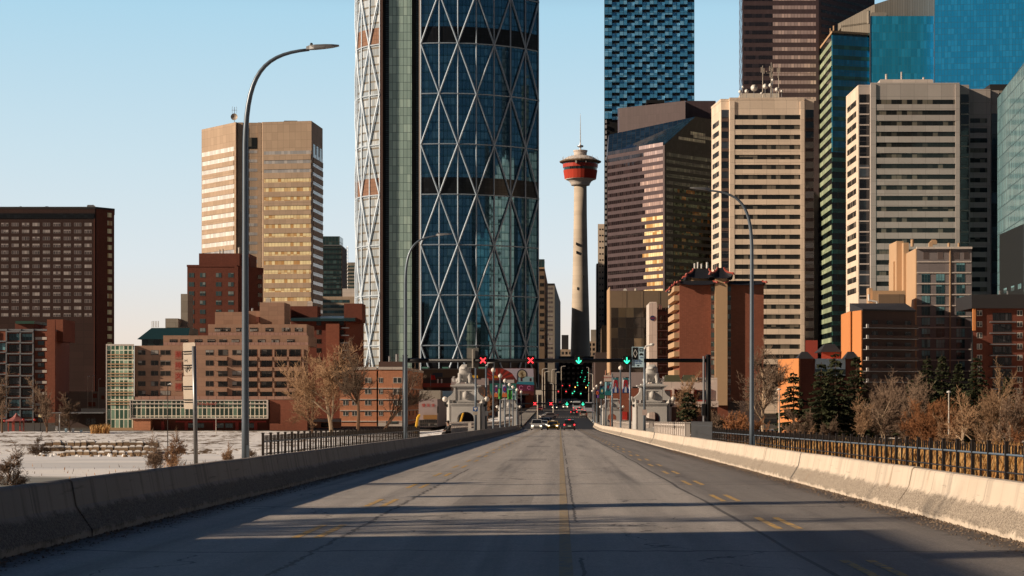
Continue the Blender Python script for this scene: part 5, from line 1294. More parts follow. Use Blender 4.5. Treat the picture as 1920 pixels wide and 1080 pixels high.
# green striped tower
b = Bld('green_striped_tower', 'green glass tower with pale stripes between the two beige towers', 'office tower', [(1521, 935), (1560, 862), (1632, 868)], 62, -5, 20, G['blk'], topz=Z(62, 862))
F0 = b.F[0]
for k in range(31):
    y = 76 + 19.2 * k; zt_, zb2 = Z(y, 862), Z(y + 9, 862)
    mb = MB(); fbox(mb, F0, 0.05, F0.L - .05, zb2, zt_, -.1, .4); mb.build('spandrel_band', G['greenA'], b.root)
for k in range(30):
    y = 84 + 19.2 * k; mb = MB(); F1 = b.F[1]; fbox(mb, F1, .05, F1.L, Z(y + 7.5, 862), Z(y, 862), -.1, .35); mb.build('spandrel_band', G['greenA'] if k < 0 else G['greenD'], b.root)
mb = MB(); fbox(mb, b.F[1], 0, b.F[1].L, Z(285, 862), Z(66, 862), -.3, .25); mb.build('upper_glass', G['bluebox'], b.root)
b.roofcap(BR['tan'], 1.0, 1.2, 'cornice'); b.done(); vents(b, [(1562, 1565, 48, 62, 872), (1556, 1558, 53, 64, 880)], BR['tan'])

# blue glass pair
b = Bld('cyan_glass_block', 'deep cyan gridded glass block above the second beige tower', 'office tower', [(1631, 866), (1752, 866)], 30, -5, 4, G['bluebox']); b.part('edge_trim', M['galv'], 0, 27, 155, 1630.5, 1632, 0, .2); b.part('edge_trim', M['galv'], 0, 27, 155, 1751, 1752, 0, .2); b.done()
b = Bld('slanted_grey_block', 'grey metal block with a slanting top behind the cyan glass block', 'office tower', [(1577, 890), (1640, 880), (1756, 880)], 48, -5, 20, wall('ribbed_grey', (.26, .24, .21, 1), .12, (1.2, 300, .25), .7))
mb = MB(); z0 = b.z1 - 1
mb.prism([b.c[0], b.c[1], b.c[2], (b.c[2][0], 895), (b.c[0][0], 900)], z0, z0, z1s=[z0 + 2, Z(8, 880), Z(-30, 880), Z(-30, 880), z0 + 4]); mb.build('slanted_top', b.mat, b.root); b.done()
vents(b, [(1626, 1632, 20, 44, 876), (1634, 1662, 24, 31, 876)], BR['greyc'])
b = Bld('bright_blue_tower', 'bright blue mirrored glass tower in the top right corner', 'skyscraper', [(1752.5, 862), (1960, 856)], -70, -5, 30, G['bigblue'])
b.done()
b = Bld('grey_frame_office', 'grey frame office storey under the bright blue tower', 'office building', [(1812, 760), (1900, 760)], 170, -5, 20, BR['greyc'])
b.grid(0, [1822, 1842, 1868, 1890], [180], 16, 11, WN['balc']); b.add('dark_roof_box', BR['roofdk'], 1856, 1925, 764, 780, 158, 171); b.done()

# beige tower two
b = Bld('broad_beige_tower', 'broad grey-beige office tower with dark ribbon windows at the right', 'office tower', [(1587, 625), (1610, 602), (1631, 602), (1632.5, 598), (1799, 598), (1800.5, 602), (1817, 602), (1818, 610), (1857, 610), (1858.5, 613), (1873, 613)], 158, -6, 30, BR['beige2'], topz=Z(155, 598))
p = 20.05
sun_ = BR['beige']  # lighter beige paints the sunlight on this side wall
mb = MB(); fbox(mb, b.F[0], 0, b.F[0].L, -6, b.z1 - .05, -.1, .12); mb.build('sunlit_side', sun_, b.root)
b.ribbons(0, 205, p, 18, 9.5, 1590, 1606, G['matte'], n1=.25)
b.part('dark_bay', G['ribdk'], 1, 177, 560, 1611, 1630.5, -.1, .1); b.part('dark_bay', G['ribdk'], 5, 177, 560, 1801, 1816.5, -.1, .1); b.part('dark_bay', G['ribdk'], 9, 213, 560, 1859, 1872.5, -.1, .1)
for k in range(19):
    b.part('bay_spandrel', BR['beige2'], 1, 193 + p * k, 195.5 + p * k, 1611.5, 1630, .1, .25)
    b.part('bay_spandrel', BR['greyc'], 5, 193 + p * k, 195.5 + p * k, 1801.5, 1816, .1, .25)
b.ribbons(3, 187, p, 19, 8.8, 1642, 1791, G['ribbon'], spandrel=.35); b.ribbons(7, 222, 18.6, 18, 8.4, 1819, 1851, G['ribbon'])
b.part('pier', BR['beige2'], 3, 158, 560, 1632.5, 1642, 0, .45); b.part('pier', BR['beige2'], 3, 158, 560, 1791, 1799, 0, .45)
b.done(); vents(b, [(1650, 1750, 150, 158, 612), (1689, 1692, 135, 150, 615), (1660, 1664, 139, 151, 615), (1730, 1734, 145, 150, 615)], BR['white'])
# pale teal glass at the edge
b = Bld('pale_teal_tower', 'pale teal glass tower with fine floor lines cut by the right edge', 'office tower', [(1870, 560), (1960, 470)], 180, -6, 20, G['palet'], topz=Z(184, 560), ext=True)
b.mb = MB(); zl = b.z1; b.mb.prism(b.poly, b.z0, zl, z1s=[zl, zl + 1.5, zl + 1.5, zl + 1.5, zl]); b.done()
b = Bld('shaded_podium', 'black building in deep shade below the pale teal tower', 'office building', [(1874, 540), (1960, 480)], 440, -6, 15, plain('shade_black', (.006, .008, .009, 1), .6), ext=True)  # near-black colour paints the deep shade on this building
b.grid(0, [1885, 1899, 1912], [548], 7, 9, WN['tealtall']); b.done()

# rust balconied flats
b = Bld('rust_gabled_flats', 'dark flats with blazing rust orange end walls and balcony lines', 'apartment block', [(1578, 400), (1595, 385), (1597, 389), (1599, 385), (1616, 380), (1716, 385)], 592, -6.5, 16, BR['plumdk'], topz=Z(583, 385))  # dark front colour paints the shade on this orange building
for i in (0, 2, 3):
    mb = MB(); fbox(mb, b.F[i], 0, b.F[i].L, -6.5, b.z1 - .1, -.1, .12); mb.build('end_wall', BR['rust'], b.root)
mb = MB(); A_, B2 = b.c[0], b.c[-2]; 
mb.prism([(X(1616, 380), 379), (X(1716, 385), 384), (X(1716, 385), 396), (X(1616, 380), 396)], b.z1 - .2, b.z1 + .3, z1s=[b.z1 + .1, b.z1 + .1, b.z1 + 2.2, b.z1 + 2.2]); mb.build('roof', BR['roofdk'], b.root)
for k in range(6):
    y = 614 + 20.4 * k
    b.part('balcony_slab', M['galv'], 4, y, y + 1.2, 1618, 1716, 0, 1.3); b.part('balcony_screen', BR['plumdk'], 4, y - 6, y, 1618, 1716, 1.15, 1.25)
    b.grid(4, [1640, 1668, 1702], [y - 9], 12, 10, WN['balc']); b.part('white_vent', M['white'], 4, y - 6, y + 2 - 1, 1618, 1622, 1.3, 1.5)
b.done()
b = Bld('tan_roof_house', 'tan sunlit stepped block with white duct above the rust gabled flats', 'building', [(1636, 420), (1698, 420)], 545, -6, 10, BR['tan'])
b.part('taupe_gable', BR['taupe'], 0, 552, 574, 1646, 1694, 0, 1.0); b.add('chimney', BR['tan'], 1629, 1636, 421, 424, 540, 600)  # gable panel in taupe on the tan front
mb = MB(); d = 416; mb.tube([(X(1629, d), d, Z(552, d)), (X(1629, d), d, Z(563, d)), (X(1644, d), d, Z(566, d)), (X(1647, d), d, Z(583, d))], .28, 8); mb.build('duct', M['white'], b.root); b.done()

# pink-grey tower
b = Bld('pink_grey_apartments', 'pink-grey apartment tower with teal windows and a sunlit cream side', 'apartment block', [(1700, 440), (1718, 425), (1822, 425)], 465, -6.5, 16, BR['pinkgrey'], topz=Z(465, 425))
mb = MB(); fbox(mb, b.F[0], 0, b.F[0].L, -6.5, b.z1 - .1, -.1, .12); mb.build('sunlit_side', BR['tan'], b.root)  # tan side and cool grey front paint the lit and shaded faces
b.add('side_buttress', BR['tan'], 1681, 1694, 442, 452, 452, 600); b.add('side_buttress', BR['tan'], 1694, 1704, 440, 452, 455, 640)
b.add('side_step', BR['tan'], 1675, 1683, 444, 450, 490, 600)
for k in range(12): b.part('pale_band', BR['white'], 1, 490 + 20.5 * k, 492 + 20.5 * k, 1719, 1821, 0, .2)
b.part('cornice', BR['white'], 1, 463, 467, 1718, 1822, 0, .6); b.part('pilaster', BR['tan'], 1, 467, 700, 1780, 1782, 0, .3)
b.grid(1, [1736, 1763], [521.5 + 20.5 * k for k in range(8)], 16, 16, WN['tealtall']); b.grid(1, [1801], [501 + 20.5 * k for k in range(10)], 16, 16, WN['tealtall'])
b.grid(1, [1736, 1763, 1793, 1812], [479], 10, 14, winmat('louvre_window', (.12, .09, .085, 1), (.14, .1, .09, 1), (.2, .15, .14, 1), .05, .05, 1, 8, .1)); b.done()
vents(b, [(1708, 1714, 449, 462, 430), (1742, 1749, 455, 464, 430), (1777, 1782, 456, 464, 430), (1796, 1800, 456, 464, 430)], BR['tan'])
vents(b, [(1746, 1757, 451, 458, 436)], BR['tan'])

# red brick right edge
b = Bld('red_brick_flats', 'red brick flats with white windows and glazed balconies at the right edge', 'apartment block', [(1824, 400), (1960, 400)], 575, -6.5, 18, BR['brickdk'])
b.grid(0, [1836.5, 1912, 1950], [587 + 20.9 * k for k in range(8)], 10, 10.5, WN['whitef'])
for k in range(8):
    y = 604 + 20.9 * k; b.part('balcony_slab', M['galv'], 0, y - 1, y + 1, 1855, 1903, 0, 1.2); b.grid(0, [1867, 1879, 1891], [y - 10], 11.5, 15, WN['balc'])
b.part('rust_pier', BR['rust'], 0, 567, 620, 1823, 1828, 0, .8)  # corner pier in rust orange
mb = MB(); d = 399; mb.box(X(1822, d), X(1960, d), d, d + 16, Z(578, d), Z(552, d)); mb.build('mansard_roof', BR['roofdk'], b.root); b.done(); vents(b, [(1873, 1877, 545, 552, 402), (1888, 1891, 546, 552, 402)], M['galv'])

# orange wall hall
b = Bld('orange_wall_hall', 'low hall with a sunlit orange wall and a pale blue panel behind the spruces', 'building', [(1460, 330), (1499, 322), (1501, 324), (1612, 328)], 672, -6.6, 14, BR['brickdk'], topz=Z(672, 322))
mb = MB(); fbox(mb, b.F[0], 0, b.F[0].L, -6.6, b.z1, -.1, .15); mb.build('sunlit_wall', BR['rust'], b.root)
b.part('pale_panel', plain('pale_blue_panel', (.62, .78, .88, 1), .5), 2, 672, 704, 1528, 1584, 0, .2); b.part('window_band', G['teal'], 2, 692, 702, 1528, 1584, .2, .3)
for x0, x1 in ((1495, 1527), (1584, 1612)):
    mb = MB(); d = 324; mb.frustum([(X(x0, d), d), (X(x1, d), d), (X(x1, d), d + 4), (X(x0, d), d + 4)], [(X((x0 + x1) / 2 - 5, d), d + 1.5), (X((x0 + x1) / 2 + 5, d), d + 1.5), (X((x0 + x1) / 2 + 5, d), d + 2.5), (X((x0 + x1) / 2 - 5, d), d + 2.5)], b.z1, Z(659, d)); mb.build('turret_roof', BR['roofdk'], b.root)
b.done()
b = Bld('pink_red_kiosk', 'small pink and red roofed block between the beige tower and the rust gabled flats', 'building', [(1510, 420), (1533, 420)], 638, -6, 8, BR['redtrim'])
b.done()
b = Bld('red_roof_house', 'small house with a red hipped roof left of the rust gabled flats', 'house', [(1540, 400), (1576, 400)], 660, -6, 8, BR['redtrim'])
mb = MB(); d = 399; mb.frustum([(X(1538, d), d), (X(1578, d), d), (X(1578, d), d + 10), (X(1538, d), d + 10)], [(X(1552, d), d + 4), (X(1570, d), d + 4), (X(1570, d), d + 6), (X(1552, d), d + 6)], Z(660, d), Z(644, d)); mb.build('roof', BR['roofdk'], b.root); b.done()

# low white hall behind right kiosk
b = Bld('low_white_hall', 'long low white hall with green skylights behind the right stone lion', 'building', [(1228, 440), (1345, 440)], 716, -7, 14, BR['white'])
b.part('window_band', BR['brickdk'], 0, 731, 752, 1236, 1330, 0, .05); b.grid(0, [1247, 1280, 1316], [741], 20, 17, WN['balc']); b.part('lower_fascia', BR['white'], 0, 752, 763, 1225, 1345, 0, 3.0)
for x in (1262, 1298, 1328): b.part('column', BR['white'], 0, 728, 752, x - 2, x + 2, 0, .5)
b.part('red_stripe', M['red'], 0, 751, 752.4, 1230, 1330, 0, 3.05); b.part('dark_base', BR['plumdk'], 0, 763, 800, 1228, 1345, 0, .3)  # base panel in dark brown
for x0, x1 in ((1246, 1276), (1280, 1306)):
    mb = MB(); d = 444; mb.frustum([(X(x0 - 3, d), d), (X(x1 + 3, d), d), (X(x1 + 3, d), d + 5), (X(x0 - 3, d), d + 5)], [(X(x0 + 3, d), d + 1), (X(x1 - 3, d), d + 1), (X(x1 - 3, d), d + 4), (X(x0 + 3, d), d + 4)], b.z1, Z(703, d)); mb.build('skylight', plain('olive_roof', (.07, .075, .045, 1), .6), b.root)
b.add('white_step', BR['white'], 1308, 1345, 448, 456, 708, 717); b.done()
b = Bld('pink_flat_roof_shop', 'low building with pale pink roof wall between the banner poles and the right lion', 'building', [(1146, 520), (1212, 520)], 698, -6, 14, BR['pink'])
b.grid(0, [1190, 1203], [728], 9, 6, WN['balc']); b.done()
b = Bld('plain_red_brick_wall', 'plain red brick building behind the right banner poles', 'building', [(1140, 430), (1198, 430)], 728, -6.5, 12, BR['brick'])
b.part('poster', M['red'], 0, 772, 792, 1166, 1176, 0, .15); b.part('poster', M['blue'], 0, 778, 790, 1157, 1162, 0, .15); b.done()

# ------------------------------------------------------------------ left foreground of Chinatown: low shops
b = Bld('long_brown_hall', 'long brown-grey hall with a flat roof behind the left stone lion', 'building', [(790, 640), (912, 640)], 693, -6, 16, BR['taupe'])
b.part('billboard', plain('slate_board', (.06, .07, .09, 1), .5), 0, 699, 707, 811, 830, 0, .2); b.part('recess', BR['plumdk'], 0, 708, 760, 790, 912, 0, .05); b.roofcap(BR['greyc'], .4, .2)
for x in (797, 835, 903): b.add('green_roof_light', plain('verdigris', (.10, .26, .23, 1), .5), x - 6, x + 6, 645, 650, 688, 693)
b.done()
b = Bld('red_roofed_shop', 'low shop with a flat red roof and two white chimneys near the left lion', 'shop', [(795, 590), (843, 590)], 719, -6, 10, BR['plumdk'])
mb = MB(); d = 588; mb.box(X(793, d), X(844, d), d, d + 12, Z(726, d), Z(718.5, d)); mb.build('roof', BR['redtrim'], b.root); b.grid(0, [803, 818, 832], [738], 10, 8, WN['dark']); b.done(); vents(b, [(819.5, 822, 711, 719, 590), (826.5, 829, 711, 719, 590)], M['white'])
r = thing('red_flag', 'small red flag on a thin pole above the red roofed shop', 'flag', (X(807.5, 586), 586, Z(722, 586)))
mb = MB(); mb.tube([(X(807.5, 586), 586, Z(724, 586)), (X(807.5, 586), 586, Z(701, 586))], .08, 5); mb.build('pole', M['galv'], r)
mb = MB(); a = X(807.5, 586)
for k in range(4):
    mb.face([(a + .45 * k, 586 + .2 * sin(k), Z(712.5, 586)), (a + .45 * k + .45, 586 + .2 * sin(k + 1), Z(711.5, 586)), (a + .45 * k + .45 - (.4 if k == 3 else 0), 586 + .2 * sin(k + 1), Z(704 if k < 3 else 708, 586)), (a + .45 * k, 586 + .2 * sin(k), Z(702.5 + k * .6, 586))])
mb.build('cloth', plain('flag_red', (.7, .04, .03, 1), .7), r)
b = Bld('pale_pink_shop', 'pale pink shop with three red characters beside the left stone lion', 'shop', [(785, 470), (820, 470), (842, 520)], 748, -7, 10, BR['pink'])
for k, ch in enumerate('樓美食'):
    p = b.F[0].at(b.F[0].u(794 + 9 * k), .1); text(ch, p[0], p[1], Z(760.5, 470), 1.0, ink2 if False else M['red'], b.root, 'red_character')
b.part('orange_fascia', plain('ochre_fascia', (.28, .14, .04, 1), .6), 0, 778, 786, 794, 820, 0, .8); b.part('shop_window', WN['dark'], 0, 787, 800, 786, 820, 0, .1); b.part('dark_vent', M['black'], 1, 762, 775, 819.5, 822, 0, .1)
b.add('upper_block', BR['greyc'], 786, 826, 478, 486, 732, 749); b.add('blue_box', M['signblue'], 829, 848, 500, 508, 733, 744); b.done()
b = Bld('grey_wall_shop', 'grey windowless wall building right behind the left stone lion', 'building', [(846, 520), (916, 520)], 709, -6, 12, BR['pink'])
b.part('yellow_sign', M['yellow'], 0, 704, 709, 885, 896, 0, .3); b.part('dark_storey', BR['plumdk'], 0, 722, 800, 846, 916, 0, .1); b.done()
# mural building
b = Bld('mural_building', 'building painted with a big red parasol mural and a round arch on its gable', 'building', [(913, 664), (1002, 664), (1005, 700)], 690, -2, 20, BR['plumdk'])
F = b.F[0]; D_ = 664
def mural(name, pts, mat, n=.06):
    mb = MB(); mb.face([(F.at(F.u(x), n)[0], F.at(F.u(x), n)[1], Z(y, D_)) for x, y in pts]); return mb.build(name, mat, b.root)
col = lambda r_, g_, b_: plain('mural_paint', rgb(r_, g_, b_), .75, var=.2)
mural('mural_ground', [(913, 742), (1001, 742), (1001, 690), (913, 690)], col(84, 26, 26), .03)
cxm, cym = 934, 712
redA, redB = col(150, 40, 28), col(95, 24, 22)
for k in range(14):
    a0, a1 = radians(8 + 12 * k), radians(8 + 12 * (k + 1)); R_ = 30
    rr = lambda a: (R_ * (1 - .18 * abs(math.cos(a)) * 0))
    pts_ = [(cxm, cym)] + [(cxm + 31 * cos(a0 + (a1 - a0) * j / 3), cym - 21 * sin(a0 + (a1 - a0) * j / 3)) for j in range(4)]
    mural('mural_parasol', [(min(max(x, 913.3), 966), y) for x, y in pts_][::-1], redA if k % 2 else redB, .05)
mural('mural_sun', [(928 + 6 * cos(t * .5), 709 - 5 * sin(t * .5)) for t in range(7)][::-1], col(190, 130, 30), .08)
mural('mural_sky', [(942, 691), (1000, 691), (1001, 716), (968, 712), (960, 700), (950, 694)][::-1], col(170, 165, 185), .06)
arch = [(969, 720)] + [(979 + 10 * cos(pi - pi * t / 10), 703 - 11 * sin(pi * t / 10)) for t in range(11)] + [(989, 720)]
mural('mural_arch', arch[::-1], col(60, 58, 70), .09)
mural('mural_wheel', [(979 + 7.5 * cos(2 * pi * t / 14), 702 - 7.5 * sin(2 * pi * t / 14)) for t in range(14)][::-1], col(185, 175, 150), .12)
for k in range(8):
    a = pi * k / 8 + .1
    mural('mural_spoke', [(979 + 6.6 * cos(a) + .4 * sin(a), 702 - 6.6 * sin(a)), (979 - 6.6 * cos(a) + .4 * sin(a), 702 + 6.6 * sin(a)), (979 - 6.6 * cos(a) - .4, 702 + 6.6 * sin(a) + .4), (979 + 6.6 * cos(a) - .4, 702 - 6.6 * sin(a) + .4)], col(110, 90, 60), .15)
mural('mural_facade', [(972, 717), (1000, 717), (1000, 707), (990, 706), (972, 708)][::-1], col(130, 165, 180), .12)
for x in (978, 995): mural('mural_door', [(x - 2, 715), (x + 1.5, 715), (x + 1.5, 709), (x - 2, 709)], col(60, 20, 45), .15)
mural('mural_roof', [(968, 720), (1003 - 1, 722), (1001, 716), (970, 716)], col(30, 120, 150), .14)
mural('mural_teal', [(918, 742), (968, 742), (968, 719), (918, 719)], col(20, 110, 105), .05)
mural('mural_white', [(948, 718), (964, 718), (964, 712), (948, 712)], col(185, 185, 190), .1)
mural('mural_dark', [(915, 719), (948, 719), (960, 722), (948, 713), (915, 714)][::-1], col(20, 25, 45), .09)
mural('mural_purple', [(970, 733), (1001, 733), (1001, 721), (970, 721)], col(90, 20, 60), .1)
gl = col(190, 110, 160)
for x0, y0, r0 in ((977, 727, 4.5), (992, 727, 4)):
    for k in range(5):
        a0, a1 = radians(60 * k + 20), radians(60 * k + 80); mural('mural_swirl', [(x0 + r0 * cos(a0), y0 - r0 * sin(a0)), (x0 + r0 * cos(a1), y0 - r0 * sin(a1)), (x0 + (r0 - 1.4) * cos(a1), y0 - (r0 - 1.4) * sin(a1)), (x0 + (r0 - 1.4) * cos(a0), y0 - (r0 - 1.4) * sin(a0))], gl, .14)
b.add('canopy', plain('awning_pale', (.45, .43, .42, 1), .6), 965, 990, 655, 664, 738, 741); b.add('shopfront', BR['brick'], 985, 999, 656, 664, 741, 775)
b.part('neon_sign', col(120, 30, 90), 0, 747, 756, 968, 988, .1, .5); b.part('blue_awning', M['blue'], 0, 757, 762, 968, 984, .1, 1.6)
b.done()
# street-lining dark blocks that close the canyon
for lab, ch, top, mat in (('dark brick block lining the street right of the mural', [(1001, 800), (1011, 800), (1024, 1180)], 700, BR['plumdk']),
                          ('dark low block lining the far right side of the street', [(1106, 1180), (1116, 660), (1150, 660)], 700, BR['plumdk']),
                          ('brown stuccoed block right of the far street end', [(1122, 1180), (1128, 800), (1150, 800)], 655, BR['taupe'])):
    b = Bld('street_block', lab, 'building', ch, top, -5, 10, mat)
    b.grid(0, [ (ch[0][0] + ch[1][0]) / 2], [top + 12 + 9 * k for k in range(5)], 5, 5, WN['mixed']); b.done()
# ================================================================== globe lamps along the bridge
def globe_lamp(px, py, xw, lab, banner=None):
    d = abs(xw) * FPX / abs(px - CX); x = X(px, d); z0 = road_z(d) + .16; zt = Z(py, d)
    r = thing('globe_lamp', lab, 'globe lamp', (x, d, z0), 'globe lamps along the bridge')
    mb = MB(); mb.lathe(x, d, [(.2, z0), (.2, z0 + .3), (.13, z0 + .5), (.10, z0 + .7), (.075, zt - .5), (.11, zt - .42), (.07, zt - .32), (.14, zt - .24), (.12, zt - .2)], 8); mb.build('pole', M['offwhite'] if False else M['lampgrey'], r, smoothf=True)
    mb = MB(); mb.ball((x, d, zt), .25, 12); mb.build('globe', M['globe'], r, smoothf=True)
    mb = MB(); mb.lathe(x, d, [(.09, zt + .22), (.05, zt + .3), (.01, zt + .38)], 8); mb.build('finial', M['galv'], r)
    return x, d
R_ = random.Random(11)
for i, (px, py) in enumerate(((925, 694), (938, 705), (947, 714), (955.5, 721), (962, 726), (969.4, 731), (977.4, 735))):
    globe_lamp(px, py, 7.0, 'globe lamp on the left side of the bridge, %s from the front' % ORD[i])
for i, (px, py) in enumerate(((1163.6, 690), (1127.4, 718), (1119, 724), (1114, 729), (1111, 733))):
    globe_lamp(px, py, 6.75, 'globe lamp on the right side of the bridge, %s from the front' % ORD[i])

def street_pole(px, py, xw, lab, head=0):
    d = abs(xw) * FPX / abs(px - CX); x = X(px, d); z0 = road_z(d) + .16; zt = Z(py, d)
    r = thing('street_pole', lab, 'pole', (x, d, z0), 'slim poles on the bridge')
    mb = MB(); mb.tube([(x, d, z0), (x, d, zt)], [.12, .08], 8); mb.build('shaft', M['lampgrey'], r, smoothf=True)
    mb = MB()
    if head:
        mb.tube([(x, d, zt), (x + head * .1, d, zt + .25), (x + head * .5, d, zt + .35)], .06, 6); mb.ball((x + head * .6, d, zt + .38), .2, 8, .6); mb.build('lamp_head', M['white'], r)
    else: mb.lathe(x, d, [(.1, zt), (.1, zt + .06), (.02, zt + .12)], 8); mb.build('cap', M['galv'], r)
    return r, x, d
r1, x1_, d1_ = street_pole(892, 688, 7.3, 'slim pole in front of the left stone kiosk carrying a blue and white sign')
r2, x2_, d2_ = street_pole(911.5, 686, 7.3, 'slim pole right of the left stone kiosk with small lamp and white plate', 1)
r3, x3_, d3_ = street_pole(1208.5, 655, 6.8, 'slim tall pole in front of the right stone kiosk with small camera head', 1)
r4, x4_, d4_ = street_pole(1181.5, 681, 6.8, 'slim pole between the two red and blue banners and the right kiosk', -1)
r5, x5_, d5_ = street_pole(1148, 702, 6.8, 'plain slim pole between the banners right of the far road')
r6, x6_, d6_ = street_pole(1136, 716, 6.8, 'plain slim pole beside the white and blue banner')
def small_sign(px0, px1, py0, py1, d, mat, lab, name='road_sign'):
    q = thing(name, lab, 'sign', (X((px0 + px1) / 2, d), d - .2, Z(py1, d))); mb = MB(); mb.box(X(px0, d), X(px1, d), d - .2, d - .17, Z(py1, d), Z(py0, d)); mb.build('plate', mat, q); return q
q = small_sign(887, 896, 763, 771, d1_, M['blue'], 'small blue sign with a white triangle on the pole before the left kiosk')
mb = MB(); y_ = d1_ - .215; mb.face([(X(891.5, d1_), y_, Z(770, d1_)), (X(895, d1_), y_, Z(764.5, d1_)), (X(888, d1_), y_, Z(764.5, d1_))]); mb.build('triangle', M['white'], q)
small_sign(887.3, 895.7, 772, 778, d1_, M['tan_sign'], 'small beige plate just under the blue triangle sign'); small_sign(907.5, 915.5, 770.5, 779.5, d2_, M['white'], 'small white plate on the pole right of the left kiosk')
q = small_sign(1204, 1213, 768, 778.5, d3_, plain('pink_plate', (.55, .44, .40, 1), .5), 'pinkish white plate on the pole before the right kiosk')

# banners: cloth hanging beside the poles
def banner(px0, px1, py0, py1, d, cols, lab, seed):
    q = thing('banner', lab, 'banner', (X((px0 + px1) / 2, d), d, Z(py1, d)), 'street banners'); x0, x1, z0, z1 = X(px0, d), X(px1, d), Z(py1, d), Z(py0, d)
    mb = MB(); n = 4
    for k in range(n):
        a, b_ = x0 + (x1 - x0) * k / n, x0 + (x1 - x0) * (k + 1) / n; ya, yb_ = d + .05 * sin(k * 1.7 + seed), d + .05 * sin((k + 1) * 1.7 + seed)
        mb.face([(a, ya, z0), (b_, yb_, z0), (b_, yb_, z1), (a, ya, z1)]); 
    mb.build('cloth', plain('banner_ground', rgb(*cols[0]), .7), q)
    mb = MB(); mb.tube([(x0, d, z1 + .03), (x1, d, z1 + .03)], .035, 5); mb.build('arm', M['black'], q); mb = MB(); mb.tube([(x0, d, z0 - .03), (x1, d, z0 - .03)], .035, 5); mb.build('arm', M['black'], q)
    Rn = random.Random(seed); w, h = x1 - x0, z1 - z0
    shapes = {'arch': [(.1, .35), (.2, .75), (.38, .93), (.62, .93), (.8, .75), (.9, .35), (.62, .35), (.6, .62), (.4, .62), (.38, .35)], 'hill': [(0, 0), (1, 0), (1, .25), (.75, .38), (.5, .28), (.3, .42), (0, .22)],
              'disc': [(.5 + .36 * cos(t * .7), .62 + .26 * sin(t * .7)) for t in range(9)], 'core': [(.5 + .18 * cos(t * .9), .62 + .13 * sin(t * .9)) for t in range(7)], 'strip': [(.05, .86), (.95, .86), (.95, .97), (.05, .97)],
              'swirl': [(.15, .2), (.45, .3), (.7, .6), (.9, .85), (.7, .9), (.45, .62), (.2, .5)], 'leg': [(.3, .02), (.7, .02), (.62, .4), (.38, .4)]}
    for k, (sh, c_) in enumerate(cols[1:]):
        mb = MB(); mb.face([(x0 + u * w, d - .075 - .012 * k, z0 + v * h) for u, v in shapes[sh]]); mb.build('printed_shape', plain('banner_print', rgb(*c_), .7), q)
red, wh, bl, tl, gr, pu, og = (150, 25, 40), (190, 190, 200), (25, 60, 130), (20, 110, 120), (60, 150, 60), (80, 40, 120), (200, 110, 60)
banner(1148.5, 1160, 708, 736.5, 205, [wh, ('arch', red), ('hill', bl), ('strip', tl), ('leg', wh)], 'white banner with a red arch shape, left of the nearest right globe lamp', 1)
banner(1167, 1179, 708, 736.5, 204, [wh, ('arch', red), ('hill', bl), ('strip', tl), ('leg', wh)], 'white banner with a red arch shape, right of the nearest right globe lamp', 2)
banner(1134, 1146.5, 716, 741, 240, [(130, 175, 190), ('swirl', (40, 60, 90)), ('hill', tl), ('core', (120, 40, 50))], 'pale blue banner with dark swirls on the right of the bridge', 3)
banner(1124, 1133.5, 724, 747, 262, [(20, 60, 90), ('disc', tl), ('core', (200, 190, 140)), ('hill', (30, 90, 70))], 'dark teal banner with a pale disc on the right of the bridge', 4)
banner(1116.5, 1123.5, 731, 746, 290, [pu, ('disc', og), ('core', red)], 'purple and orange banner, farthest on the right of the bridge', 5)
banner(926.5, 934, 722, 744.5, 196, [(150, 150, 170), ('disc', pu), ('core', red), ('hill', og)], 'grey banner with a purple disc nearest on the left of the bridge', 6)
banner(941.5, 950.5, 721, 744.5, 205, [(160, 160, 180), ('disc', (60, 40, 140)), ('core', red), ('hill', og)], 'grey banner with a violet disc, second on the left of the bridge', 7)
banner(934.5, 940.5, 729, 748, 212, [gr, ('swirl', (30, 60, 40))], 'narrow green banner on the left of the bridge', 8)
banner(951.5, 960, 728, 748.5, 226, [gr, ('swirl', (25, 50, 40)), ('strip', (150, 180, 200))], 'green banner with dark branches on the left of the bridge', 9)
banner(960.5, 967, 733, 749.5, 250, [(120, 160, 170), ('swirl', (30, 50, 60)), ('core', wh)], 'pale teal banner, farthest on the left of the bridge', 10)

# ================================================================== skin helper for bodies
def skin_mesh(name, J, E, mat, parent, sub=2, root=0):
    me = bpy.data.meshes.new(name); keys = list(J); idx = {k: i for i, k in enumerate(keys)}
    me.from_pydata([J[k][0] for k in keys], [(idx[a], idx[b]) for a, b in E], []); o = bpy.data.objects.new(name, me); COL.objects.link(o)
    sk_ = o.modifiers.new('Skin', 'SKIN'); 
    for i, k in enumerate(keys):
        r_ = J[k][1]; me.skin_vertices[0].data[i].radius = r_ if hasattr(r_, '__len__') else (r_, r_)
        me.skin_vertices[0].data[i].use_root = (i == root)
    sb = o.modifiers.new('Subsurf', 'SUBSURF'); sb.levels = sub; sb.render_levels = sub
    bpy.context.view_layer.update(); dg = bpy.context.evaluated_depsgraph_get()
    m2 = bpy.data.meshes.new_from_object(o.evaluated_get(dg)); bpy.data.objects.remove(o); bpy.data.meshes.remove(me)
    m2.name = name; m2.materials.clear(); m2.materials.append(mat); m2.polygons.foreach_set('use_smooth', [True] * len(m2.polygons))
    o = bpy.data.objects.new(name, m2); COL.objects.link(o)
    if parent is not None: o.parent = parent
    return o

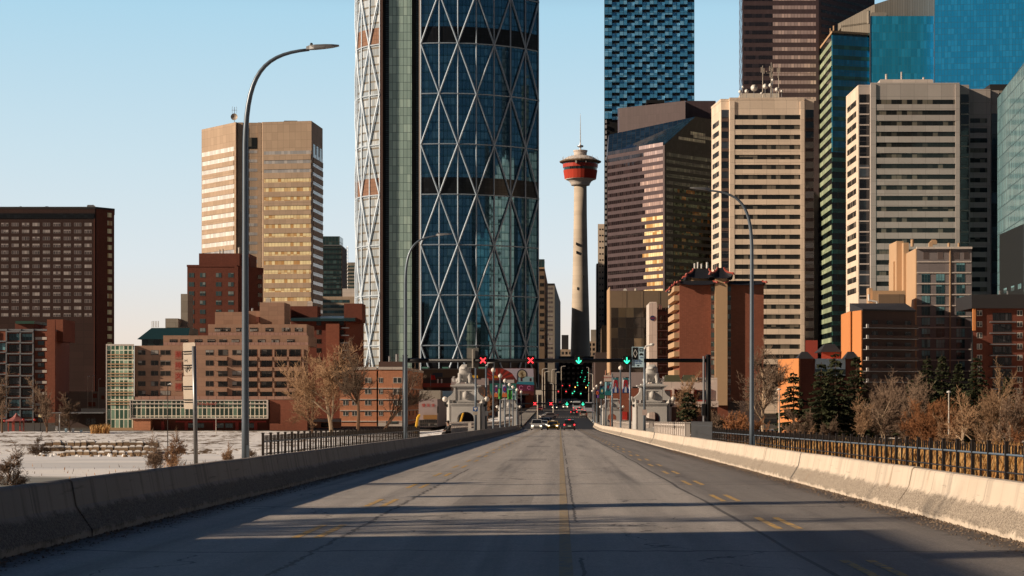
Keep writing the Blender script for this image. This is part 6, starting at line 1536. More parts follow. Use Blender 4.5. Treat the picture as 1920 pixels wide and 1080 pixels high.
# ================================================================== stone kiosks with lions
def lion(parent_loc, lab, group='stone lions on the kiosks'):
    r = thing('stone_lion', lab, 'statue', parent_loc, group)
    J = {'pelvis': ((0, .55, .42), (.42, .40)), 'belly': ((0, .25, .62), (.38, .38)), 'chest': ((0, -.12, .90), (.50, .44)), 'neck': ((0, -.14, 1.25), (.50, .44)), 'head': ((0, -.40, 1.46), (.30, .28)), 'muzzle': ((0, -.68, 1.40), (.16, .14)), 'nose': ((0, -.80, 1.37), (.09, .08)),
         'mane_top': ((0, -.08, 1.55), (.44, .38))}
    E = [('pelvis', 'belly'), ('belly', 'chest'), ('chest', 'neck'), ('neck', 'head'), ('head', 'muzzle'), ('muzzle', 'nose'), ('neck', 'mane_top')]
    for s, n in ((-1, 'l'), (1, 'r')):
        J['sh' + n] = ((s * .33, -.18, .85), (.2, .22)); J['el' + n] = ((s * .36, -.28, .45), (.135, .14)); J['wr' + n] = ((s * .36, -.42, .14), (.11, .11)); J['pw' + n] = ((s * .37, -.66, .09), (.13, .09))
        J['hip' + n] = ((s * .38, .45, .42), (.26, .3)); J['kn' + n] = ((s * .52, .02, .36), (.17, .19)); J['hk' + n] = ((s * .50, .30, .10), (.1, .09)); J['ft' + n] = ((s * .52, -.12, .07), (.12, .08))
        J['ear' + n] = ((s * .2, -.22, 1.76), (.07, .05))
        E += [('chest', 'sh' + n), ('sh' + n, 'el' + n), ('el' + n, 'wr' + n), ('wr' + n, 'pw' + n), ('pelvis', 'hip' + n), ('hip' + n, 'kn' + n), ('kn' + n, 'hk' + n), ('hk' + n, 'ft' + n), ('mane_top', 'ear' + n)]
    skin_mesh('body', J, E, M['stone'], r, 2)
    # mane: locks of stone
    mb = MB(); Rn = random.Random(5)
    for k in range(120):
        a = Rn.uniform(-2.6, 2.6); t = Rn.random(); zz = 1.75 - 1.05 * t; rr = .42 + .14 * sin(t * pi) + Rn.uniform(-.02, .03)
        p = Vector((rr * sin(a), -.14 - rr * .85 * cos(a) * (.55 if abs(a) < .9 and t < .45 else 1), zz))
        if abs(a) < .75 and t < .42: continue
        q = p + Vector((sin(a) * .07, -cos(a) * .05, -.22)); mb.tube([p, (p + q) / 2 + Vector((sin(a) * .05, -cos(a) * .05, 0)), q], [.035, .075, .01], 5)
    mb.build('mane', M['stone'], r).location = (0, 0, 0)
    o = r.children[-1]; o.data.transform(Matrix.Translation(Vector(r['_o'])))
    mb = MB()
    for s in (-1, 1): mb.ball((s * .11, -.66, 1.52), .035, 6)
    mb.ball((0, -.86, 1.42), .06, 6); mb.box(-.1, .1, -.82, -.74, 1.28, 1.30); mb.build('face', plain('dark_stone', (.08, .075, .07, 1), .9), r); o = r.children[-1]; o.data.transform(Matrix.Translation(Vector(r['_o'])))  # darker stone for eyes, nose and mouth
    r.scale = (1.4, 1.2, 1.08)
    mb = MB(); mb.tube([(0, .95, .15), (.25, 1.15, .08), (.6, 1.0, .07), (.72, .6, .08)], [.09, .07, .06, .09], 6); mb.build('tail', M['stone'], r); r.children[-1].data.transform(Matrix.Translation(Vector(r['_o'])))
    return r

def kiosk(xc, yc, lab, sc=1.0, big=True):
    z0 = road_z(yc) + .1; r = thing('stone_kiosk', lab, 'kiosk', (xc, yc, z0), 'stone kiosks on the bridge')
    W, Dp, H = 1.42, 1.5, 4.9
    def S(mb, x0, x1, y0, y1, za, zb, ch=0.0):
        if ch: c = [(xc + x0 + ch, yc + y0), (xc + x1 - ch, yc + y0), (xc + x1, yc + y0 + ch), (xc + x1, yc + y1 - ch), (xc + x1 - ch, yc + y1), (xc + x0 + ch, yc + y1), (xc + x0, yc + y1 - ch), (xc + x0, yc + y0 + ch)]
        else: c = [(xc + x0, yc + y0), (xc + x1, yc + y0), (xc + x1, yc + y1), (xc + x0, yc + y1)]
        mb.prism(c, z0 + za, z0 + zb)
    # arch wall front and back, piers
    mb = MB(); aw, ah = .82, 1.65
    def archwall(y0, y1):
        n = 10; top = 3.0
        P = [(-aw, ah)] + [(-aw * cos(pi * k / n), ah + aw * .85 * sin(pi * k / n)) for k in range(1, n)] + [(aw, ah)]
        for y, rev in ((y0, False), (y1, True)):
            for (xa, za), (xb, zb) in zip(P, P[1:]):
                q = [(xc + xa, yc + y, z0 + za), (xc + xb, yc + y, z0 + zb), (xc + xb, yc + y, z0 + top), (xc + xa, yc + y, z0 + top)]
                if rev: q.reverse()
                mb.face(q, [(p[0], p[2]) for p in q])
        for (xa, za), (xb, zb) in zip(P, P[1:]):
            q = [(xc + xa, yc + y1, z0 + za), (xc + xb, yc + y1, z0 + zb), (xc + xb, yc + y0, z0 + zb), (xc + xa, yc + y0, z0 + za)]; mb.face(q)
    archwall(-Dp, -Dp + .45); archwall(Dp - .45, Dp)
    for s in (-1, 1):
        a, c = (-W, -aw) if s < 0 else (aw, W); S(mb, a, c, -Dp, Dp, 0, 3.0)
    S(mb, -W, W, -Dp + .46, Dp - .46, 2.4, 3.0); mb.build('arched_base', M['stone'], r)
    mb = MB()
    for s in (-1, 1):
        for y in (-Dp + .1, Dp - .75): S(mb, s * 1.62 - .26, s * 1.62 + .26, y, y + .75, 0, 3.55, .24)
        # scroll shoulders
        for y0, y1 in ((-Dp + .15, -Dp + .7), (Dp - .7, Dp - .15)):
            prof = [(s * 1.82, 3.5), (s * 1.75, 3.8), (s * 1.45, 4.0), (s * 1.22, 4.3), (s * 1.16, 4.75), (s * 1.0, 4.75), (s * 1.0, 3.5)]
            P0 = [(xc + px_, yc + y0, z0 + pz_) for px_, pz_ in prof]; P1 = [(xc + px_, yc + y1, z0 + pz_) for px_, pz_ in prof]
            if s > 0: P0.reverse(); P1.reverse()
            mb.face(list(reversed(P0)) if s < 0 else list(reversed(P0))); mb.face(P1)
            for k in range(len(P0)):
                j = (k + 1) % len(P0); mb.face([P0[k], P0[j], P1[j], P1[k]])
    mb.build('buttress', M['stone'], r)
    mb = MB(); S(mb, -W - .08, W + .08, -Dp - .08, Dp + .08, 3.0, 3.14); S(mb, -W - .14, W + .14, -Dp - .14, Dp + .14, 3.14, 3.22); mb.build('lower_cornice', M['stone'], r)
    mb = MB(); S(mb, -1.15, 1.15, -1.2, 1.2, 3.22, 4.75, .3)
    S(mb, -.95, .95, -1.28, -1.2, 3.35, 3.5); S(mb, -.95, -.6, -1.27, -1.2, 3.5, 4.4); S(mb, .6, .95, -1.27, -1.2, 3.5, 4.4); S(mb, -.95, .95, -1.28, -1.2, 4.4, 4.55); mb.build('upper_block', M['stone'], r)
    mb = MB(); S(mb, -1.3, 1.3, -1.35, 1.35, 4.75, 4.86); S(mb, -1.5, 1.5, -1.5, 1.5, 4.86, 4.98); S(mb, -1.1, 1.1, -1.15, 1.15, 4.98, 5.12); mb.build('cornice', M['stone'], r)
    mb = MB(); mb.ball((xc, yc - 1.3, z0 + 4.0), .3, 10, 1.3); mb.build('carved_shield', M['stone'], r, smoothf=True)
    for s in (-1, 1):
        mb = MB(); mb.tube([(xc + s * 1.8, yc - 1.1, z0 + 3.0), (xc + s * 2.05, yc - 1.15, z0 + 3.0), (xc + s * 2.05, yc - 1.15, z0 + 3.35)], .06, 6); mb.box(xc + s * 1.85 - .1, xc + s * 1.85 + .1, yc - 1.3, yc - 1.0, z0 + 2.85, z0 + 3.1); k_ = mb.build('lamp_bracket', M['black'], r)
        mb = MB(); mb.ball((xc + s * 2.05, yc - 1.15, z0 + 3.6), .27, 10); mb.build('globe', M['globe'], k_, smoothf=True)
    if big:
        mb = MB(); mb.box(xc - .8, xc + .8, yc - 1.48, yc - 1.38, z0, z0 + .75); 
        mb.build('arch_parapet', M['stone'], r)
    return z0 + 5.12
zt = kiosk(X(874.5, 180), 180, 'stone kiosk with a round arch on the left of the road, nearer one'); lion((X(872, 180), 180, zt), 'seated stone lion on the nearer left kiosk')
zt = kiosk(X(1222, 180), 180, 'stone kiosk with a round arch on the right of the road, nearer one'); lion((X(1222, 180), 180, zt), 'seated stone lion on the nearer right kiosk')
zt = kiosk(X(954, 328), 328, 'smaller looking far stone kiosk on the left behind the globe lamps', big=False)
zt = kiosk(X(1147, 332), 332, 'smaller looking far stone kiosk on the right behind the banners', big=False)

# ================================================================== white balustrades
def balustrade(x, y0, y1, lab, z=0.0):
    r = thing('stone_balustrade', lab, 'balustrade', (x, y0, road_z(y0) + .16)); n = int((y1 - y0) / 2.4); 
    for k in range(n + 1):
        y = y0 + (y1 - y0) * k / n; zz = road_z(y) + .16; mb = MB(); mb.box(x - .2, x + .2, y - .18, y + .18, zz, zz + 1.22); mb.box(x - .24, x + .24, y - .22, y + .22, zz + 1.22, zz + 1.3); mb.build('pier', BR['white'], r)
        if k < n:
            yb_ = y0 + (y1 - y0) * (k + 1) / n; zb = road_z(yb_) + .16; mb = MB()
            def rail(za, zc, t):
                P = [(x - t, y + .18), (x + t, y + .18), (x + t, yb_ - .18), (x - t, yb_ - .18)]; z_ = (zz + zb) / 2; mb.prism(P, z_ + za, z_ + zc)
            rail(.0, .8, .1); rail(1.02, 1.14, .16)
            for j in range(3):
                yy = y + (yb_ - y) * (j + 1) / 4; mb.box(x - .07, x + .07, yy - .1, yy + .1, zz + .78, zz + 1.04)
            mb.build('panel', BR['white'], r)
balustrade(9.4, 134, 177, 'white stone balustrade on the right between the iron railing and the kiosk')
balustrade(9.2, 184, 326, 'long white stone balustrade on the right beyond the nearer kiosk')
balustrade(-9.2, 150, 177, 'stone balustrade on the left just before the nearer kiosk')
balustrade(-9.2, 184, 322, 'stone balustrade on the left beyond the nearer kiosk')

# yellow bar by the left gantry post
r = thing('yellow_barrier_arm', 'bent yellow barrier arm standing left of the left stone kiosk', 'barrier arm', (X(779, 128), 128, road_z(128)))
mb = MB(); d = 128; mb.tube([(X(779, d), d, Z(812, d)), (X(781.5, d), d, Z(795, d)), (X(783.5, d), d, Z(783, d)), (X(786, d), d, Z(779, d)), (X(788, d), d, Z(778.5, d))], .1, 6); mb.build('arm', M['yellow'], r)
r = thing('yellow_barrier_arm', 'slanted yellow barrier arm seen inside the arch of the left kiosk', 'barrier arm', (X(861, 200), 200, road_z(200)))
mb = MB(); d = 200; mb.tube([(X(861, d), d, Z(800, d)), (X(869.5, d), d, Z(770, d))], .1, 6); mb.build('arm', M['yellow'], r)

# ================================================================== people
def person(loc, lab, top, legs, skin_c, pose='stand', face=0.0, hair=(.02, .015, .012, 1)):
    r = thing('person', lab, 'person', loc); r.rotation_euler = (0, 0, face)
    sk_m = plain('skin', skin_c, .6); 
    if pose == 'sit':
        J = {'pelvis': ((0, 0, .48), (.16, .13)), 'waist': ((0, .04, .68), (.15, .12)), 'chest': ((0, -.02, .95), (.19, .14)), 'neck': ((0, -.07, 1.12), (.065, .065)), 'head': ((0, -.12, 1.27), (.10, .115)), 'crown': ((0, -.11, 1.37), (.07, .08))}
        L = lambda s: {'hip': ((s * .1, -.08, .48), .1), 'knee': ((s * .14, -.48, .50), .075), 'ankle': ((s * .13, -.48, .09), .045), 'toe': ((s * .14, -.66, .05), (.045, .035)), 'shoulder': ((s * .2, -.02, 1.02), .075), 'elbow': ((s * .26, -.16, .78), .055), 'wrist': ((s * .16, -.38, .66), .038), 'hand': ((s * .13, -.46, .63), (.04, .025))}
    else:
        J = {'pelvis': ((0, 0, .92), (.16, .12)), 'waist': ((0, .01, 1.08), (.145, .11)), 'chest': ((0, 0, 1.32), (.19, .13)), 'neck': ((0, -.01, 1.50), (.06, .06)), 'head': ((0, -.03, 1.63), (.095, .11)), 'crown': ((0, -.02, 1.72), (.07, .08))}
        L = lambda s: {'hip': ((s * .1, 0, .86), .1), 'knee': ((s * .11, -.08 * s, .48), .07), 'ankle': ((s * .11, .1 * s, .09), .045), 'toe': ((s * .12, .1 * s - .17, .04), (.045, .035)), 'shoulder': ((s * .2, 0, 1.40), .07), 'elbow': ((s * .25, .05 * s, 1.12), .05), 'wrist': ((s * .26, -.12, .9), .036), 'hand': ((s * .25, -.17, .82), (.04, .022))}
    E = [('pelvis', 'waist'), ('waist', 'chest'), ('chest', 'neck'), ('neck', 'head'), ('head', 'crown')]
    for s, n in ((-1, '_l'), (1, '_r')):
        q = L(s)
        for k, v in q.items(): J[k + n] = v
        E += [('pelvis', 'hip' + n), ('hip' + n, 'knee' + n), ('knee' + n, 'ankle' + n), ('ankle' + n, 'toe' + n), ('chest', 'shoulder' + n), ('shoulder' + n, 'elbow' + n), ('elbow' + n, 'wrist' + n), ('wrist' + n, 'hand' + n)]
        hp = Vector(q['hand'][0]); dr = (hp - Vector(q['wrist'][0])).normalized()
        for f in range(4):
            o_ = Vector(((f - 1.5) * .018 * 1.0, 0, 0)); a = hp + dr * .02 + o_; J['f%d%s' % (f, n)] = (tuple(a + dr * .03), .009); J['g%d%s' % (f, n)] = (tuple(a + dr * (.055 + .008 * (f in (1, 2))) + Vector((0, .012, -.004))), .007)
            E += [('hand' + n, 'f%d%s' % (f, n)), ('f%d%s' % (f, n), 'g%d%s' % (f, n))]
        J['th' + n] = (tuple(hp + Vector((-s * .045, -.01, .015))), .01); E += [('wrist' + n, 'th' + n)]
    body = skin_mesh('body', J, E, sk_m, r, 1)
    # clothes by height and limb region: coat and trousers as slightly larger shells
    Jc = {k: (v[0], tuple(t * 1.18 + .012 for t in (v[1] if hasattr(v[1], '__len__') else (v[1], v[1])))) for k, v in J.items()}
    tk = ['waist', 'chest', 'shoulder_l', 'elbow_l', 'wrist_l', 'shoulder_r', 'elbow_r', 'wrist_r', 'pelvis']; te = [('waist', 'chest'), ('pelvis', 'waist')] + [(a + n, b_ + n) for n in ('_l', '_r') for a, b_ in (('shoulder', 'elbow'), ('elbow', 'wrist'))] + [('chest', 'shoulder_l'), ('chest', 'shoulder_r')]
    skin_mesh('coat', {k: Jc[k] for k in tk}, te, plain('coat', top, .85), r, 1)
    lk = ['pelvis', 'hip_l', 'knee_l', 'ankle_l', 'hip_r', 'knee_r', 'ankle_r']; le = [('pelvis', 'hip_l'), ('hip_l', 'knee_l'), ('knee_l', 'ankle_l'), ('pelvis', 'hip_r'), ('hip_r', 'knee_r'), ('knee_r', 'ankle_r')]
    skin_mesh('trousers', {k: ((Jc[k][0]), tuple(t * .97 for t in Jc[k][1])) for k in lk}, le, plain('trousers', legs, .9), r, 1)
    h = J['head'][0]; hc = Vector(h) + Vector(r['_o'])
    mb = MB(); mb.ball((hc.x, hc.y + .03, hc.z + .05), .118, 10); mb.build('hair', plain('hair', hair, .9), r, smoothf=True)
    return r
rs = road_z(139) + .16
person((X(842, 139), 139, rs), 'person in dark clothes sitting low beside the left stone kiosk', (.015, .015, .018, 1), (.02, .02, .025, 1), (.35, .2, .14, 1), 'sit', radians(-60))
mb = MB(); x = X(842, 139); mb.box(x - .3, x + .3, 138.7, 139.5, rs, rs + .38); tag(mb.build('stone_block', M['concrete'], origin=(x, 139, rs)), 'low concrete block under the sitting person', 'block')
person((X(1621, 262), 262, ground_z(X(1621, 262), 262)), 'person in an orange jacket walking in the riverside park', (.65, .16, .03, 1), (.03, .03, .05, 1), (.4, .25, .18, 1), 'stand', 1.2)
person((X(1631, 262), 262, ground_z(X(1631, 262), 262)), 'person in a blue jacket walking in the riverside park', (.05, .10, .28, 1), (.02, .02, .03, 1), (.4, .25, .18, 1), 'stand', 1.2)

# ================================================================== cars
TY = M['rubber']; CG = plain('car_glass', (.015, .018, .022, 1), .08, 0, .8)
def car(loc, yaw, col, kind, lab, lit=None, group='cars on the street'):
    """local frame: +y is the front of the car"""
    r = thing('car', lab, 'car', loc, group); r.rotation_euler = (0, 0, yaw); ox, oy, oz = r['_o']
    SUV = kind == 'suv'; Lh = 2.3 if SUV else 2.25; W = .93; HB = .98 if SUV else .86; HR = 1.70 if SUV else 1.42
    body = [(-Lh, .42), (-Lh - .02, .75), (-Lh + .12, HB + .04), (-1.75, HB + .06), (1.05, HB + .02), (2.05, HB - .14), (Lh + .03, .68), (Lh + .02, .40), (Lh - .1, .25), (-Lh + .1, .25)]
    paint_ = plain('car_paint', col, .28, .15, .6, var=.04)
    mb = MB(); n = len(body)
    def sec(t):   # t from -1 to 1 across, pinch near the sides
        k = 1 - .10 * abs(t) ** 3; return [(ox + t * W * (1 - .03 * (abs(t) > .9)), oy + y * (k if abs(t) > .6 else 1), oz + (z if abs(t) < .95 else .3 + (z - .3) * .95)) for y, z in body]
    ts = [-1, -.88, -.5, 0, .5, .88, 1]; S_ = [sec(t) for t in ts]
    for A, B in zip(S_, S_[1:]):
        for k in range(n): j = (k + 1) % n; mb.face([A[k], B[k], B[j], A[j]])
    mb.face(S_[0]); mb.face(list(reversed(S_[-1])))
    roof = [(-Lh + .15 if SUV else -1.75, HB), (-Lh + .5 if SUV else -1.1, HR - .04), (-.4, HR), (.35, HR - .02), (1.15, HB)]
    Wr = lambda z: W * .96 - (z - HB) * .26
    L_ = [(ox - Wr(z), oy + y, oz + z) for y, z in roof]; Rr = [(ox + Wr(z), oy + y, oz + z) for y, z in roof]
    for k in range(len(roof) - 1): mb.face([L_[k], L_[k + 1], Rr[k + 1], Rr[k]][::-1])
    mb.face(L_); mb.face(list(reversed(Rr))); b_ = mb.build('body', paint_, r, smoothf=False)
    def panel(name, P, mat, off): mb = MB(); mb.face(P); mb.build(name, mat, r)
    lerp = lambda a, b, t: tuple(a[i] + (b[i] - a[i]) * t for i in range(3))
    def glassq(name, a0, a1, b0, b1, o):
        P = [lerp(a0, a1, .08), lerp(a0, a1, .90), lerp(b0, b1, .90), lerp(b0, b1, .08)]
        P = [lerp(P[0], P[3], .06), lerp(P[1], P[2], .06), lerp(P[0 + 1], P[2], .94) if False else lerp(P[2], P[1], .06), lerp(P[3], P[0], .06)]
        P = [(p[0] + o[0], p[1] + o[1], p[2] + o[2]) for p in P]; mb = MB(); mb.face(P); mb.build(name, CG, r)
    glassq('windscreen', L_[4], L_[3], Rr[4], Rr[3], (0, .02, .015)); glassq('rear_window', L_[0], L_[1], Rr[0], Rr[1], (0, -.02, .012))
    for s, Q in ((-1, L_), (1, Rr)):
        y0, y1 = Q[0][1], Q[4][1]; zb = oz + HB + .06; zt_ = oz + HR - .1
        P = [(Q[0][0] + s * .012, oy + (roof[0][0] + .35), zb), (Q[0][0] + s * .012, oy + roof[4][0] - .2, zb), (Q[2][0] + s * .02, oy + roof[3][0] - .05, zt_), (Q[2][0] + s * .02, oy + roof[1][0] + .1, zt_)]
        mb = MB(); mb.face(P if s > 0 else P[::-1]); mb.build('side_window', CG, r)
        mb = MB(); mb.box(ox + s * 1.02 - .08, ox + s * 1.02 + .08, oy + .8, oy + .95, oz + HB + .02, oz + HB + .17); mb.build('wing_mirror', paint_, r)
    for s in (-1, 1):
        for y in (-1.4, 1.42):
            mb = MB(); R = .34 if SUV else .32
            mb.lathe(0, 0, [(.2, -.11), (R - .03, -.11), (R, -.08), (R, .08), (R - .03, .11), (.2, .11)], 16)
            mb.v = [(ox + s * (W - .12) + v[2], oy + y + v[0], oz + R + v[1]) for v in mb.v]; w_ = mb.build('wheel', TY, r, smoothf=False)
            mb = MB(); mb.lathe(0, 0, [(.01, .115), (.2, .115), (.2, .0)], 12); mb.v = [(ox + s * (W - .12) + s * v[2], oy + y + v[0], oz + R + v[1]) for v in mb.v]; mb.build('rim', M['galv'], w_)
        hl = M['lightwhite'] if lit == 'head' else M['globe']; tl_ = M['lightred'] if lit == 'tail' else plain('tail_lens', (.3, .01, .01, 1), .3) if False else (M['lightred'] if lit == 'tail' else M['red'])
        mb = MB(); mb.box(ox + s * .66 - .15, ox + s * .66 + .15, oy + Lh - .04, oy + Lh + .06, oz + .62, oz + .76); mb.build('headlight', hl, r)
        mb = MB(); mb.box(ox + s * .78 - .1, ox + s * .78 + .1, oy - Lh - .05, oy - Lh + .1, oz + .78, oz + 1.0); mb.build('tail_light', tl_, r)
    if lit == 'tail':
        mb = MB(); mb.box(ox - .2, ox + .2, oy + roof[1][0] - .09, oy + roof[1][0] - .02, oz + HR - .05, oz + HR); mb.build('brake_light', M['lightred'], r)
    mb = MB(); mb.box(ox - .5, ox + .5, oy + Lh - .02, oy + Lh + .05, oz + .42, oz + .6); mb.build('grille', M['black'], r)
    mb = MB(); mb.box(ox - .26, ox + .26, oy - Lh - .045, oy - Lh, oz + .62, oz + .74); mb.build('number_plate', M['white'], r)
    mb = MB(); mb.box(ox - .85, ox + .85, oy - Lh - .03, oy - Lh + .1, oz + .28, oz + .45); mb.build('rear_bumper', M['black'], r)
    return r
def on(px, d): return (X(px, d), d, road_z(d) + .005)
car(on(1067.5, 283), 0, (.05, .055, .06, 1), 'suv', 'dark hatchback with red tail lights driving away in the near right lane', 'tail')
car(on(1006.5, 287), pi, (.5, .5, .5, 1), 'suv', 'white oncoming car with headlights on, leftmost in the group', 'head')
car(on(1018, 312), pi, (.45, .50, .55, 1), 'sedan', 'silver blue oncoming car tucked behind the white one', 'head')
car(on(1022.5, 331), pi, (.60, .60, .62, 1), 'suv', 'pale oncoming car behind the silver blue one', 'head')
tx = car(on(1036.5, 290), pi, (.62, .36, .02, 1), 'sedan', 'yellow oncoming taxi with headlights on', 'head')
o_ = tx['_o']; mb = MB(); mb.box(o_[0] - .25, o_[0] + .25, o_[1] - .1, o_[1] + .15, o_[2] + 1.42, o_[2] + 1.56); mb.build('roof_sign', M['white'], tx)
car(on(1029, 362), pi, (.02, .02, .022, 1), 'sedan', 'black oncoming car with two round headlights behind the taxi', 'head')
car(on(1027.5, 425), 1.9, (.66, .62, .60, 1), 'sedan', 'white car turning left across the crosswalk', None)
car(on(1094, 440), 0, (.28, .25, .22, 1), 'suv', 'dark backed pickup-like car waiting at the right near the crosswalk', None)
car(on(1076, 470), 0, (.03, .03, .035, 1), 'sedan', 'black car under the far gantry in the middle lane', 'tail')
for i, (px, d, c_, l_, k_) in enumerate(((1086, 520, (.5, .5, .52, 1), 'grey car with red lights far along the street', 'tail'), (1012, 545, (.35, .03, .03, 1), 'red car parked far on the left of the street', None), (1060, 600, (.6, .6, .6, 1), 'white car far in the middle of the street', 'head'),
                                         (1040, 585, (.1, .1, .12, 1), 'dark oncoming car far off with lit headlights', 'head'), (1050, 690, (.4, .1, .05, 1), 'distant orange red car near the second crossing', 'tail'), (1068, 780, (.5, .45, .4, 1), 'most distant pale car on the street', 'head'), (1031, 700, (.3, .3, .33, 1), 'distant grey car on the left lanes', 'head'))):
    car(on(px, d), pi if k_ != 'tail' else 0, c_, 'sedan', l_, k_)
# bus and van far down the street
def van(px, d, w, h, L, col, lab, lit='tail', name='van'):
    x, y, z = on(px, d); r = thing(name, lab, name, (x, y, z)); mb = MB(); c = [(x - w / 2, y), (x + w / 2, y), (x + w / 2, y + L), (x - w / 2, y + L)]
    mb.prism(c, z + .35, z + h * .96); mb.frustum(c, [(x - w / 2 + .1, y + .1), (x + w / 2 - .1, y + .1), (x + w / 2 - .1, y + L - .1), (x - w / 2 + .1, y + L - .1)], z + h * .96, z + h); mb.build('body', plain('van_paint', col, .35), r)
    mb = MB(); mb.box(x - w / 2 + .2, x + w / 2 - .2, y - .03, y + .05, z + h * .52, z + h * .84); mb.build('window', CG, r)
    mb = MB(); mb.box(x - w / 2 + .15, x + w / 2 - .15, y - .04, y + .03, z + .35, z + .55); mb.build('bumper', M['black'], r)
    for s in (-1, 1):
        mb = MB(); mb.box(x + s * (w / 2 - .2) - .1, x + s * (w / 2 - .2) + .1, y - .05, y, z + .75, z + .95); mb.build('light', M['lightred'] if lit == 'tail' else M['lightwhite'], r)
        for yy in (1.0, L - 1.2):
            mb = MB(); mb.lathe(0, 0, [(.05, -.12), (.4, -.12), (.4, .12), (.05, .12)], 12); mb.v = [(x + s * (w / 2 - .1) + v[2], y + yy + v[0], z + .4 + v[1]) for v in mb.v]; mb.build('wheel', TY, r)
van(1081, 560, 2.3, 2.9, 6, (.45, .52, .58, 1), 'pale blue van far along the right lanes under the signals'); van(1104, 500, 2.5, 3.1, 10, (.40, .42, .5, 1), 'blue and white bus at the right kerb of the far street', name='bus')

# ================================================================== far gantry and traffic signals
D2 = 374.0; gz2 = Z(757, D2); g2 = thing('signal_gantry', 'low looking far signal gantry over the dark part of the street', 'gantry', (0, D2, road_z(D2)))
mb = MB(); mb.tube([(X(966, D2), D2, gz2), (X(1122, D2), D2, gz2)], .16, 8); mb.build('crossbeam', M['steel_dark'], g2)
for px in (966, 1122): mb = MB(); mb.tube([(X(px, D2), D2, road_z(D2)), (X(px, D2), D2, gz2 + .3)], .2, 8); mb.build('post', M['steel_dark'], g2)
for px, k, l in ((1003, 'x', 'red lane signal on the far gantry, left'), (1033, 'x', 'red lane signal on the far gantry, right of its pair'), (1063, 'a', 'green lane signal on the far gantry, left of its pair'), (1093, 'a', 'green lane signal on the far gantry, right')):
    lane_signal(px, k, D2, gz2, 1.5, l)
def traffic_light(px, py, d, col, lab, arm=None):
    x, z = X(px, d), Z(py, d); s = d / 500.0; r = thing('traffic_light', lab, 'traffic light', (x, d, z - .5), 'traffic lights down the street')
    mb = MB(); mb.box(x - .2, x + .2, d - .1, d + .15, z - .55, z + .55); mb.box(x - .3, x + .3, d + .15, d + .18, z - .65, z + .65); mb.build('housing', M['black'], r)
    k = {'r': .34, 'a': 0, 'g': -.34}[col]; zc = z + k * 0; mb = MB(); R = .15
    mb.face([(x + R * cos(2 * pi * t / 12), d - .12, zc + R * sin(2 * pi * t / 12)) for t in range(12)]); mb.build('lit_lens', {'r': M['lightred'], 'a': M['lightamber'], 'g': M['lightgreen']}[col], r)
    for t in (-1, 0, 1):
        if t == 0: continue
        mb = MB(); mb.face([(x + .12 * cos(2 * pi * q / 10), d - .115, z + t * .36 + .12 * sin(2 * pi * q / 10)) for q in range(10)]); mb.build('dark_lens', M['rubber'], r)
    if arm is not None:
        mb = MB(); xa = X(arm, d); mb.tube([(x, d + .2, z + .2), (xa, d + .2, z + .3)], .09, 5); mb.tube([(xa, d + .2, road_z(d)), (xa, d + .2, z + .6)], .14, 6); mb.build('mast_arm', M['steel_dark'], r)
TL = [(1047, 734, 470, 'r', 1008), (1061.5, 734, 470, 'r', None), (1054.5, 723, 560, 'r', 1013), (1068, 723, 560, 'r', None), (1073.5, 737.5, 455, 'g', 1118), (1089, 738, 455, 'g', None), (1077, 734, 500, 'g', None),
      (1082.5, 717.5, 620, 'g', None), (1083, 722.5, 600, 'g', 1112), (1102, 722.5, 600, 'g', None), (1104, 718, 640, 'g', None), (1078.5, 726, 580, 'a', None), (1098.5, 726.5, 590, 'a', None), (1095, 715, 720, 'g', None), (1096.5, 711.5, 760, 'g', None),
      (1090.5, 699, 900, 'g', 1112), (1091.5, 695, 940, 'g', None), (1102.5, 698.5, 900, 'g', None), (1088.5, 707, 820, 'g', None), (1097.5, 707, 820, 'g', 1110)]
cn = {'r': 'red', 'g': 'green', 'a': 'amber'}
for i, (px, py, d, c_, arm) in enumerate(TL):
    same = [t for t in TL if t[3] == c_]; same.sort(key=lambda t: t[2]); k = same.index(TL[i])
    traffic_light(px, py, d, c_, '%s traffic light down the street, %s nearest of the %s ones' % (cn[c_], ORD[k] if k else 'first', cn[c_]), arm)
# distant street lamps (tops catch the sun)
for i, (px, py, d, side) in enumerate(((1017, 692, 560, 1), (1021.5, 697, 620, 1), (1035, 693, 640, 1), (1052.5, 687, 700, 1), (1042.5, 698, 760, 1), (1111.5, 701, 520, -1), (1104, 689, 760, -1), (1037.5, 719, 500, -1))):
    x = X(px, d); r = thing('far_street_lamp', 'distant pale street lamp over the dark street, number %d by nearness' % (i + 1), 'street lamp', (x, d, road_z(d)), 'distant street lamps')
    r['label'] = ['pale street lamp, leftmost above the far street', 'small white headed lamp just right of the leftmost far lamp', 'bright pale street lamp third from left above the far street', 'pale green tinged lamp before the striped tower foot', 'short lamp between the two middle far lamps',
                  'tall pale street lamp at the right edge of the far street', 'thin far lamp just left of the right kerb lamp', 'short sunlit lamp above the red signals of the far street'][i]
    mb = MB(); zt = Z(py, d); mb.tube([(x, d, road_z(d)), (x, d, zt - .3)], [.16, .12], 6); mb.build('pole', M['offwhite'], r)
    mb = MB(); mb.tube([(x, d, zt - .3), (x + side * .3, d, zt), (x + side * 1.2, d, zt + .1)], .09, 5); mb.box(x + side * 1.0 - .2, x + side * 1.4 + .2, d - .15, d + .15, zt + .05, zt + .22); mb.build('lamp_head', M['white'], r)
r = thing('white_street_sign', 'white board sign on a short pole left of the far street', 'sign', (X(1010, 420), 420, road_z(420)))
mb = MB(); d = 420; mb.box(X(1004.5, d), X(1015.5, d), d - .1, d, Z(740, d), Z(731.5, d)); mb.build('board', M['offwhite'], r); mb = MB(); mb.tube([(X(1008, d), d, road_z(d)), (X(1008, d), d, Z(739, d))], .14, 6); mb.build('pole', M['offwhite'], r)
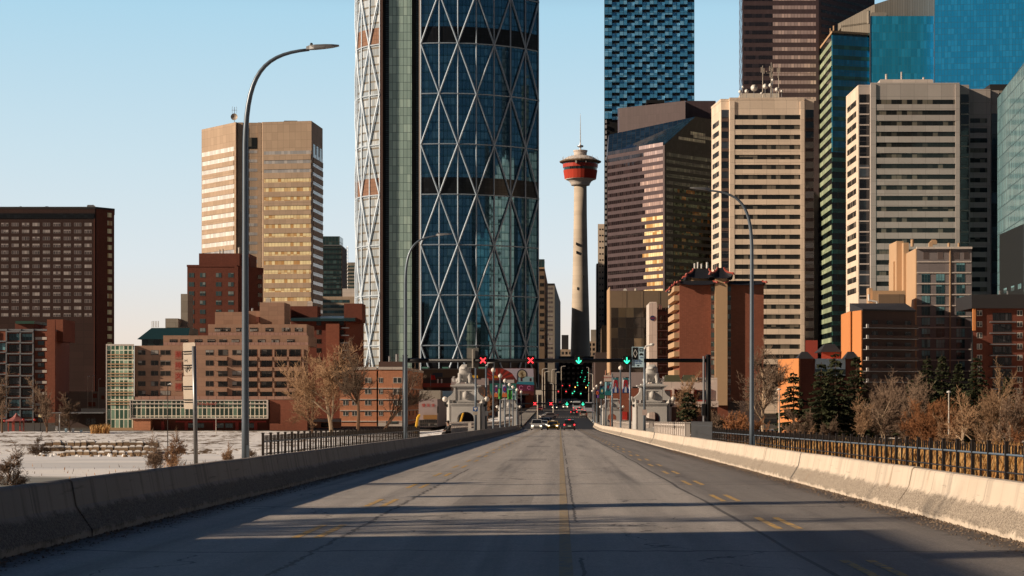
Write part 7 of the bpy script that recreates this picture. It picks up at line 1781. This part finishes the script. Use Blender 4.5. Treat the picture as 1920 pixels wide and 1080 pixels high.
r = thing('white_street_sign', 'white shop board standing above the banners on the right', 'sign', (X(1139, 300), 300, road_z(300)))
mb = MB(); d = 300; mb.box(X(1132.5, d), X(1147.5, d), d, d + .15, Z(716, d), Z(703.5, d)); mb.build('board', plain('pink_board', (.62, .48, .42, 1), .5), r)
mb = MB(); 
for px in (1136, 1145): mb.tube([(X(px, d), d + .2, road_z(d)), (X(px, d), d + .2, Z(694, d))], .12, 5)
mb.build('post', plain('copper_post', (.35, .14, .08, 1), .5), r); text('CHINATOWN', X(1140, d), d - .02, Z(708, d), .28, M['red'], r)

# park lamps and signs
def park_lamp(px, py, d, lab, dark=False, side=0):
    x = X(px, d); zg = ground_z(x, d) - .1; zt = Z(py, d); r = thing('park_lamp', lab, 'park lamp', (x, d, zg)); mb = MB(); mb.tube([(x, d, zg), (x, d, zt)], [.09, .06], 6); mb.build('pole', M['iron'] if dark else M['offwhite'], r)
    mb = MB(); mb.tube([(x, d, zt), (x + side * .4, d, zt + .15)], .06, 5); mb.lathe(x + side * .5, d, [(.05, zt + .25), (.22, zt + .15), (.22, zt + .05), (.05, zt)], 8); mb.build('lamp_head', M['white'], r)
park_lamp(314.5, 721, 300, 'thin dark park lamp before the peach terraced building', True, 1)
park_lamp(1779, 737, 190, 'pale lamp post standing among the bushes at the right', False, 0)
park_lamp(1461, 732, 205, 'thin pale lamp post left of the orange wall hall', False, 0)
park_lamp(405, 785, 430, 'short pale post before the glazed walkway', False, 0)
park_lamp(164.5, 706, 575, 'tall pale lamp behind the low mural building, leftmost', False, 1); park_lamp(173, 705, 577, 'tall grey lamp behind the low mural building, middle', False, 1); park_lamp(185, 711, 580, 'tall grey lamp behind the low mural building, right', False, 1)
for px, py, lab, c_ in ((111.8, 777, 'white canopy post beside the dark pavilion', M['white']), (124, 803, 'white signpost on the snowy bank, left of three', M['signblue']), (137, 803, 'white signpost on the snowy bank, middle of three', M['white']), (152.5, 806, 'white signpost on the snowy bank, right of three', M['signblue']), (106.5, 799, 'round white sign on the snowy bank near the canopy', M['white'])):
    d = 455; x = X(px, d); zg = ground_z(x, d) - .1; r = thing('sign_post', lab, 'signpost', (x, d, zg)); mb = MB(); mb.tube([(x, d, zg), (x, d, Z(py, d))], .09, 5); mb.build('post', M['offwhite'], r); mb = MB()
    mb.box(x - .3, x + .3, d - .15, d - .1, Z(py + 8, d), Z(py, d)) if py > 780 else mb.box(x - .12, x + .12, d - .2, d - .1, Z(py + 38, d), Z(py, d)); mb.build('plate', c_, r)
# pagoda pavilion with lanterns
d = 470; xp = X(33, d); zg = Z(813, d)
r = thing('park_pavilion', 'small open pavilion with a pointed red roof on the snowy bank', 'pavilion', (xp, d, zg))
for px in (17.5, 21, 28, 35, 42, 46):
    mb = MB(); x = X(px, d); mb.box(x - .13, x + .13, d - (1 if px in (17.5, 28, 46) else -1), d - (1 if px in (17.5, 28, 46) else -1) + .26, zg, Z(789, d)); mb.build('column', M['redtrim'] if 'redtrim' in M else BR['redtrim'], r)
mb = MB(); prof = [(4.2, 789.5), (3.6, 788), (2.4, 785.5), (1.3, 782), (.6, 777.5), (.1, 774)]
mb.lathe(xp - .3, d, [(a * .75, Z(b, d)) for a, b in prof], 6, pi / 6); mb.build('roof', plain('red_pink_roof', (.34, .12, .11, 1), .6), r)
for i, (px, py) in enumerate(((46, 787), (67, 787), (43, 810), (11, 789))):
    x = X(px, d); q = thing('red_lantern', 'round red lantern %s the small pavilion' % ['high at the right of', 'on a pole well right of', 'low on the ground by', 'at the left of'][i], 'lantern', (x, d - 1, Z(py, d) - .4), 'red lanterns by the pavilion')
    mb = MB(); mb.ball((x, d - 1, Z(py, d)), .38, 8, .85); mb.build('shade', M['red'], q, smoothf=True)
    mb = MB(); mb.tube([(x, d - 1, Z(812, d)), (x, d - 1, Z(py, d) - .3)], .05, 4); mb.build('stand', M['iron'], q)
r = thing('park_lamp', 'cream twin lantern lamp right of the pavilion', 'park lamp', (X(76, d), d, zg)); mb = MB(); x = X(76, d); mb.tube([(x, d, zg), (x, d, Z(784, d))], .09, 5); mb.build('pole', M['iron'], r); mb = MB(); mb.box(x - .45, x + .35, d - .3, d + .3, Z(782, d), Z(777, d)); mb.build('lantern', plain('cream_lantern', (.8, .68, .42, 1), .5), r)
# ================================================================== trees
def barkmat(name, a, b_):
    m = bpy.data.materials.new(name); nt = ns(m); pos = node(nt, 'ShaderNodeTexCoord').outputs['Object']; n = noise(nt, pos, 1.2, 4, .6)
    rnd = node(nt, 'ShaderNodeObjectInfo').outputs['Random']; c = mix(nt, n, a, b_)
    k = mth(nt, 'MULTIPLY_ADD', rnd, .5, .75); c = mix(nt, 1.0, c, node(nt, 'ShaderNodeCombineColor', {0: k, 1: k, 2: k}).outputs[0], 'MULTIPLY')
    finish(nt, c, .9, 0, .2); return m
BK = {'pale': barkmat('pale_bark', (.34, .25, .17, 1), (.52, .40, .29, 1)), 'brown': barkmat('brown_bark', (.12, .07, .045, 1), (.24, .15, .10, 1)), 'twig': barkmat('tan_twigs', (.26, .16, .095, 1), (.42, .27, .165, 1)),
      'rust': barkmat('rust_twigs', (.22, .095, .045, 1), (.38, .18, .085, 1)), 'grey': barkmat('grey_twigs', (.13, .09, .068, 1), (.25, .175, .125, 1))}
def bare_tree_mesh(seed, H, spread, up=.5, levels=5, fork=.25, lean=0.0, r0=None, twr=.03, dens=1.0, stems=1):
    """returns (trunk MB, crown MB) in local metres, root at the origin"""
    R = random.Random(seed); T, Cn = MB(), MB(); r0 = r0 or H * .018
    def grow(p, d, L, r, lev):
        mb = T if lev <= 1 else Cn; seg = 4 if lev <= 2 else 3; pts = [p.copy()]; q = p.copy(); dd = d.copy()
        for s in range(seg):
            j = Vector((R.gauss(0, 1), R.gauss(0, 1), R.gauss(0, .6))) * (.10 + .05 * lev); dd = (dd + j + Vector((0, 0, up * .10 * (lev > 0)))).normalized(); q = q + dd * (L / seg); pts.append(q.copy())
        re = r * (.62 if lev < levels else .4); rad = [r + (re - r) * k / seg for k in range(seg + 1)]
        mb.tube(pts, [max(twr * .6, x) for x in rad], 6 if lev <= 1 else (4 if lev == 2 else 3), False)
        if lev >= levels: return
        n = int(({0: 7, 1: 5, 2: 5, 3: 4, 4: 3}.get(lev, 3)) * dens + R.random())
        for k in range(n):
            t = R.uniform(fork if lev == 0 else .15, 1.0); f = t * seg; i = min(seg - 1, int(f)); b_ = pts[i].lerp(pts[i + 1], f - i)
            ax = (pts[i + 1] - pts[i]).normalized(); side = ax.cross(Vector((R.gauss(0, 1), R.gauss(0, 1), R.gauss(0, 1)))).normalized()
            an = R.uniform(.35, .95) * spread; nd = (ax * cos(an) + side * sin(an)).normalized()
            grow(b_, nd, L * R.uniform(.48, .72) * (1.1 - .35 * t), max(twr, r * (1 - .4 * t) * R.uniform(.48, .68)), lev + 1)
        if lev < levels: grow(pts[-1], dd, L * R.uniform(.55, .7), max(twr, re * .9), lev + 1)
    for k in range(stems):
        a = 2 * pi * k / stems + R.random(); tl = R.uniform(.12, .42) if stems > 1 else 0
        grow(Vector((cos(a) * .12 * (stems > 1), sin(a) * .12 * (stems > 1), -.2)), Vector((lean + tl * cos(a), tl * sin(a), 1)).normalized(), H * (.42 if stems == 1 else R.uniform(.34, .46)), r0 * (1 if stems == 1 else .6), 0 if stems == 1 else (0 if k < 2 else 1))
    return T, Cn
def to_tree(name, label, x, y, mbs, mats, group=None, z=None, rot=0, sc=1.0, names=('trunk', 'crown')):
    z = ground_z(x, y) if z is None else z; r = thing(name, label, 'tree' if 'tree' in name else 'bush', (x, y, z), group)
    for nm, mb, mt in zip(names, mbs, mats):
        o = mb.build(nm, mt, r); o.data.transform(Matrix.Translation(Vector(r['_o'])))
    r.rotation_euler = (0, 0, rot); r.scale = (sc,) * 3 if not hasattr(sc, '__len__') else sc; return r
d = 432
t1 = to_tree('bare_tree', 'big pale bare tree in front of the peach terraced building, left of two', X(622, d), d, bare_tree_mesh(3, 28, 1.0, .5, 5, .12, dens=1.05, twr=.045), (BK['pale'], BK['twig']))
t2 = to_tree('bare_tree', 'big bare tree in front of the orange brick flats', X(676, d), d - 6, bare_tree_mesh(21, 25, .85, .6, 5, .15, lean=.1, dens=.9, twr=.04), (BK['brown'], BK['grey']))
to_tree('bare_tree', 'smaller bare tree left of the big pale tree', X(578, d), d + 6, bare_tree_mesh(8, 20, .9, .5, 5, .2, dens=.9, twr=.04), (BK['brown'], BK['twig']))
to_tree('bare_tree', 'bare tree right of the big pair, leaning to the orange flats corner', X(716, d), d + 2, bare_tree_mesh(17, 20, .9, .6, 5, .1, lean=.35, dens=.8, twr=.04), (BK['brown'], BK['grey']))
to_tree('bare_tree', 'tall bare tree between the red brick tower and the orange wall hall', X(1432, 300), 300, bare_tree_mesh(33, 17.5, 1.0, .5, 5, .15, dens=1.0, twr=.03), (BK['pale'], BK['grey']))
to_tree('bare_tree', 'bare tree behind the right stone lion', X(1290, 410), 410, bare_tree_mesh(12, 15, 1.1, .5, 5, .2, dens=1.0, twr=.04), (BK['brown'], BK['twig']))
to_tree('bare_tree', 'spindly bare tree before the riverside flats at the left', X(88, 450), 450, bare_tree_mesh(41, 15, .7, .7, 5, .15, dens=.8, twr=.035), (BK['brown'], BK['grey']))
to_tree('bare_tree', 'bare tree at the far left edge on the snowy bank', X(4, 450), 450, bare_tree_mesh(43, 16, .7, .7, 5, .15, dens=.8, twr=.035), (BK['brown'], BK['grey']))
to_tree('bare_tree', 'bare tree before the dark pavilion', X(132, 458), 458, bare_tree_mesh(44, 11, 1.0, .5, 5, .15, dens=.9, twr=.035), (BK['brown'], BK['grey']))
to_tree('bare_tree', 'brown bare tree behind the slim poles right of the left kiosk', X(915, 400), 400, bare_tree_mesh(47, 9, 1.0, .5, 4, .15, dens=1.1, twr=.04), (BK['brown'], BK['rust']))
# right park bare trees
for i, (px, dd, H, sd, mt, lab, ln, scx) in enumerate((
        (1852, 205, 12.2, 51, ('pale', 'twig'), 'sunlit pale bare tree with many upright stems near the right edge', .0, 1), (1812, 185, 8.6, 52, ('pale', 'twig'), 'pale bare tree with a leaning trunk just behind the reeds', -.35, 1), (1890, 200, 9.4, 53, ('pale', 'grey'), 'slender bare tree at the far right before the brick flats', .1, 1),
        (1660, 235, 10.5, 54, ('pale', 'grey'), 'wide greyish bare tree centre right before the dark flats', -.1, 1), (1606, 225, 7.6, 55, ('pale', 'twig'), 'crooked pale bare tree between the spruces', .3, 1), (1700, 250, 11.5, 56, ('brown', 'grey'), 'dense round bare tree before the pink-grey tower', 0, 1),
        (1500, 230, 6.5, 57, ('brown', 'grey'), 'low grey bare tree at the foot of the spruces', 0, 1), (1640, 262, 11.5, 58, ('brown', 'grey'), 'dense bare tree behind the wide greyish one', 0, 1), (1735, 212, 7.4, 59, ('brown', 'rust'), 'round rust coloured bare tree left of the pale lamp post', 0, 1),
        (1585, 262, 6.8, 60, ('brown', 'grey'), 'small bare tree between two tall spruces', 0, 1), (1925, 215, 8.5, 61, ('brown', 'rust'), 'rusty bare tree cut by the right edge', 0, 1), (1375, 210, 4.6, 62, ('brown', 'rust'), 'low rusty bare tree left of the right street lamp', 0, 1), (1345, 240, 5.0, 63, ('brown', 'grey'), 'low bare tree under the right gantry post', 0, 1), (1405, 235, 4.9, 64, ('brown', 'rust'), 'low bare tree right behind the right street lamp', 0, 1),
        (1770, 235, 7.5, 65, ('brown', 'rust'), 'brownish bare tree behind the pale lamp post', 0, 1), (1555, 200, 4.8, 66, ('brown', 'grey'), 'small grey bare tree in front of the twin spruces', .1, 1))):
    b2 = sd in (56, 58, 59)
    to_tree('bare_tree', lab, X(px, dd), dd, bare_tree_mesh(sd, H, 1.05 if b2 else .85, .5, 5, .08, lean=ln, dens=1.0 if b2 else .85, twr=.022, stems=1 if sd in (52, 55, 53) else 2 + sd % 3), (BK[mt[0]], BK[mt[1]]))

# spruces
def spruce_mat():
    m = bpy.data.materials.new('spruce_needles'); nt = ns(m); pos = node(nt, 'ShaderNodeTexCoord').outputs['Object']; n = noise(nt, pos, 1.5, 3)
    c = mix(nt, n, (.012, .020, .012, 1), (.065, .07, .03, 1)); finish(nt, c, .8, 0, .2); return m
SP = spruce_mat()
def spruce_mesh(seed, H, Rb):
    R = random.Random(seed); T, Cn = MB(), MB(); T.tube([(0, 0, -.2), (0, 0, H * .5), (0, 0, H)], [H * .016, H * .009, .02], 6, False)
    nz = int(H * 3.0)
    for k in range(nz):
        t = (k + R.random() * .6) / nz; z = H * (.04 + .95 * t) + R.uniform(-.15, .15); Rr = Rb * (1 - t) ** .85 * R.uniform(.78, 1.12) + .12
        nb = int(5 + 6 * (1 - t))
        for j in range(nb):
            a = 2 * pi * (j + R.random() * .7) / nb + k * 1.3; z += R.uniform(-.12, .12); L = Rr * R.uniform(.7, 1.12); dx, dy = cos(a), sin(a); droop = L * R.uniform(.18, .38)
            ns_ = max(2, int(L / .32))
            for s in range(ns_):
                f = (s + .6) / ns_; px_, py_, pz_ = dx * L * f, dy * L * f, z - droop * f * f + (.12 * L * f ** 4)
                w = (.42 + .2 * (1 - t)) * (1.15 - .55 * f) * R.uniform(.7, 1.25); l = .42 * R.uniform(.8, 1.3)
                for sd in (-1, 1):
                    nx_, ny_ = -dy * sd, dx * sd
                    p0 = (px_ - dx * .1, py_ - dy * .1, pz_); p1 = (px_ + nx_ * w + dx * l * .7, py_ + ny_ * w + dy * l * .7, pz_ - R.uniform(.1, .5)); p2 = (px_ + dx * l, py_ + dy * l, pz_ - .03)
                    Cn.face([p0, p1, p2])
                if R.random() < .5: Cn.face([(px_ - nx_ * .08, py_ - ny_ * .08, pz_), (px_ + nx_ * .08, py_ + ny_ * .08, pz_ + .02), (px_ + dx * .1, py_ + dy * .1, pz_ - R.uniform(.25, .5))])
    return T, Cn
for i, (px, dd, ytop, wpx, sd, lab) in enumerate(((1566, 240, 667, 62, 1, 'tall dark spruce before the pale blue panel, taller of two'), (1540, 236, 683, 50, 2, 'dark spruce just left of the tallest one by the pale blue panel'), (1606, 262, 668, 48, 3, 'spruce between the pale blue panel and the dark flats'),
        (1488, 250, 700, 46, 4, 'small spruce before the sunlit orange wall'), (1738, 262, 672, 62, 5, 'broad dark spruce before the pink-grey tower, left'), (1766, 275, 668, 44, 6, 'slim dark spruce before the pink-grey tower, centre'), (1797, 285, 680, 40, 7, 'spruce just left of the corner of the red brick flats'),
        (1832, 250, 670, 56, 8, 'sunlit spruce before the red brick flats'), (1890, 262, 706, 40, 9, 'browned spruce top near the right edge'), (1291, 215, 735, 34, 10, 'little dark spruce below the low white hall'), (1708, 285, 715, 44, 11, 'half hidden dark spruce behind the round bare tree'))):
    x = X(px, dd); zg = ground_z(x, dd); H = Z(ytop - 4, dd) - zg; to_tree('spruce_tree', lab, x, dd, spruce_mesh(sd, H, wpx / 2 / FPX * dd * 1.8), (BK['brown'], SP), names=('trunk', 'crown'))

# shrubs on the left bank and near the left barrier
sh = [bare_tree_mesh(70 + k, 4.5, 1.25, .4, 4, .0, dens=1.25, r0=.06, twr=.018) for k in range(3)]
def shrub(x, y, s, k, lab, col='grey', group=None): return to_tree('bare_bush', lab, x, y, sh[k], (BK['brown'], BK[col]), group, sc=s, rot=k * 2.1 + x, names=('stem', 'twigs'))
for i, (px, dd, s, k, col, lab) in enumerate(((290, 262, 1.45, 0, 'grey', 'large tangled bare bush on the spit left of the first street lamp'), (322, 268, 1.5, 2, 'twig', 'tall bare bush directly behind the tan sign'), (428, 300, 1.15, 1, 'twig', 'tan bare bush left of the first street lamp pole'),
        (72, 362, 1.3, 0, 'grey', 'dark bare bush at the edge of the ice by the rock blocks'), (12, 235, 1.6, 2, 'grey', 'sparse bare bush at the left edge above the barrier'), (470, 330, 1.0, 2, 'grey', 'bush right of the first lamp pole behind the railing'), (1300, 190, .8, 1, 'rust', 'small bush before the low white hall'),
        (1262, 230, .8, 0, 'grey', 'small bush beside the right kiosk'), (1330, 200, .85, 2, 'grey', 'grey bush beneath the right gantry post'), (1440, 200, .8, 1, 'rust', 'small rusty bush right of the right street lamp'), (1520, 195, .75, 0, 'twig', 'small tan bush at the foot of the spruces'), (1770, 175, .9, 1, 'twig', 'low tan bush beneath the pale lamp post'), (1870, 165, .9, 2, 'twig', 'low tan bush at the right behind the reeds'), (1905, 172, 1.0, 0, 'rust', 'low rusty bush at the right edge behind the reeds'))):
    shrub(X(px, dd), dd, s, k, lab, col)

# ================================================================== reeds
def blades(name, x0, x1, y0, y1, n, h, mats, seed, dz=0.0, zf=ground_z):
    R = random.Random(seed); mb = MB()
    for k in range(n):
        y = R.uniform(y0, y1); x = R.uniform(x0(y), x1(y)); 
        if R.random() < .35 * (1 + sin(x * .35 + y * .2)) * .5: continue
        z = zf(x, y) - .1; hh = h * R.uniform(.55, 1.1) * (1 + .2 * sin(x * .5) * sin(y * .3)); a = R.uniform(0, pi); w = R.uniform(.03, .08); lx, ly = R.gauss(.05, .16) * hh, R.gauss(0, .12) * hh
        c, s = cos(a) * w, sin(a) * w
        mb.m = R.randrange(len(mats))
        mb.face([(x - c, y - s, z), (x + c, y + s, z), (x + c * .8 + lx * .4, y + s * .8 + ly * .4, z + hh * .6), (x - c * .8 + lx * .4, y - s * .8 + ly * .4, z + hh * .6)])
        mb.face([(x - c * 1.3 + lx * .4, y - s * 1.3 + ly * .4, z + hh * .6), (x + c * 1.3 + lx * .4, y + s * 1.3 + ly * .4, z + hh * .6), (x + lx, y + ly, z + hh)])
    o = mb.build(name, mats, kind='stuff'); return o
RD = [plain('golden_reed', (.50, .28, .085, 1), .8, var=.3), plain('straw_reed', (.52, .34, .15, 1), .8, var=.3), plain('rust_reed', (.42, .20, .06, 1), .8, var=.3)]
o = blades('golden_reeds', lambda y: 12.5, lambda y: y * .30, 94, 150, 42000, 2.3, RD, 1); o['label'] = 'bed of tall golden reeds behind the iron railing'; o['category'] = 'reeds'
o = blades('dry_grass', lambda y: 12, lambda y: y * .28, 152, 210, 15000, 1.2, RD[1:], 2); o['label'] = 'dry grass between the reeds and the park trees'; o['category'] = 'grass'
o = blades('dry_weeds', lambda y: X(60, y), lambda y: X(500, y), 236, 300, 250, 1.2, RD[2:] + [BK['grey']], 3); o['label'] = 'dry weeds on the snowy spit left of the bridge'; o['category'] = 'weeds'
o = blades('bank_reeds', lambda y: X(170, y), lambda y: X(205, y), 436, 444, 900, 2.2, RD, 5); o['label'] = 'clump of golden grass before the glass stair tower'; o['category'] = 'grass'

# ================================================================== rock blocks along the ice
stone_m = wall('snowy_sandstone', (.25, .17, .105, 1), .4); snow_m = plain('snow_cap', (.80, .80, .82, 1), .9, var=.06)
Rn = random.Random(9); n = 0
for row in range(3):
    for k in range(16):
        px = 84 + 13.2 * k + row * 4 + Rn.uniform(-2, 2); d = 361 + row * 2.6; 
        if row == 0 and k < 3: continue
        x = X(px, d); w, h = Rn.uniform(1.2, 1.6), Rn.uniform(.8, 1.05); z = -11.2 + row * .9
        r = thing('rock_block', 'snow capped sandstone block in the retaining wall by the river ice', 'rock', (x, d, z), 'rock blocks of the river retaining wall')
        mb = MB(); c = [(x - w / 2 + Rn.uniform(-.1, .1), d + Rn.uniform(-.1, .1)), (x + w / 2, d + Rn.uniform(-.2, .2)), (x + w / 2 + Rn.uniform(-.1, .1), d + 1.3), (x - w / 2, d + 1.3)]
        c1 = [(x + (p[0] - x) * .9, d + .7 + (p[1] - d - .7) * .85) for p in c]; mb.frustum(c, c1, z, z + h); mb.build('stone', stone_m, r)
        mb = MB(); c2 = [(x + (p[0] - x) * .6, d + .75 + (p[1] - d - .75) * .55) for p in c1]; mb.frustum([(x + (p[0] - x) * 1.12, d + .7 + (p[1] - d - .7) * 1.12) for p in c1], c2, z + h - .12, z + h + .26); mb.build('snow_cap', snow_m, r)
for k in range(46):
    px, d = Rn.uniform(60, 330), Rn.uniform(350, 360); x = X(px, d); s = Rn.uniform(.25, .6); r = thing('rock', 'small snow dusted boulder at the edge of the river ice', 'rock', (x, d, -11.2), 'boulders scattered at the edge of the ice')
    mb = MB(); q = [(x + s * (1 + .3 * Rn.random()) * cos(2 * pi * t / 7), d + s * sin(2 * pi * t / 7)) for t in range(7)]; mb.frustum(q, [(x + (p[0] - x) * .5, d + (p[1] - d) * .5) for p in q], -11.25, -11.0 + s * .9); mb.build('stone', stone_m if k % 3 else snow_m, r)

# ================================================================== unseen houses and trees added beyond the frame to throw shadows across the road
def house(x, y, w, dpt, h, roof, lab, ridge='y'):
    z0 = -2.2; r = thing('shadow_house', lab, 'house', (x, y, z0)); mb = MB(); mb.box(x, x + w, y, y + dpt, z0, z0 + h)
    if ridge == 'y':
        mb.face([(x, y, z0 + h), (x + w, y, z0 + h), (x + w / 2, y, z0 + h + roof)]); mb.face([(x + w, y + dpt, z0 + h), (x, y + dpt, z0 + h), (x + w / 2, y + dpt, z0 + h + roof)])
    mb.build('wall', BR['tan'], r); mb = MB(); o_ = .5
    mb.face([(x - o_, y - o_, z0 + h - .3), (x + w / 2, y - o_, z0 + h + roof + .02), (x + w / 2, y + dpt + o_, z0 + h + roof + .02), (x - o_, y + dpt + o_, z0 + h - .3)][::-1]); mb.face([(x + w + o_, y - o_, z0 + h - .3), (x + w + o_, y + dpt + o_, z0 + h - .3), (x + w / 2, y + dpt + o_, z0 + h + roof + .02), (x + w / 2, y - o_, z0 + h + roof + .02)][::-1]); mb.build('roof', BR['roofdk'], r)
    for k in range(3):
        mb = MB(); yy = y + dpt * (k + .5) / 3; mb.box(x + w - .05, x + w + .06, yy - .6, yy + .6, z0 + 1.2, z0 + 2.6); mb.build('window', WN['whitef'], r)
    mb = MB(); mb.box(x + w * .3, x + w * .3 + .8, y + dpt * .6, y + dpt * .6 + .8, z0 + h, z0 + h + roof + 1.2); mb.build('chimney', BR['brick'], r)

house(-42, -26, 12, 25, 10.6, 5.4, 'unseen cream house added to shadow the road, nearest the camera'); house(-36, 1.5, 9, 13.5, 10.6, 5.0, 'unseen cream house added to shadow the road, second from the camera')
gt = bare_tree_mesh(91, 17.0, 1.1, .5, 4, .2, dens=1.2, twr=.03)
for i, (x, y, k) in enumerate(((-29, 18.0, 1), (-31, 15.5, 1), (-27, 10.5, .9), (-28, 4, .95), (-38, 31.5, .9), (-44, 44.0, .9), (-50, 60, 1), (-56, 76, 1.1), (-60, 94, 1))):
    to_tree('bare_tree', 'bare tree added outside the frame to shadow the road, %s along the road' % ORD[i].replace('nearest', 'first'), x, y, ((gt[0], gt[1])), (BK['brown'], BK['grey']), z=-2.6, rot=i * 1.3, sc=k)
sg = [spruce_mesh(93, 16.8, 1.6), spruce_mesh(94, 15.4, .85)]
for i, (x, y, k, s_) in enumerate(((-31.5, 24.2, 0, 1), (-33, 22.6, 0, .9), (-37, 35.6, 1, 1), (-40, 39.0, 1, .9), (-42, 48.5, 0, .95), (-46, 55.0, 1, 1.05), (-47, 69.0, 0, 1), (-52, 84.0, 0, 1.1))):
    to_tree('spruce_tree', 'slim spruce added outside the frame to shadow the road, %s along the road' % ORD[i].replace('nearest', 'first'), x, y, sg[k], (BK['brown'], SP), z=-2.4, sc=s_)
# office towers added outside the frame for the curved glass to mirror
def context_tower(x0, x1, y0, y1, h, mat, gm, lab, fh=4.0):
    r = thing('mirrored_tower', lab, 'office tower', (x0, y0, -7)); mb = MB(); mb.box(x0, x1, y0, y1, -7, h); mb.build('wall', mat, r); n = int(h / fh)
    for k in range(n):
        mb = MB(); mb.box(x0 - .12, x1 + .12, y0 - .12, y1 + .12, 2 + k * fh, 2 + k * fh + fh * .5); mb.build('window_band', gm, r)
context_tower(128, 160, 362, 392, 139, BR['beige'], G['ribbon'], 'beige banded office tower added outside the frame for reflections'); context_tower(205, 250, 440, 480, 160, BR['plumdk'], G['blk'], 'dark office tower added outside the right frame edge for reflections')
context_tower(240, 290, 560, 600, 210, BR['purple'], G['blk'], 'tall plum office tower added outside the right frame edge for reflections'); context_tower(300, 350, 690, 740, 190, BR['taupe'], G['blk'], 'tall brown office tower added outside the right frame edge for reflections')

to_tree('bare_tree', 'small bare tree added outside the frame to dapple the road', -31, 38, bare_tree_mesh(95, 6.8, 1.1, .5, 4, .2, dens=1.3, twr=.03), (BK['brown'], BK['grey']), z=-2.4)
